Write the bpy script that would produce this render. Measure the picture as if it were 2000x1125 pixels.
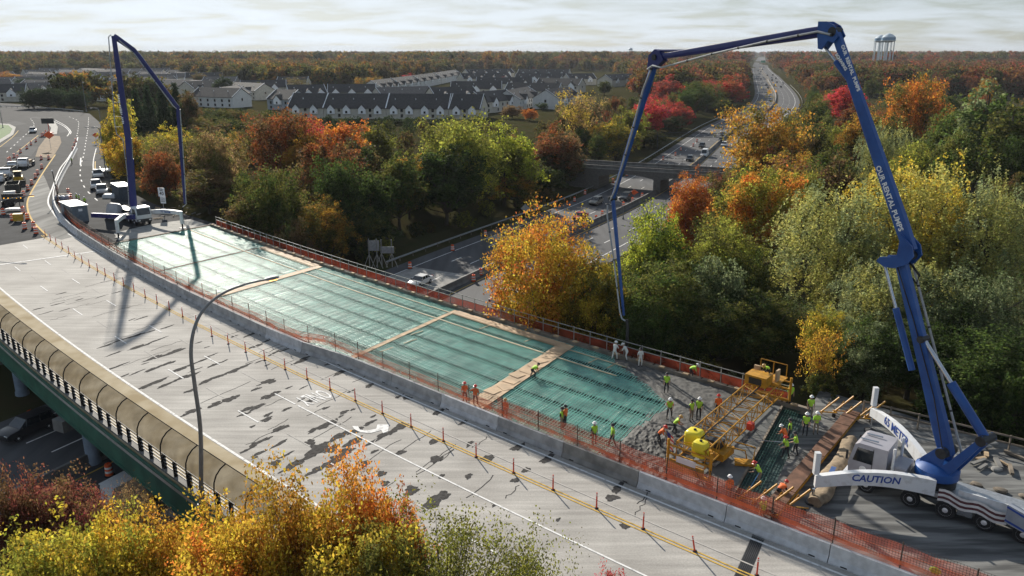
import bpy, bmesh, math, random
import numpy as np
from mathutils import Vector, Matrix

sc = bpy.context.scene
for _o in list(bpy.data.objects):
    bpy.data.objects.remove(_o)
random.seed(7)
NR = np.random.default_rng(11)

# ------------------------------------------------------------------ camera
F = 1550.0; HOR = 100.0; PCX = 1000.0; PCY = 562.5; CAMH = 27.0
PITCH = math.atan((PCY - HOR) / F)
cp, sp = math.cos(PITCH), math.sin(PITCH)
cam = bpy.data.cameras.new('camera')
cam.sensor_width = 36.0
cam.lens = F / 2000.0 * 36.0
cam.clip_start = 0.5
cam.clip_end = 30000.0
camo = bpy.data.objects.new('camera', cam)
sc.collection.objects.link(camo)
camo.location = (0, 0, CAMH)
camo.rotation_euler = (math.pi / 2 - PITCH, 0, 0)
sc.camera = camo

# ------------------------------------------------------------------ sky and sun
SUN_EL = math.radians(25.0)
SUN_AZ = math.radians(-22.4)          # bearing from +Y, clockwise positive
world = bpy.data.worlds.new('World')
sc.world = world
world.use_nodes = True
wn, wl = world.node_tree.nodes, world.node_tree.links
wn.clear()
w_out = wn.new('ShaderNodeOutputWorld')
w_bg = wn.new('ShaderNodeBackground')
w_bg.inputs['Strength'].default_value = 0.13
w_sky = wn.new('ShaderNodeTexSky')
w_sky.sky_type = 'NISHITA'
w_sky.sun_disc = False
w_sky.sun_elevation = SUN_EL
w_sky.sun_rotation = SUN_AZ
w_sky.altitude = 30
w_sky.air_density = 1.0
w_sky.dust_density = 0.7
w_sky.ozone_density = 1.2
# thin autumn cloud: the sky's own light, greyed and slightly brightened where cloud noise is dense
w_tc = wn.new('ShaderNodeTexCoord')
w_sep = wn.new('ShaderNodeSeparateXYZ')
wl.new(w_tc.outputs['Generated'], w_sep.inputs[0])
w_add = wn.new('ShaderNodeMath'); w_add.operation = 'ADD'; w_add.inputs[1].default_value = 0.12
w_abs = wn.new('ShaderNodeMath'); w_abs.operation = 'ABSOLUTE'
wl.new(w_sep.outputs['Z'], w_abs.inputs[0]); wl.new(w_abs.outputs[0], w_add.inputs[0])
w_dx = wn.new('ShaderNodeMath'); w_dx.operation = 'DIVIDE'
w_dy = wn.new('ShaderNodeMath'); w_dy.operation = 'DIVIDE'
wl.new(w_sep.outputs['X'], w_dx.inputs[0]); wl.new(w_add.outputs[0], w_dx.inputs[1])
wl.new(w_sep.outputs['Y'], w_dy.inputs[0]); wl.new(w_add.outputs[0], w_dy.inputs[1])
w_com = wn.new('ShaderNodeCombineXYZ')
wl.new(w_dx.outputs[0], w_com.inputs[0]); wl.new(w_dy.outputs[0], w_com.inputs[1])
w_map = wn.new('ShaderNodeMapping')
w_map.inputs['Scale'].default_value = (0.75, 1.0, 1.0)
w_map.inputs['Rotation'].default_value = (0, 0, math.radians(14))
wl.new(w_com.outputs[0], w_map.inputs['Vector'])
w_no = wn.new('ShaderNodeTexNoise')
w_no.inputs['Scale'].default_value = 1.9
w_no.inputs['Detail'].default_value = 9.0
w_no.inputs['Roughness'].default_value = 0.58
w_no.inputs['Distortion'].default_value = 0.35
wl.new(w_map.outputs[0], w_no.inputs['Vector'])
w_ra = wn.new('ShaderNodeValToRGB')
w_ra.color_ramp.elements[0].position = 0.40
w_ra.color_ramp.elements[0].color = (0, 0, 0, 1)
w_ra.color_ramp.elements[1].position = 0.62
w_ra.color_ramp.elements[1].color = (1, 1, 1, 1)
wl.new(w_no.outputs['Fac'], w_ra.inputs[0])
w_h1 = wn.new('ShaderNodeHueSaturation')      # thin veil
w_h1.inputs['Saturation'].default_value = 0.85
w_h1.inputs['Value'].default_value = 0.72
wl.new(w_sky.outputs[0], w_h1.inputs['Color'])
w_h2 = wn.new('ShaderNodeHueSaturation')      # lit cloud
w_h2.inputs['Saturation'].default_value = 0.3
w_h2.inputs['Value'].default_value = 1.45
wl.new(w_sky.outputs[0], w_h2.inputs['Color'])
w_warm = wn.new('ShaderNodeMix'); w_warm.data_type = 'RGBA'; w_warm.blend_type = 'MULTIPLY'
w_warm.inputs[0].default_value = 1.0
w_warm.inputs[7].default_value = (0.955, 0.995, 1.045, 1)
wl.new(w_h2.outputs[0], w_warm.inputs[6])
w_mix = wn.new('ShaderNodeMix'); w_mix.data_type = 'RGBA'
wl.new(w_ra.outputs[0], w_mix.inputs[0])
wl.new(w_h1.outputs[0], w_mix.inputs[6])
wl.new(w_warm.outputs[2], w_mix.inputs[7])
# thin high cloud evens out the range between the sun side and the far side
w_k = wn.new('ShaderNodeVectorMath'); w_k.operation = 'SCALE'; w_k.inputs['Scale'].default_value = 1 / 5.5
w_k1 = wn.new('ShaderNodeVectorMath'); w_k1.operation = 'ADD'; w_k1.inputs[1].default_value = (1, 1, 1)
w_dv = wn.new('ShaderNodeVectorMath'); w_dv.operation = 'DIVIDE'
wl.new(w_mix.outputs[2], w_k.inputs[0]); wl.new(w_k.outputs[0], w_k1.inputs[0])
wl.new(w_mix.outputs[2], w_dv.inputs[0]); wl.new(w_k1.outputs[0], w_dv.inputs[1])
w_tint = wn.new('ShaderNodeVectorMath'); w_tint.operation = 'MULTIPLY'; w_tint.inputs[1].default_value = (0.87, 0.95, 1.03)
wl.new(w_dv.outputs[0], w_tint.inputs[0]); wl.new(w_tint.outputs[0], w_bg.inputs['Color'])
wl.new(w_bg.outputs[0], w_out.inputs[0])

sun = bpy.data.lights.new('sun', 'SUN')
sun.energy = 4.2
sun.angle = math.radians(0.7)
sun.color = (1.0, 0.93, 0.82)
suno = bpy.data.objects.new('sun', sun)
sc.collection.objects.link(suno)
SUNV = Vector((math.sin(SUN_AZ) * math.cos(SUN_EL), math.cos(SUN_AZ) * math.cos(SUN_EL), math.sin(SUN_EL)))
suno.rotation_euler = SUNV.to_track_quat('Z', 'Y').to_euler()
suno.location = (0, 0, 200)

sc.view_settings.view_transform = 'Standard'
sc.view_settings.look = 'None'
sc.view_settings.exposure = 0.75
sc.view_settings.gamma = 1.0
sc.view_settings.use_curve_mapping = False
sc.render.resolution_x = 1024
sc.render.resolution_y = 576
sc.cycles.max_bounces = 6
sc.cycles.diffuse_bounces = 3
sc.cycles.glossy_bounces = 3
sc.cycles.transmission_bounces = 4
sc.cycles.transparent_max_bounces = 12
sc.cycles.caustics_reflective = False
sc.cycles.caustics_refractive = False

# ------------------------------------------------------------------ pixel -> place
def P(x, y, z=0.0):
    dx = (x - PCX) / F; du = -(y - PCY) / F
    fy = cp + du * sp; fz = -sp + du * cp
    t = (z - CAMH) / fz
    return Vector((dx * t, fy * t, z))
def PD(x, y, Y):
    dx = (x - PCX) / F; du = -(y - PCY) / F
    fy = cp + du * sp; fz = -sp + du * cp
    t = Y / fy
    return Vector((dx * t, Y, CAMH + fz * t))
def PV(x, y, T, d):          # on the vertical plane through T along d
    dx = (x - PCX) / F; du = -(y - PCY) / F
    r = Vector((dx, cp + du * sp, -sp + du * cp))
    n = Vector((d[1], -d[0]))
    t = (n[0] * T[0] + n[1] * T[1]) / (n[0] * r[0] + n[1] * r[1])
    return r * t + Vector((0, 0, CAMH))
# bridge coordinates: s along the carriageway (to the right), v across it (away from the camera)
_O = P(1003, 924)
def hd(s): return math.radians(131.2 - 0.07 * s)
_S = {0: (_O[0], _O[1])}
_x, _y = _O[0], _O[1]
for _i in range(1, 260):
    _h = hd(_i - .5); _x += math.sin(_h); _y += math.cos(_h); _S[_i] = (_x, _y)
_x, _y = _O[0], _O[1]
for _i in range(1, 260):
    _h = hd(-_i + .5); _x -= math.sin(_h); _y -= math.cos(_h); _S[-_i] = (_x, _y)
def BR(s, v, z=0.0):
    i = math.floor(s); f = s - i
    a, b = _S[i], _S[i + 1]; h = hd(s)
    return Vector((a[0] * (1 - f) + b[0] * f - math.cos(h) * v, a[1] * (1 - f) + b[1] * f + math.sin(h) * v, z))
def BW(w, v, z=0.0): return BR(w - 0.198 * v, v, z)      # w = const is a line along the skew
def w2sv(x, y):
    s = 0.0
    for _ in range(40):
        c = BR(s, 0); h = hd(s)
        ds = (x - c[0]) * math.sin(h) + (y - c[1]) * math.cos(h); s += ds * .9
        s = max(-255, min(255, s))
        if abs(ds) < 1e-4: break
    c = BR(s, 0); h = hd(s)
    return s, -(x - c[0]) * math.cos(h) + (y - c[1]) * math.sin(h)
def SV(px, py, z=0.0):
    p = P(px, py, z); return w2sv(p[0], p[1])
def brot(s): return math.pi / 2 - hd(s)                  # z-rotation whose local x runs along the bridge
# ------------------------------------------------------------------ helpers
COL = sc.collection
def V(*a): return Vector(a)
class MB:
    """collects shapes, then builds ONE mesh object"""
    def __init__(s): s.v = []; s.f = []; s.m = []
    def add(s, vs, fs, mi=0):
        o = len(s.v); s.v.extend([tuple(p) for p in vs])
        for f in fs: s.f.append(tuple(i + o for i in f)); s.m.append(mi)
        return s
    def poly(s, pts, mi=0): return s.add(pts, [tuple(range(len(pts)))], mi)
    def box(s, c, size, rz=0.0, mi=0, R=None):
        hx, hy, hz = size[0] / 2, size[1] / 2, size[2] / 2
        c = Vector(c)
        if R is None: R = Matrix.Rotation(rz, 3, 'Z')
        vs = [c + R @ Vector((x, y, z)) for x in (-hx, hx) for y in (-hy, hy) for z in (-hz, hz)]
        return s.add(vs, [(0, 1, 3, 2), (4, 6, 7, 5), (0, 4, 5, 1), (2, 3, 7, 6), (0, 2, 6, 4), (1, 5, 7, 3)], mi)
    def beam(s, a, b, w, h, mi=0, up=(0, 0, 1)):
        a, b = Vector(a), Vector(b); d = (b - a)
        if d.length < 1e-6: return s
        dn = d.normalized(); up = Vector(up)
        if abs(dn.dot(up)) > .995: up = Vector((1, 0, 0))
        x = dn.cross(up).normalized(); u = x.cross(dn)
        R = Matrix((x, dn, u)).transposed()
        return s.box((a + b) / 2, (w, d.length, h), mi=mi, R=R)
    def tube(s, pts, r, n=8, mi=0, cap=True):
        pts = [Vector(p) for p in pts]
        rs = r if isinstance(r, (list, tuple)) else [r] * len(pts)
        o = len(s.v); ref = None
        for i, p in enumerate(pts):
            d = (pts[min(i + 1, len(pts) - 1)] - pts[max(i - 1, 0)]).normalized()
            if ref is None: ref = Vector((0, 0, 1)) if abs(d.z) < .9 else Vector((1, 0, 0))
            x = d.cross(ref)
            if x.length < 1e-5: x = d.cross(Vector((.3, .8, .1)))
            x.normalize(); y = d.cross(x)
            for k in range(n):
                a = 2 * math.pi * k / n
                s.v.append(tuple(p + (x * math.cos(a) + y * math.sin(a)) * rs[i]))
        for i in range(len(pts) - 1):
            for k in range(n):
                s.f.append((o + i * n + k, o + i * n + (k + 1) % n, o + (i + 1) * n + (k + 1) % n, o + (i + 1) * n + k)); s.m.append(mi)
        if cap:
            s.f.append(tuple(o + k for k in range(n - 1, -1, -1))); s.m.append(mi)
            e = o + (len(pts) - 1) * n
            s.f.append(tuple(e + k for k in range(n))); s.m.append(mi)
        return s
    def lathe(s, prof, c=(0, 0, 0), n=12, mi=0):
        c = Vector(c); o = len(s.v)
        for (r, z) in prof:
            for k in range(n):
                a = 2 * math.pi * k / n
                s.v.append(tuple(c + Vector((r * math.cos(a), r * math.sin(a), z))))
        for i in range(len(prof) - 1):
            for k in range(n):
                s.f.append((o + i * n + k, o + i * n + (k + 1) % n, o + (i + 1) * n + (k + 1) % n, o + (i + 1) * n + k)); s.m.append(mi)
        s.f.append(tuple(o + k for k in range(n - 1, -1, -1))); s.m.append(mi)
        e = o + (len(prof) - 1) * n
        s.f.append(tuple(e + k for k in range(n))); s.m.append(mi)
        return s
    def extr(s, pts, vec, mi=0):          # closed prism from a planar outline
        n = len(pts); vec = Vector(vec)
        a = [Vector(p) for p in pts]; b = [p + vec for p in a]
        fs = [tuple(range(n - 1, -1, -1)), tuple(range(n, 2 * n))]
        fs += [(i, (i + 1) % n, n + (i + 1) % n, n + i) for i in range(n)]
        return s.add(a + b, fs, mi)
    def strip(s, A, B, mi=0):             # quads between two polylines
        n = len(A)
        return s.add(list(A) + list(B), [(i, i + 1, n + i + 1, n + i) for i in range(n - 1)], mi)
    def loft(s, rings, mi=0, cap=True):
        n = len(rings[0]); o = len(s.v)
        for r in rings: s.v.extend([tuple(p) for p in r])
        for i in range(len(rings) - 1):
            for k in range(n):
                s.f.append((o + i * n + k, o + i * n + (k + 1) % n, o + (i + 1) * n + (k + 1) % n, o + (i + 1) * n + k)); s.m.append(mi)
        if cap:
            s.f.append(tuple(o + k for k in range(n - 1, -1, -1))); s.m.append(mi)
            e = o + (len(rings) - 1) * n
            s.f.append(tuple(e + k for k in range(n))); s.m.append(mi)
        return s
    def mesh(s, name, mats, smooth=False, bevel=None):
        me = bpy.data.meshes.new(name)
        me.from_pydata(s.v, [], s.f)
        mats = mats if isinstance(mats, (list, tuple)) else [mats]
        for m in mats: me.materials.append(m)
        if len(mats) > 1: me.polygons.foreach_set('material_index', s.m)
        bm = bmesh.new(); bm.from_mesh(me)
        bmesh.ops.recalc_face_normals(bm, faces=bm.faces)
        bm.to_mesh(me); bm.free()
        if smooth:
            me.polygons.foreach_set('use_smooth', [True] * len(me.polygons))
            me.set_sharp_from_angle(angle=math.radians(40))
        me.update()
        return me
    def build(s, name, mats, parent=None, smooth=False):
        o = bpy.data.objects.new(name, s.mesh(name, mats, smooth))
        COL.objects.link(o)
        if parent is not None: o.parent = parent
        return o
def obj(name, me, parent=None):
    o = bpy.data.objects.new(name, me); COL.objects.link(o)
    if parent is not None: o.parent = parent
    return o
def tag(o, label=None, cat=None, group=None, kind=None):
    if label: o['label'] = label
    if cat: o['category'] = cat
    if group: o['group'] = group
    if kind: o['kind'] = kind
    return o
def thing(name, label, cat, loc=(0, 0, 0), rz=0.0, group=None):
    o = bpy.data.objects.new(name, None); COL.objects.link(o)
    o.empty_display_size = .3
    o.location = loc; o.rotation_euler = (0, 0, rz)
    return tag(o, label, cat, group)
def kids(o): return [c for c in bpy.data.objects if c.parent == o]
CH = {}
def dup(root, loc, rz=0.0, label=None, group=None, scale=None, mats=None):
    """copy of a thing with copies of its parts and sub-parts"""
    if root.name not in CH: CH[root.name] = [(c, kids(c)) for c in kids(root)]
    r = root.copy(); COL.objects.link(r)
    r.location = loc; r.rotation_euler = (0, 0, rz)
    if scale is not None: r.scale = scale if not isinstance(scale, (int, float)) else (scale,) * 3
    if label: r['label'] = label
    if group: r['group'] = group
    for c, gs in CH[root.name]:
        k = c.copy(); COL.objects.link(k); k.parent = r
        if mats: swap(k, mats)
        for g in gs:
            q = g.copy(); COL.objects.link(q); q.parent = k
            if mats: swap(q, mats)
    return r
def swap(o, mats):                       # object-level material override
    for i, sl in enumerate(o.material_slots):
        if sl.material and sl.material.name in mats:
            m = mats[sl.material.name]
            sl.link = 'OBJECT'; sl.material = m
def drop(root):
    for c in kids(root):
        for g in kids(c): bpy.data.objects.remove(g)
        bpy.data.objects.remove(c)
    bpy.data.objects.remove(root)

# ------------------------------------------------------------------ materials
def lin(c):
    return tuple((x / 12.92 if x <= .04045 else ((x + .055) / 1.055) ** 2.4) for x in c)
MATS = {}
def M(name, col, rough=.6, metal=0.0, var=.12, scale=2.0, bump=0.0, bscale=None, col2=None, spec=.4, world=False, detail=6.0, alpha=1.0, ramp=(.35, .65), stretch=None, emit=None):
    if name in MATS: return MATS[name]
    m = bpy.data.materials.new(name); m.use_nodes = True
    n, l = m.node_tree.nodes, m.node_tree.links
    b = n['Principled BSDF']
    b.inputs['Roughness'].default_value = rough
    b.inputs['Metallic'].default_value = metal
    b.inputs['Specular IOR Level'].default_value = spec
    if world:
        g = n.new('ShaderNodeNewGeometry'); src = g.outputs['Position']
    else:
        g = n.new('ShaderNodeTexCoord'); src = g.outputs['Object']
    if stretch:
        mp = n.new('ShaderNodeMapping'); mp.inputs['Scale'].default_value = stretch[:3]
        if len(stretch) > 3: mp.inputs['Rotation'].default_value = (0, 0, stretch[3])
        l.new(src, mp.inputs['Vector']); src = mp.outputs[0]
    no = n.new('ShaderNodeTexNoise'); no.inputs['Scale'].default_value = scale; no.inputs['Detail'].default_value = detail
    l.new(src, no.inputs['Vector'])
    ra = n.new('ShaderNodeValToRGB'); e = ra.color_ramp.elements
    c2 = col2 if col2 else tuple(min(1, x * (1 + var)) for x in col)
    c1 = col if col2 else tuple(x * (1 - var) for x in col)
    e[0].position = ramp[0]; e[1].position = ramp[1]
    e[0].color = (*c1, 1); e[1].color = (*c2, 1)
    l.new(no.outputs['Fac'], ra.inputs[0]); l.new(ra.outputs[0], b.inputs['Base Color'])
    if bump:
        nb = n.new('ShaderNodeTexNoise'); nb.inputs['Scale'].default_value = bscale or scale * 4; nb.inputs['Detail'].default_value = 8
        l.new(src, nb.inputs['Vector'])
        bp = n.new('ShaderNodeBump'); bp.inputs['Strength'].default_value = min(1, bump); bp.inputs['Distance'].default_value = .05
        l.new(nb.outputs['Fac'], bp.inputs['Height']); l.new(bp.outputs[0], b.inputs['Normal'])
    if alpha < 1:
        b.inputs['Alpha'].default_value = alpha
    if emit:
        b.inputs['Emission Color'].default_value = (*emit[0], 1); b.inputs['Emission Strength'].default_value = emit[1]
    MATS[name] = m
    return m
def net_mat(name, col, dens, holes=True):
    """woven plastic netting: threads with real gaps between them"""
    m = bpy.data.materials.new(name); m.use_nodes = True
    n, l = m.node_tree.nodes, m.node_tree.links; n.clear()
    out = n.new('ShaderNodeOutputMaterial')
    df = n.new('ShaderNodeBsdfDiffuse'); tr = n.new('ShaderNodeBsdfTranslucent')
    g = n.new('ShaderNodeNewGeometry')
    no = n.new('ShaderNodeTexNoise'); no.inputs['Scale'].default_value = .9; no.inputs['Detail'].default_value = 5
    l.new(g.outputs['Position'], no.inputs['Vector'])
    ra = n.new('ShaderNodeValToRGB'); e = ra.color_ramp.elements
    e[0].position = .3; e[1].position = .7
    e[0].color = (*[c * .7 for c in col], 1); e[1].color = (*[min(1, c * 1.2) for c in col], 1)
    l.new(no.outputs['Fac'], ra.inputs[0])
    l.new(ra.outputs[0], df.inputs[0]); l.new(ra.outputs[0], tr.inputs[0])
    m1 = n.new('ShaderNodeMixShader'); m1.inputs[0].default_value = .45
    l.new(df.outputs[0], m1.inputs[1]); l.new(tr.outputs[0], m1.inputs[2])
    tp = n.new('ShaderNodeBsdfTransparent')
    m2 = n.new('ShaderNodeMixShader')
    mr = n.new('ShaderNodeMapRange'); mr.inputs[1].default_value = .3; mr.inputs[2].default_value = .7
    mr.inputs[3].default_value = max(0, dens - .12); mr.inputs[4].default_value = min(1, dens + .12)
    l.new(no.outputs['Fac'], mr.inputs[0]); l.new(mr.outputs[0], m2.inputs[0])
    l.new(tp.outputs[0], m2.inputs[1]); l.new(m1.outputs[0], m2.inputs[2])
    l.new(m2.outputs[0], out.inputs[0])
    MATS[name] = m
    return m

def catmull(pts, n=8):
    pts = [Vector(p) for p in pts]; out = []
    for i in range(len(pts) - 1):
        p0 = pts[max(i - 1, 0)]; p1 = pts[i]; p2 = pts[i + 1]; p3 = pts[min(i + 2, len(pts) - 1)]
        for k in range(n):
            t = k / n
            out.append(.5 * ((2 * p1) + (p2 - p0) * t + (2 * p0 - 5 * p1 + 4 * p2 - p3) * t * t + (3 * p1 - p0 - 3 * p2 + p3) * t ** 3))
    out.append(pts[-1])
    return out
def offset(pl, d):                        # offset a polyline sideways in plan (right positive)
    out = []
    for i, p in enumerate(pl):
        t = (pl[min(i + 1, len(pl) - 1)] - pl[max(i - 1, 0)]); t.z = 0; t.normalize()
        out.append(p + Vector((t.y, -t.x, 0)) * d)
    return out
def resample(pl, step):
    out = [pl[0].copy()]; acc = 0
    for a, b in zip(pl, pl[1:]):
        L = (b - a).length
        while acc + L >= step:
            t = (step - acc) / L; a = a + (b - a) * t; L = (b - a).length; acc = 0
            out.append(a.copy())
        acc += L
    return out
FONT = bpy.data.fonts.load('<builtin>') if False else None
def text_mesh(name, txt, size, mat, parent, M4, depth=.01, align='CENTER', bold=0.0, shear=0.0):
    """raised lettering converted to a mesh, placed with matrix M4 (local to the parent)"""
    cu = bpy.data.curves.new(name, 'FONT'); cu.body = txt; cu.size = size; cu.extrude = depth
    cu.align_x = align; cu.align_y = 'CENTER'; cu.offset = bold; cu.shear = shear
    cu.resolution_u = 2
    to = bpy.data.objects.new(name + '_curve', cu); COL.objects.link(to)
    dg = bpy.context.evaluated_depsgraph_get()
    me = bpy.data.meshes.new_from_object(to.evaluated_get(dg))
    bpy.data.objects.remove(to); bpy.data.curves.remove(cu)
    me.name = name; me.materials.clear(); me.materials.append(mat)
    me.transform(M4)
    return obj(name, me, parent)
def frame(o, x, y):                       # matrix with local X along x and Y along y, at o
    x = Vector(x).normalized(); z = x.cross(Vector(y)).normalized(); y = z.cross(x)
    m = Matrix((x, y, z)).transposed().to_4x4(); m.translation = Vector(o)
    return m
# ------------------------------------------------------------------ highway line and ground
HWC = [V(-75, -14.5, -7), V(-8.5, 114.6, -7), V(40.2, 206.4, -7), V(97.8, 355, -6.6),
       P(1515, 197, -4.5), P(1498.6, 153.6, -2.2), P(1485, 129.5, -1.5), P(1487, 112, -1.0)]
HWC = [V(-120, -101.9, -7)] + HWC
HW = catmull(HWC, 24)
_hn = np.array([(p.x, p.y, p.z) for p in HW])
def hw_d(x, y):
    """signed distance from the median (right positive) and road level there, arrays"""
    x = np.atleast_1d(x).astype(float); y = np.atleast_1d(y).astype(float)
    best = np.full(x.shape, 1e9); sgn = np.zeros(x.shape); zz = np.full(x.shape, -7.0)
    for a, b in zip(_hn[:-1], _hn[1:]):
        dx, dy = b[0] - a[0], b[1] - a[1]; L2 = dx * dx + dy * dy
        t = np.clip(((x - a[0]) * dx + (y - a[1]) * dy) / L2, 0, 1)
        ex, ey = x - a[0] - t * dx, y - a[1] - t * dy
        d = np.hypot(ex, ey)
        k = d < best
        best = np.where(k, d, best)
        sgn = np.where(k, np.sign(ex * dy - ey * dx), sgn)
        zz = np.where(k, a[2] + t * (b[2] - a[2]), zz)
    return best * sgn, zz
GZ = -1.3
def ground_z(x, y):
    d, zr = hw_d(x, y)
    t = np.clip((np.abs(d) - 18) / 38, 0, 1); t = t * t * (3 - 2 * t)
    return zr - .08 + (GZ - (zr - .08)) * t
def gz(x, y): return float(ground_z(x, y)[0])
def axis(lo, hi, step, far_lo, far_hi, g=1.22):
    a = list(np.arange(lo, hi + .1, step)); s = step
    while a[-1] < far_hi: s *= g; a.append(a[-1] + s)
    s = step
    while a[0] > far_lo: s *= g; a.insert(0, a[0] - s)
    return a
gx = axis(-170, 260, 5, -9000, 9000); gy = axis(-110, 620, 5, -900, 12000)
XX, YY = np.meshgrid(gx, gy)
ZZ = ground_z(XX.ravel(), YY.ravel())
ZZ = ZZ + NR.normal(0, .06, ZZ.shape) * (np.abs(hw_d(XX.ravel(), YY.ravel())[0]) > 22)
nx = len(gx)
me = bpy.data.meshes.new('ground')
me.from_pydata(list(zip(XX.ravel().tolist(), YY.ravel().tolist(), ZZ.tolist())), [],
               [(j * nx + i, j * nx + i + 1, (j + 1) * nx + i + 1, (j + 1) * nx + i) for j in range(len(gy) - 1) for i in range(nx - 1)])
me.materials.append(M('leaf_litter_soil', (.055, .045, .022), .9, var=.5, scale=.25, col2=(.042, .046, .018), bump=.6, bscale=1.5, world=True, spec=.0))
tag(obj('ground', me), kind='structure')

m_asph = M('highway_asphalt', (.085, .085, .088), .8, var=.2, scale=.6, world=True, bump=.15, bscale=12, spec=.2, stretch=(1, .12, 1, math.radians(27)))
m_asph2 = M('approach_asphalt', (.05, .0515, .054), .9, var=.2, scale=.35, world=True, bump=.15, bscale=10, spec=.05)
m_white = M('road_paint_white', (.64, .63, .61), .8, spec=.1, var=.25, scale=3, world=True, ramp=(.3, .5))
m_yellow = M('road_paint_yellow', (.46, .30, .07), .8, spec=.1, var=.3, scale=3, world=True, ramp=(.3, .5))
m_conc = M('weathered_concrete', (.30, .29, .27), .85, spec=.12, var=.18, scale=1.2, bump=.25, bscale=14, world=True)
m_concd = M('dark_concrete', (.16, .155, .145), .8, var=.25, scale=.8, bump=.2, bscale=8, world=True)
m_conc_l = M('pale_concrete', (.36, .35, .32), .85, spec=.1, var=.18, scale=1.0, bump=.2, bscale=10, world=True)
m_slab = M('pale_asphalt', (.08, .081, .084), .9, var=.15, scale=.5, world=True, spec=.05)
m_grass = M('mown_grass', (.07, .14, .025), .9, var=.4, scale=1.5, bump=.5, bscale=20, world=True)
m_dirt = M('bare_dirt', (.20, .14, .08), .95, var=.3, scale=.8, bump=.5, bscale=6, world=True)
m_galv = M('galvanised_steel', (.42, .43, .44), .42, metal=.7, var=.15, scale=5)
m_dark = M('dark_steel', (.035, .036, .038), .5, metal=.3, var=.2, scale=4)
m_rubber = M('black_rubber', (.018, .018, .019), .8, var=.3, scale=8)
m_glass = M('dark_glass', (.012, .016, .02), .06, var=.1, scale=1, spec=.7)
m_wood = M('timber_planks', (.42, .30, .18), .8, var=.25, scale=1.4, world=True, bump=.2, bscale=20)
m_woodd = M('weathered_timber', (.20, .165, .125), .85, var=.3, scale=1.4, world=True, bump=.2, bscale=20)

hw = tag(MB().strip(offset(HW, -15), offset(HW, 15)).build('highway', m_asph), kind='structure')
def up(pl, z): return [p + V(0, 0, z) for p in pl]
near = [p for p in HW if p.y < 1600]
for nm, d0, mt in (('edge_line', -12.2, m_white), ('edge_line', 12.2, m_white), ('median_line', -1.35, m_yellow), ('median_line', 1.35, m_yellow)):
    MB().strip(up(offset(near, d0 - .09), .015), up(offset(near, d0 + .09), .015)).build(nm, mt, hw)
dash = MB()
for d0 in (-8.6, -5.0, 5.0, 8.6):
    pl = resample(offset([p for p in HW if p.y < 900], d0), 3.05)
    for i in range(0, len(pl) - 1, 4):
        t = (pl[i + 1] - pl[i]).normalized(); n_ = V(t.y, -t.x, 0) * .09
        dash.poly([pl[i] - n_ + V(0, 0, .016), pl[i + 1] - n_ + V(0, 0, .016), pl[i + 1] + n_ + V(0, 0, .016), pl[i] + n_ + V(0, 0, .016)])
tag(dash.build('lane_dashes', m_white, hw), kind='stuff')
# pale concrete repair slabs in the left carriageway
for (a, b, u0, u1) in ((-12.0, -1.6, 112, 121), (-8.6, -1.6, 146, 152), (-12, -5, 140, 144), (-8.6, -5.0, 158, 163)):
    pl = [p for p in resample(HW, 1.0) if u0 <= p.y <= u1]
    MB().strip(up(offset(pl, a), .008), up(offset(pl, b), .008)).build('concrete_repair_slab', m_conc, hw)
# median barrier in cast lengths
root = thing('median_barrier', 'long dark concrete median barrier dividing the sunken highway', 'barrier', (0, 0, 0))
pl = resample([p for p in HW if -40 < p.y < 900], 6.0)
prof = [(-.38, 0), (-.38, .08), (-.2, .33), (-.14, 1.05), (.14, 1.05), (.2, .33), (.38, .08), (.38, 0)]
for a, b in zip(pl, pl[1:]):
    t = (b - a).normalized(); n_ = V(t.y, -t.x, 0)
    MB().loft([[p + n_ * x + V(0, 0, z) for x, z in prof] for p in (a + t * .03, b - t * .03)]).build('barrier_section', m_concd, root)
# guard rails of the highway
def guardrail(pl, label, group=None, h=.75):
    root = thing('guard_rail', label, 'guard rail', (0, 0, 0), group=group)
    prof = [(-.04, -.16), (.03, -.12), (.03, -.05), (-.03, 0), (.03, .05), (.03, .12), (-.04, .16)]
    rings = []
    for i, p in enumerate(pl):
        t = (pl[min(i + 1, len(pl) - 1)] - pl[max(i - 1, 0)]).normalized(); n_ = V(t.y, -t.x, 0)
        rings.append([p + n_ * x + V(0, 0, h - .16 + z) for x, z in prof])
    MB().loft(rings).build('beam', m_galv, root)
    for p in resample(pl, 3.8)[:300]:
        MB().box(p + V(0, 0, h / 2 - .3), (.14, .14, h + .3)).build('post', m_woodd, root)
    return root
glf = offset([p for p in HW if 118 < p.y < 420], -16.6)
guardrail(resample(glf, 4), 'steel guard rail along the wooded side of the highway between both bridges', None)
guardrail(resample(offset([p for p in HW if 330 < p.y < 760], 16.4), 6), 'pale steel guard rail on the outer bend of the highway beyond the big golden tree')

# ------------------------------------------------------------------ left approach: raised road land
def PX(pts, z=0.0): return [P(x, y, z) for x, y in pts]
apx = [(420, 437), (380, 424), (300, 398), (236, 366), (214, 340), (200, 300), (196, 270), (196, 240), (175, 222), (60, 205), (0, 201), (-220, 199), (-420, 330)]
ap = [BW(-99.5, 4.9 - k * 5, 0) for k in range(9)][::-1] + [BW(-99.5, 4.9, 0), BW(-86.5, 4.9, 0)] + [BW(-86.5, v, 0) for v in (9, 14, 18, 22.6)] + PX(apx, 0)
mb = MB(); mb.poly(ap); lo = [p + V(0, 0, -3) for p in ap]
n_ = len(ap)
mb.add(ap + lo, [(i, (i + 1) % n_, n_ + (i + 1) % n_, n_ + i) for i in range(n_)])
appr = tag(mb.build('approach_road', m_asph2), kind='structure')
def sheet(pts, mat, z, name, parent=None):
    return MB().poly(PX(pts, z)).build(name, mat, parent)
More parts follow.
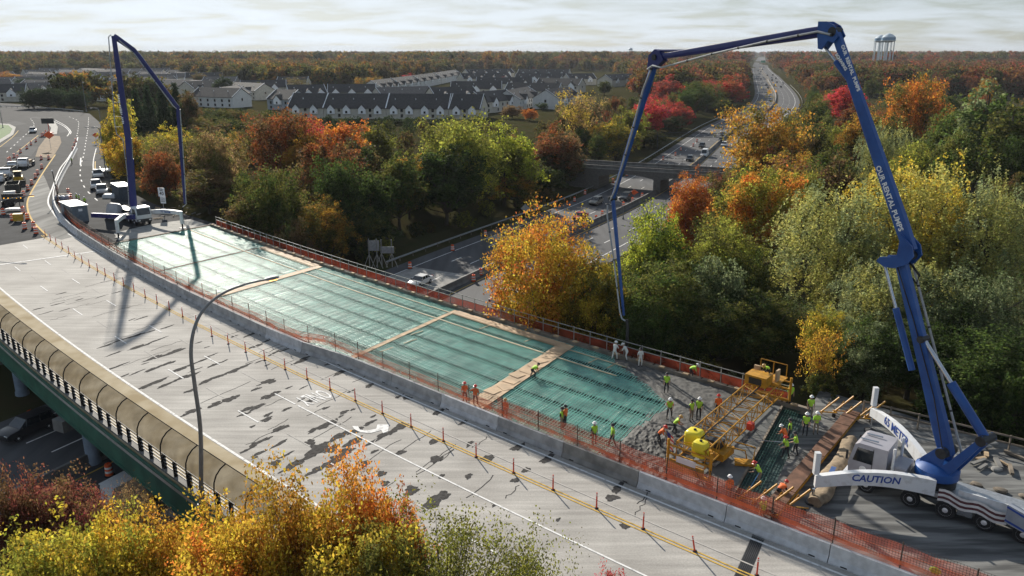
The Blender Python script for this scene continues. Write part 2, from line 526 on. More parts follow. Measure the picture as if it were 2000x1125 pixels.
sheet([(84, 340), (90, 352), (98, 372), (94, 390), (99, 408), (119, 434), (152, 460), (120, 468), (92, 462), (64, 434), (54, 408), (56, 386), (68, 362)], M('ramp_concrete', (.24, .235, .22), .9, var=.3, scale=.5, world=True, spec=.05, stretch=(1, .15, 1, .4)), .008, 'ramp_lane_concrete', appr)
sheet([(93, 264), (117, 266), (120, 278), (114, 290), (102, 309), (69, 306), (75, 288)], m_dirt, .07, 'dirt_median', appr)
sheet([(96, 233), (108, 239), (113, 248), (111, 262), (96, 262), (100, 250), (92, 240)], m_conc_l, .09, 'concrete_island_nose', appr)
sheet([(-160, 268), (-160, 236), (0, 242), (16.5, 244.5), (24, 252), (20, 260), (0, 272), (-160, 360)], m_grass, .14, 'grass_island', appr)
sheet([(0, 241), (18, 242), (31, 248), (26, 263), (0, 279), (-160, 372), (-160, 360), (0, 272), (20, 260), (24, 252), (16.5, 244.5), (0, 243)], m_conc_l, .15, 'island_pavement', appr)
sheet([(48, 228), (72, 228), (104, 236), (128, 250), (136, 258), (116, 259), (112, 246), (98, 235)], m_slab, .008, 'pale_lane_patch', appr)
sheet([(20, 268), (77, 267), (62, 285), (2, 287), (-30, 287)], m_slab, .008, 'pale_lane_patch', appr)
sheet([(152, 268), (192, 266), (190, 283), (184, 324), (156, 324), (148, 295)], m_slab, .008, 'pale_lane_patch', appr)
sheet([(8, 240), (30, 236), (54, 242), (30, 245)], m_slab, .008, 'pale_lane_patch', appr)
sheet([(42, 287), (75, 286), (60, 306), (30, 300)], m_slab, .012, 'pale_lane_patch', appr)
def line(px, w, mat, z=.02, parent=None, name='painted_line'):
    pl = catmull(PX(px, z), 6)
    return MB().strip(offset(pl, -w / 2), offset(pl, w / 2)).build(name, mat, parent)
line([(108, 302), (90, 328), (74, 353), (56, 386), (54, 408), (64, 432), (92, 460)], .28, m_yellow, parent=appr)
line([(152, 268), (147, 285), (132, 310), (117, 330), (103, 365), (94, 391), (100, 409), (121, 436), (150, 458)], .28, m_white, parent=appr)
line([(104, 236), (124, 246), (135, 256), (134, 262), (131, 266)], .25, m_white, parent=appr)
line([(107, 234), (127, 245), (138, 256), (137, 262)], .25, m_white, parent=appr)
line([(185, 345), (182, 330), (183, 310), (188, 290)], .2, m_white, parent=appr)
line([(190, 345), (186, 330), (186, 315)], .2, m_yellow, parent=appr)
line([(0, 287), (24, 268), (36, 255)], .22, m_yellow, parent=appr)
line([(33, 297), (75, 264)], .22, m_yellow, parent=appr)
line([(157, 322), (158, 308)], .3, m_white, parent=appr)
dm = MB()
for poly_, nn in (([(173, 230), (172, 250), (168, 275), (164, 300), (158, 324), (157, 345), (168, 370), (200, 400)], 15),
                  ([(135, 228), (152, 236), (153, 250), (150, 266)], 6), ([(60, 232), (66, 246), (40, 272), (10, 300)], 7)):
    pl = resample(catmull(PX(poly_, .02), 8), 3.0)
    for a, b in list(zip(pl, pl[1:]))[::3]:
        t = (b - a).normalized(); q = V(t.y, -t.x, 0) * .12
        dm.poly([a - q, b - q, b + q, a + q])
tag(dm.build('lane_dashes', m_white, appr), kind='stuff')
guardrail(resample(PX([(-60, 209), (0, 210), (60, 212), (120, 216), (166, 221)], 0), 6), 'long pale guard rail on the far side of the curving approach road', h=1.0)

# right approach: the pump truck's pavement and embankment behind the far joint
ra = [BW(15.9, v) for v in (4.3, 8, 13, 18, 23, 27)] + [BR(26, 26), BR(40, 25), BR(60, 25), BR(60, -16), BR(30, -16)] + [BW(15.9, -16), BW(15.9, -5), BW(15.9, 4.2)]
ra = [V(p.x, p.y, -.012) for p in ra]
mb = MB(); mb.poly(ra); n_ = len(ra)
mb.add(ra + [p + V(0, 0, -9) for p in ra], [(i, (i + 1) % n_, n_ + (i + 1) % n_, n_ + i) for i in range(n_)])
tag(mb.build('right_approach', M('scored_concrete', (.10, .10, .098), .85, col2=(.22, .22, .21), scale=.9, world=True, spec=.1, bump=.2, bscale=8, stretch=(.25, 2.2, 1, math.radians(41)), ramp=(.4, .62))), kind='structure')
# ------------------------------------------------------------------ existing bridge deck
WL, WR = -99.5, 15.9
def deck_mat():
    m = bpy.data.materials.new('tined_concrete_deck'); m.use_nodes = True
    n, l = m.node_tree.nodes, m.node_tree.links; b = n['Principled BSDF']
    b.inputs['Roughness'].default_value = .85; b.inputs['Specular IOR Level'].default_value = .15
    g = n.new('ShaderNodeNewGeometry')
    def noise(scale, rot, st, detail=6):
        mp = n.new('ShaderNodeMapping'); mp.vector_type = 'TEXTURE' if False else 'POINT'
        mp.inputs['Rotation'].default_value = (0, 0, rot); mp.inputs['Scale'].default_value = st
        l.new(g.outputs['Position'], mp.inputs['Vector'])
        no = n.new('ShaderNodeTexNoise'); no.inputs['Scale'].default_value = scale; no.inputs['Detail'].default_value = detail
        l.new(mp.outputs[0], no.inputs['Vector']); return no.outputs['Fac']
    a = noise(.22, 0, (1, 1, 1)); c = noise(1.4, math.radians(-58), (.12, 2.2, 1)); d = noise(.9, math.radians(41), (.15, 2.0, 1)); f = noise(9, 0, (1, 1, 1), 8)
    def ramp(fac, p0, c0, p1, c1):
        r = n.new('ShaderNodeValToRGB'); r.color_ramp.elements[0].position = p0; r.color_ramp.elements[1].position = p1
        r.color_ramp.elements[0].color = (*c0, 1); r.color_ramp.elements[1].color = (*c1, 1)
        l.new(fac, r.inputs[0]); return r.outputs[0]
    def mul(x, y):
        k = n.new('ShaderNodeMix'); k.data_type = 'RGBA'; k.blend_type = 'MULTIPLY'; k.inputs[0].default_value = 1
        l.new(x, k.inputs[6]); l.new(y, k.inputs[7]); return k.outputs[2]
    base = ramp(a, .35, (.385, .362, .33), .65, (.50, .475, .435))
    base = mul(base, ramp(c, .3, (.82, .82, .82), .7, (1.08, 1.08, 1.08)))
    base = mul(base, ramp(d, .3, (.86, .86, .86), .7, (1.06, 1.06, 1.06)))
    base = mul(base, ramp(f, .3, (.86, .86, .86), .7, (1.08, 1.08, 1.08)))
    l.new(base, b.inputs['Base Color'])
    bp = n.new('ShaderNodeBump'); bp.inputs['Strength'].default_value = .25; bp.inputs['Distance'].default_value = .03
    l.new(f, bp.inputs['Height']); l.new(bp.outputs[0], b.inputs['Normal'])
    return m
m_deck = deck_mat()
m_side = M('sand_coloured_sidewalk', (.33, .26, .155), .9, spec=.08, col2=(.47, .40, .28), scale=.45, bump=.2, bscale=12, world=True)
m_patch = M('asphalt_patch_fill', (.075, .071, .067), .9, spec=.03, var=.3, scale=4, bump=.3, bscale=25, world=True)
m_green = M('green_girder_paint', (.028, .115, .075), .55, var=.25, scale=.6, world=True)
m_blackp = M('black_rail_paint', (.02, .02, .02), .85, spec=.05, var=.2, scale=5)
m_pipe = M('pale_rail_pipe', (.26, .255, .24), .6, metal=.1, var=.1, scale=3)
NS = 60
def wl(w0, w1, v, z, n=NS): return [BW(w0 + (w1 - w0) * i / n, v, z) for i in range(n + 1)]
# the deck as a closed slab: outline in section, swept along the bridge
def sweep(w0, w1, prof, n=NS):
    mb = MB(); mb.loft([[BW(w0 + (w1 - w0) * i / n, v, z) for v, z in prof] for i in range(n + 1)]); return mb
deck = tag(sweep(WL, WR, [(-15.9, -.32), (-15.9, 0), (4.9, 0), (4.9, -.32)]).build('bridge_roadway', m_deck), kind='structure')
# continuing roadway right of the expansion joint
road2 = tag(MB().strip(wl(WR + .75, 46, -15.9, .004, 20), wl(WR + .75, 46, 4.25, .004, 20)).build('roadway', m_deck), kind='structure')
side = tag(sweep(WL - 40, 46, [(-15.7, .0), (-15.7, .2), (-11.35, .2), (-11.3, .15), (-11.27, .0)], 90).build('sidewalk', m_side), kind='structure')
# armoured expansion joint
ej = MB()
for k in range(7):
    ej.strip([BW(WR + .05 + k * .1, v, .012 + .004 * (k % 2)) for v in (-11.2, -4, 3.6)], [BW(WR + .12 + k * .1, v, .012 + .004 * (k % 2)) for v in (-11.2, -4, 3.6)])
tag(ej.build('expansion_joint', m_dark), 'black steel expansion joint across the concrete lanes', 'expansion joint')
# painted lines
def bline(v, w, mat, w0=WL, w1=46, z=.02, name='painted_line'):
    MB().strip(wl(w0, w1, v - w / 2, z, 80), wl(w0, w1, v + w / 2, z, 80)).build(name, mat, deck)
bline(-11.02, .2, m_white); bline(-.13, .11, m_yellow, WL - 2); bline(.13, .11, m_yellow, WL - 2)
bline(.95, .1, M('faded_paint', (.47, .445, .41), .85, spec=.1, var=.1, scale=2, world=True)); bline(3.28, .16, m_white)
bline(-3.6, .13, m_white, -20.5, 46)
dsh = MB(); fade = MB()
for v, st in ((-3.6, 12.2), (-7.3, 12.2)):
    w = -97.0
    while w < (-22 if v > -5 else 40):
        dsh.strip([BW(w, v - .06, .02), BW(w + 3.0, v - .06, .02)], [BW(w, v + .06, .02), BW(w + 3.0, v + .06, .02)])
        fade.strip([BW(w + 6.2, v + .4, .016), BW(w + 9.2, v + .4, .016)], [BW(w + 6.2, v + .5, .016), BW(w + 9.2, v + .5, .016)])
        w += 12.2
tag(dsh.build('lane_dashes', m_white, deck), kind='stuff')
tag(fade.build('worn_lane_dashes', MATS['faded_paint'], deck), kind='stuff')
# stop line near the left joint
sl = [SV(0, 490), SV(90, 478), SV(178, 487)]
MB().strip([BR(-86.0 + .1 * k, -11 + k * 14.0 / 8, .02) for k in range(9)], [BR(-85.6 + .1 * k, -11 + k * 14.0 / 8, .02) for k in range(9)]).build('stop_line', m_white, deck)
# turn arrow and ONLY lettering, read by drivers heading left along the bridge
s0, v0 = SV(726, 835)
ar = [(-1.3, .55), (-.9, .75), (-.1, .7), (.55, .35), (.55, .85), (1.35, -.1), (.5, -.95), (.55, -.35), (-.2, .25), (-.9, .3), (-1.2, .15)]
def onroad(pts, s0, v0, ds=1, dv=1, z=.022): return [BR(s0 + a * ds, v0 + b * dv, z) for a, b in pts]
s_a, v_a = SV(690, 838); s_b, v_b = SV(755, 832)
MB().poly(PX([(688, 832), (699, 832), (703, 839), (718, 841), (735, 837), (737, 829), (760, 829), (758, 842), (748, 846), (745, 840), (722, 846), (704, 844), (692, 838)], .022)).build('turn_arrow', m_white, deck)
tl = SV(612, 776)
Mx = frame(BR(tl[0], tl[1], .022), BR(tl[0], tl[1] - 1) - BR(tl[0], tl[1]), BR(tl[0] + 1, tl[1]) - BR(tl[0], tl[1]))
tm = text_mesh('ONLY_lettering', 'ONLY', 1.0, m_white, deck, Matrix.Identity(4), depth=.002, bold=.01)
tm.data.transform(Matrix.Diagonal((.95, 3.0, 1, 1))); tm.data.transform(Mx)
# asphalt patches: pixel centre, length and width in metres, read from the photograph
PT = [(120, 573, 1.6, .25), (228, 571, 1.2, .35), (75, 603, 1.5, .3), (112, 594, 1.6, .3), (155, 585, 1.2, .25), (90, 611, 1.6, .25), (127, 605, 1.2, .25), (198, 579, 1.8, .22),
      (277, 621, 1.6, .35), (258, 624, 1.2, .2), (205, 676, 1.6, .35), (225, 668, 1.8, .3), (260, 657, 2.6, .5), (292, 648, 1.4, .3), (326, 639, 1.6, .35), (222, 691, 2.0, .25), (272, 677, 2.6, .6), (300, 667, 1.8, .3), (316, 661, 1.4, .25),
      (228, 716, 2.2, .35), (300, 699, 2.2, .55), (330, 691, 2.6, .6), (347, 684, 1.6, .6), (283, 710, .7, .2), (303, 719, 2.2, .55), (325, 711, 1.8, .55), (240, 735, 1.4, .25), (268, 727, 1.6, .25), (350, 722, 1.6, .55), (285, 755, 1.8, .45), (305, 746, 2.6, .55), (325, 751, 2.0, .45), (355, 738, 1.4, .6),
      (368, 714, 1.6, .4), (392, 705, 2.2, .35), (413, 694, 1.4, .22), (382, 722, 1.4, .2), (420, 712, 1.6, .45), (438, 705, .9, .2), (372, 733, 2.0, .5), (400, 746, 1.6, .5), (418, 738, 1.8, .5), (433, 733, 1.2, .5), (455, 725, 1.8, .6), (470, 718, 1.8, .5), (484, 712, .9, .3), (507, 706, 1.2, .2), (522, 713, .9, .2), (372, 763, 1.2, .5), (388, 669, .9, .2), (404, 678, .8, .15),
      (525, 745, 1.3, 1.0), (500, 760, 1.1, .35), (506, 752, .5, .2), (450, 779, 1.6, .9), (420, 790, 1.4, .7), (378, 802, 1.3, .7), (366, 808, 1.3, .4), (527, 773, 1.8, .8), (537, 768, 1.0, .6), (483, 799, 1.4, .6), (503, 795, 1.8, .5), (472, 810, .8, .3), (482, 808, .8, .25), (523, 810, 1.0, .4), (521, 819, 1.2, .55), (560, 799, .9, .4), (564, 757, .9, .2), (592, 757, 1.0, .18), (493, 833, .6, .25), (547, 837, 1.6, .65), (607, 782, 1.1, .6), (588, 781, .9, .25),
      (636, 797, .8, .3), (672, 805, 1.1, .4), (689, 800, .6, .25), (650, 824, 1.3, .6), (632, 832, 1.7, .6), (612, 840, 1.4, .4), (666, 813, .7, .2), (696, 841, 1.5, .7), (722, 826, 1.2, .5), (729, 813, .6, .3), (665, 850, 1.6, .7), (653, 857, 1.0, .5), (690, 863, 1.8, .9), (700, 855, .8, .3), (606, 864, .8, 1.0), (625, 874, 1.2, 1.4), (612, 885, 1.8, 1.1), (632, 868, 1.0, .5), (648, 877, 1.3, .9), (675, 882, 1.7, .8), (660, 895, 1.3, .9), (642, 907, 1.3, .8), (620, 917, 1.2, .6), (605, 925, 1.0, .3),
      (545, 867, 1.6, .35), (512, 861, 1.7, .4), (495, 869, .8, .5), (482, 879, 1.2, .3), (505, 886, 1.4, .35), (498, 894, .5, .2), (560, 888, 1.3, .25), (539, 904, .9, .7), (575, 907, 1.9, .8), (550, 921, .7, .2), (722, 866, 1.2, .3), (731, 882, .8, .3), (714, 905, .8, .8), (782, 884, .9, .5), (746, 925, .8, .6), (752, 944, .8, .5), (748, 850, 1.3, .6), (767, 842, 1.7, .6), (785, 832, 1.5, .8), (742, 856, 1.0, .3),
      (493, 652, 2.2, .5), (500, 676, 1.8, .45), (535, 690, 1.6, .3), (525, 664, 1.6, .45), (558, 683, 1.6, .3), (586, 706, 2.2, .5), (597, 699, 1.6, .4), (642, 711, .9, .5), (665, 728, 1.8, .5), (457, 657, .9, .3), (686, 764, .8, .3), (722, 753, 1.0, .6), (780, 774, 1.1, .3), (795, 777, .8, .9), (858, 804, 1.6, .6), (905, 825, 1.0, .4), (917, 867, 1.0, .4), (953, 895, 1.2, .8), (1012, 873, 1.6, .6), (1070, 895, 1.6, .7), (1207, 953, 1.5, .6), (1195, 972, .8, .9), (803, 958, 1.2, 1.0), (846, 980, 2.3, .9), (865, 968, 1.3, .8), (852, 897, 1.2, .8), (862, 930, .6, .4), (848, 862, 1.1, .6), (915, 930, .7, .5), (1028, 918, .7, .6), (1006, 938, .7, .5), (1220, 1028, .6, .6), (965, 987, .5, .2), (1090, 1015, .5, .2)]
def blob(a, b, rnd, n=18):
    ph = [rnd.uniform(0, 6.28) for _ in range(4)]
    out = []
    for k in range(n):
        t = 2 * math.pi * k / n
        r = 1 + .15 * math.sin(2 * t + ph[0]) + .16 * math.sin(3 * t + ph[1]) + .12 * math.sin(6 * t + ph[2]) + .08 * math.sin(9 * t + ph[3]) + rnd.uniform(-.1, .1)
        out.append((a / 2 * r * math.cos(t), b / 2 * r * math.sin(t)))
    return out
rp = random.Random(5)
for ip, (px, py, L, B) in enumerate(PT):
    s_, v_ = SV(px, py); p0 = BR(s_, v_)
    an = math.radians(90 - 31) + rp.uniform(-.1, .1)       # along the skewed cracks
    ca, sa = math.cos(an), math.sin(an)
    pts = [V(p0.x + x * ca - y * sa, p0.y + x * sa + y * ca, .007 + ip * .00006) for x, y in blob(L * .95, B * .9, rp, 26)]
    MB().poly(pts).build('asphalt_patch', m_patch, deck)
# long wandering cracks, sealed thin
ck = MB()
for k in range(46):
    w = rp.uniform(-70, 14); v = rp.uniform(-10.5, 2.5); L = rp.uniform(1.5, 5)
    pl = [BW(w + rp.uniform(-.12, .12), v + L * i / 6, .006) for i in range(7)]
    ck.strip(offset(pl, -.03), offset(pl, .02 + rp.uniform(0, .03)))
tag(ck.build('sealed_cracks', m_patch, deck), kind='stuff')

# ------------------------------------------------------------------ girders, piers, abutments under both decks
gird = thing('fascia_girder', 'green painted steel edge girder below the sidewalk railing', 'girder')
sweep(WL, 46, [(-15.87, -1.75), (-15.87, -.02), (-15.8, -.02), (-15.8, -1.75)]).build('web', m_green, gird)
sweep(WL, 46, [(-16.05, -1.85), (-16.05, -1.75), (-15.6, -1.75), (-15.6, -1.85)]).build('bottom_flange', m_green, gird)
sweep(WL, 46, [(-15.93, -.02), (-15.93, .1), (-15.75, .1), (-15.75, -.02)]).build('top_flange', m_green, gird)
for k in range(12):
    v = -13.6 + k * 3.2
    g = sweep(-86, 15, [(v - .02, -1.8), (v - .02, -.36), (v + .02, -.36), (v + .02, -1.8)], 24); g.loft([[BW(-86 + 101 * i / 24, v + a, z) for a, z in ((-.2, -1.9), (-.2, -1.8), (.2, -1.8), (.2, -1.9))] for i in range(25)])
    tag(g.build('deck_girder', m_green), 'green steel girder running beneath the bridge deck', 'girder', 'girders beneath the bridge deck')
m_colm = M('blue_grey_column_paint', (.20, .25, .31), .7, var=.2, scale=1, world=True)
def pier(d0, label, n=8):
    root = thing('bridge_pier', label, 'pier')
    # where the line at highway offset d0 runs beneath the bridge
    line_ = [p for p in resample(offset(HW, d0), .5)]
    sv = [(w2sv(p.x, p.y)[1], p) for p in line_ if -10 < p.y < 160]
    sv = [(v, p) for v, p in sv if -16.5 < v < 22.5]
    step = max(1, len(sv) // n); caps = []
    for v, p in sv[step // 2::step]:
        MB().lathe([(.65, 0), (.62, .4), (.55, .5), (.55, 4.4)], (p.x, p.y, -7.05), 20).build('column', m_colm, root, smooth=True)
    MB().beam(sv[0][1] + V(0, 0, 4.55), sv[-1][1] + V(0, 0, 4.55), 1.3, 1.0).build('cap_beam', m_concd, root)
pier(-19.5, 'row of blue grey round columns carrying the bridge beside the highway shoulder')
pier(.0, 'row of round columns carrying the bridge in the highway median')
pier(19.5, 'row of round columns carrying the bridge on the tree side of the highway')

# ------------------------------------------------------------------ sidewalk railing with curved fence
rail = thing('bridge_railing', 'black sidewalk railing with pale pipes and curved mesh fence above green girder', 'railing', BR(-18, -15.4, .2) * 0)
R0, R1 = -80, 12
VR = -15.45
for z in (.42, .68, .94, 1.18):
    MB().tube([BW(R0 + (R1 - R0) * i / 60, VR, z + .2) for i in range(61)], .045, 6).build('rail_pipe', m_pipe, rail)
MB().loft([[BW(R0 + (R1 - R0) * i / 60, VR + a, z) for a, z in ((-.2, .2), (-.2, .34), (.2, .34), (.2, .2))] for i in range(61)]).build('kerb_plinth', m_concd, rail)
def curve_post(w):
    return [BW(w, VR - .08, .25), BW(w, VR - .08, 1.5), BW(w, VR - .02, 1.95), BW(w, VR + .18, 2.35), BW(w, VR + .55, 2.65), BW(w, VR + .95, 2.78)]
w = R0; posts = []
while w < R1:
    posts.append(w)
    MB().tube(curve_post(w), .045, 6).build('curved_post', m_blackp, rail)
    MB().box(BW(w + 1.75, VR, .82), (.2, .2, 1.1), brot(w)).build('rail_post', m_blackp, rail)
    MB().box(BW(w + .25, VR, .82), (.2, .2, 1.1), brot(w)).build('rail_post', m_blackp, rail)
    w += 3.5
m_net = net_mat('black_wire_mesh', (.03, .026, .022), .52)
ring = [[BW(w, *q) for q in ((VR - .08, 1.45), (VR - .02, 1.95), (VR + .18, 2.35), (VR + .55, 2.65), (VR + .95, 2.78))] for w in np.linspace(posts[0], posts[-1], 40)]
mb = MB()
for a, b in zip(ring, ring[1:]): mb.strip(a, b)
mb.build('wire_mesh', m_net, rail, smooth=True)
MB().tube([r[-1] for r in ring], .03, 6).build('top_rail', m_blackp, rail)
MB().tube([r[0] for r in ring], .025, 6).build('mesh_rail', m_blackp, rail)

# ------------------------------------------------------------------ near concrete barrier, cast lengths
BPX = [(700, 737), (630, 711), (560, 682), (490, 649), (420, 616), (336, 574), (245, 525), (175, 481), (133, 451), (112, 426), (101, 401), (103, 377), (117, 345), (134, 315), (148, 288)]
bl = [BR(s, 4.1, 0) for s in np.arange(44, -24, -2.0)] + [p + V(.3, .35, 0) for p in PX(BPX[2:])]
bl = resample(catmull(bl, 4), 6.1)
jb = [(-.32, 0), (-.32, .09), (-.15, .36), (-.1, 1.07), (.1, 1.07), (.15, .36), (.32, .09), (.32, 0)]
m_bar = M('barrier_concrete', (.34, .345, .345), .75, var=.22, scale=1.3, bump=.3, bscale=10, world=True)
m_barw = M('whitewashed_barrier', (.50, .51, .52), .8, var=.15, scale=2.2, bump=.25, bscale=12, world=True)
m_bard = M('stained_barrier', (.22, .215, .20), .8, var=.3, scale=1.0, bump=.3, bscale=9, world=True)
NB = [m_bar, m_barw, m_barw, m_barw, m_bar, m_bard, m_bar, m_barw, m_bar, m_barw, m_bar, m_bar]
for i, (a, b) in enumerate(zip(bl, bl[1:])):
    mt = [m_bard, m_barw, m_bar, m_barw, m_barw, m_barw, m_bard, m_bar, m_barw, m_bar, m_bar, m_bar, m_barw, m_bar][i] if i < 14 else (m_barw if i > 22 else m_bar)
    mid = (a + b) / 2; t = (b - a).normalized(); L = (b - a).length - .05
    n_ = V(t.y, -t.x, 0)
    root = thing('concrete_barrier', {m_bar: 'plain grey concrete barrier section under the construction fence', m_barw: 'whitened concrete barrier section under the construction fence', m_bard: 'dark stained concrete barrier section under the construction fence'}[mt], 'barrier', mid, math.atan2(t.y, t.x), 'barrier sections beside the new deck')
    m2 = MB().loft([[V(x, y, z) for y, z in jb] for x in (-L / 2, L / 2)])
    m2.build('barrier_body', mt, root)
    MB().box((-L * .36, 0, .10), (.35, .645, .07)).build('lifting_slot', m_rubber, root)
    MB().box((L * .36, 0, .10), (.35, .645, .07)).build('lifting_slot', m_rubber, root)
# ------------------------------------------------------------------ construction fence behind the barrier
m_onet = net_mat('orange_netting', (.62, .16, .07), .62)
m_onet2 = net_mat('worn_orange_netting', (.60, .15, .09), .40)
m_fpost = M('rusty_fence_post', (.10, .075, .06), .6, metal=.4, var=.3, scale=6)
m_wire = M('fence_wire', (.10, .07, .06), .55, metal=.3, var=.1, scale=3)
fl = [BR(s, 4.72, 0) for s in np.arange(44, -30, -2.0)] + [p + V(.75, .8, 0) for p in PX(BPX[2:12])]
fl = catmull(fl, 4); fl = resample(fl, .5)
fence = thing('construction_fence', 'rusty post and wire fence hung with orange netting above the concrete barrier', 'fence')
for p in fl[::7]:
    MB().tube([p, p + V(.0, 0, 2.35)], .035, 6).build('post', m_fpost, fence)
wires = MB()
for z in np.arange(1.15, 2.3, .14): wires.tube([p + V(0, 0, z) for p in fl[::3]], .010, 3, cap=False)
vl = resample(fl, .15)
for p in vl: wires.beam(p + V(0, 0, 1.1), p + V(0, 0, 2.28), .013, .013)
tag(wires.build('wire_mesh', m_wire, fence), kind='stuff')
def strip_z(pl, z0, z1, wob, seed):
    r = random.Random(seed); A = []; B = []
    for i, p in enumerate(pl):
        k = wob * math.sin(i * .9 + seed) + r.uniform(-wob, wob) * .4
        A.append(p + V(0, 0, z0)); B.append(p + V(k * .3, k * .3, z1 + k))
    return A, B
hi = fl[:100]; lo_ = fl[96:]
MB().strip(*strip_z(hi, .5, 2.15, .05, 1)).build('netting', m_onet2, fence)
MB().strip(*strip_z(lo_, .7, 1.55, .05, 2)).build('netting', m_onet2, fence)
MB().strip(*strip_z([p + V(-.05, -.06, 0) for p in fl], 1.0, 1.26, .02, 3)).build('debris_strip', m_onet, fence)
MB().tube([p + V(0, 0, 1.62) for p in fl[::2]], .02, 5).build('mid_wire', M('orange_cord', (.5, .14, .07), .7), fence)
# ------------------------------------------------------------------ delineator posts
m_red = M('red_plastic_post', (.62, .06, .03), .45, var=.08, scale=3)
m_refl = M('white_reflective_band', (.75, .73, .70), .35, var=.05, scale=3)
dl = tag(thing('delineator_post', 'slim red delineator post with white bands on black base along yellow line', 'delineator', group='red delineators along the yellow line'))
MB().lathe([(.055, .05), (.05, .12), (.045, 1.08), (.03, 1.1)], (0, 0, 0), 10).build('tube', m_red, dl, smooth=True)
for z in (.88, .99): MB().lathe([(.051, z), (.051, z + .05)], (0, 0, 0), 10).build('reflective_band', m_refl, dl)
MB().lathe([(.13, 0.012), (.13, .04), (.07, .07)], (0, 0, 0), 10).build('base', m_rubber, dl)
DPX = [(1478, 1124), (1357, 1077), (1256, 1033), (1165, 993), (1080, 957), (1003, 924), (930, 893), (866, 862), (803, 834), (747, 808), (694, 783), (645, 762), (600, 741), (557, 722), (517, 704), (480, 688), (446, 672), (414, 657)]
spots = [SV(x, y) for x, y in DPX]; s_ = spots[-1][0]
lp = [(357, 619), (331, 605), (307, 592), (284, 581), (262, 569), (242, 559), (224, 549), (206, 539), (191, 530), (175, 522), (161, 514), (147, 506), (135, 495), (122, 486), (110, 478), (99, 470), (89, 462), (384, 635)]
for i, (s_, v_) in enumerate(spots + [SV(x, y) for x, y in lp]):
    p = BR(s_, v_, .0)
    o = dl if i == 0 else dup(dl, p, 0)
    o.location = p
    if i == 1: o.rotation_euler = (0.1, -.2, 0); o['label'] = 'slim red delineator post knocked into a lean beside the yellow line'; o['group'] = ''; del o['group']
# ------------------------------------------------------------------ new deck under construction
V0, V1 = 5.1, 21.7
m_form = M('galvanised_form_deck', (.33, .43, .40), .48, metal=.38, spec=.3, var=.2, scale=1.5, world=True)
m_tgird = M('girder_top_dark', (.02, .05, .045), .6, var=.3, scale=2, world=True)
m_rebar = M('green_epoxy_rebar', (.19, .46, .39), .48, var=.25, scale=.7, world=True, spec=.3)
m_rebard = M('dark_bar', (.03, .05, .045), .6)
WF0, WF1 = -86.5, 13.9
nd = tag(sweep(WF0, WF1 + .1, [(4.95, -.5), (4.95, -.3), (22.6, -.3), (22.6, -.5)]).build('deck_formwork_floor', m_tgird), kind='structure')
NBAY = 6; BWD = (V1 - V0) / NBAY
for b in range(NBAY):
    a0 = V0 + b * BWD + .4; a1 = V0 + (b + 1) * BWD - .4
    w = WF0
    while w < 6:                       # corrugated form sheets laid side by side
        n = 13; A = []; B = []
        for i in range(n):
            z = -.17 + (.045 if (i // 2) % 2 else 0)
            ww = w + 3.4 * ((i // 2) + (i % 2) * .72) / 6.0
            A.append(BW(ww, a0, z)); B.append(BW(ww, a1, z))
        MB().strip(A, B).build('form_sheet', m_form, nd)
        w += 3.4
bars = MB(); cross = MB()
def wfront(v):                         # where fresh concrete already covers the steel
    pts = [(5, 3.6), (8.4, 4.3), (13, 4.7), (16.2, 5.4), (17.4, 3.2), (18.7, 1.7), (20.8, -2.7), (22, -3.4)]
    for (a, x), (b, y) in zip(pts, pts[1:]):
        if v <= b: return x + (y - x) * max(0, v - a) / (b - a)
    return pts[-1][1]
def barline(mb, pts, r):
    for a, b in zip(pts, pts[1:]): mb.beam(a, b, r * 2, r * 2)
rb_ = random.Random(3)
nl = int((V1 - V0) / .27)
for k in range(nl + 1):
    v = V0 + (V1 - V0) * k / nl + rb_.uniform(-.012, .012); e = wfront(v) + .6
    n = 22
    if min((v - V0) % BWD, BWD - (v - V0) % BWD) < .3 and .5 < v - V0 < V1 - V0 - .5: continue
    barline(bars, [BW(WF0 + .1 + (e - WF0) * i / n, v, .025) for i in range(n + 1)], .019)
    if k % 2 == 0: barline(bars, [BW(WF0 + .1 + (e - WF0) * i / n, v + .09, -.09) for i in range(n + 1)], .0135)
w = WF0 + .1
while w < 6.5:
    vs = [V0 + (V1 - V0) * i / 40 for i in range(41)]
    vs = [v for v in vs if wfront(v) + .6 > w]
    if len(vs) > 1: cross.beam(BW(w, vs[0], .05), BW(w, vs[-1], .05), .038, .038)
    if len(vs) > 1 and int(w * 10) % 2 == 0: cross.beam(BW(w + .08, vs[0], -.06), BW(w + .08, vs[-1], -.06), .029, .029)
    w += .27
# shear studs and dark chairs along every girder line
studs = MB()
for b in range(NBAY + 1):
    v = V0 + b * BWD
    w = WF0 + .3
    while w < 2:
        for dv in (-.14, 0, .14):
            if V0 - .1 < v + dv < V1 + .1: studs.box(BW(w, v + dv, -.1), (.05, .05, .3))
        w += .45
rm = tag(thing('rebar_mat', 'green epoxy coated reinforcing bar grid covering the unpoured bridge deck', 'rebar mat'))
tag(bars.build('lengthwise_bars', m_rebar, rm), kind='stuff'); tag(cross.build('crosswise_bars', m_rebar, rm), kind='stuff')
tag(studs.build('shear_studs', m_rebard, rm), kind='stuff')
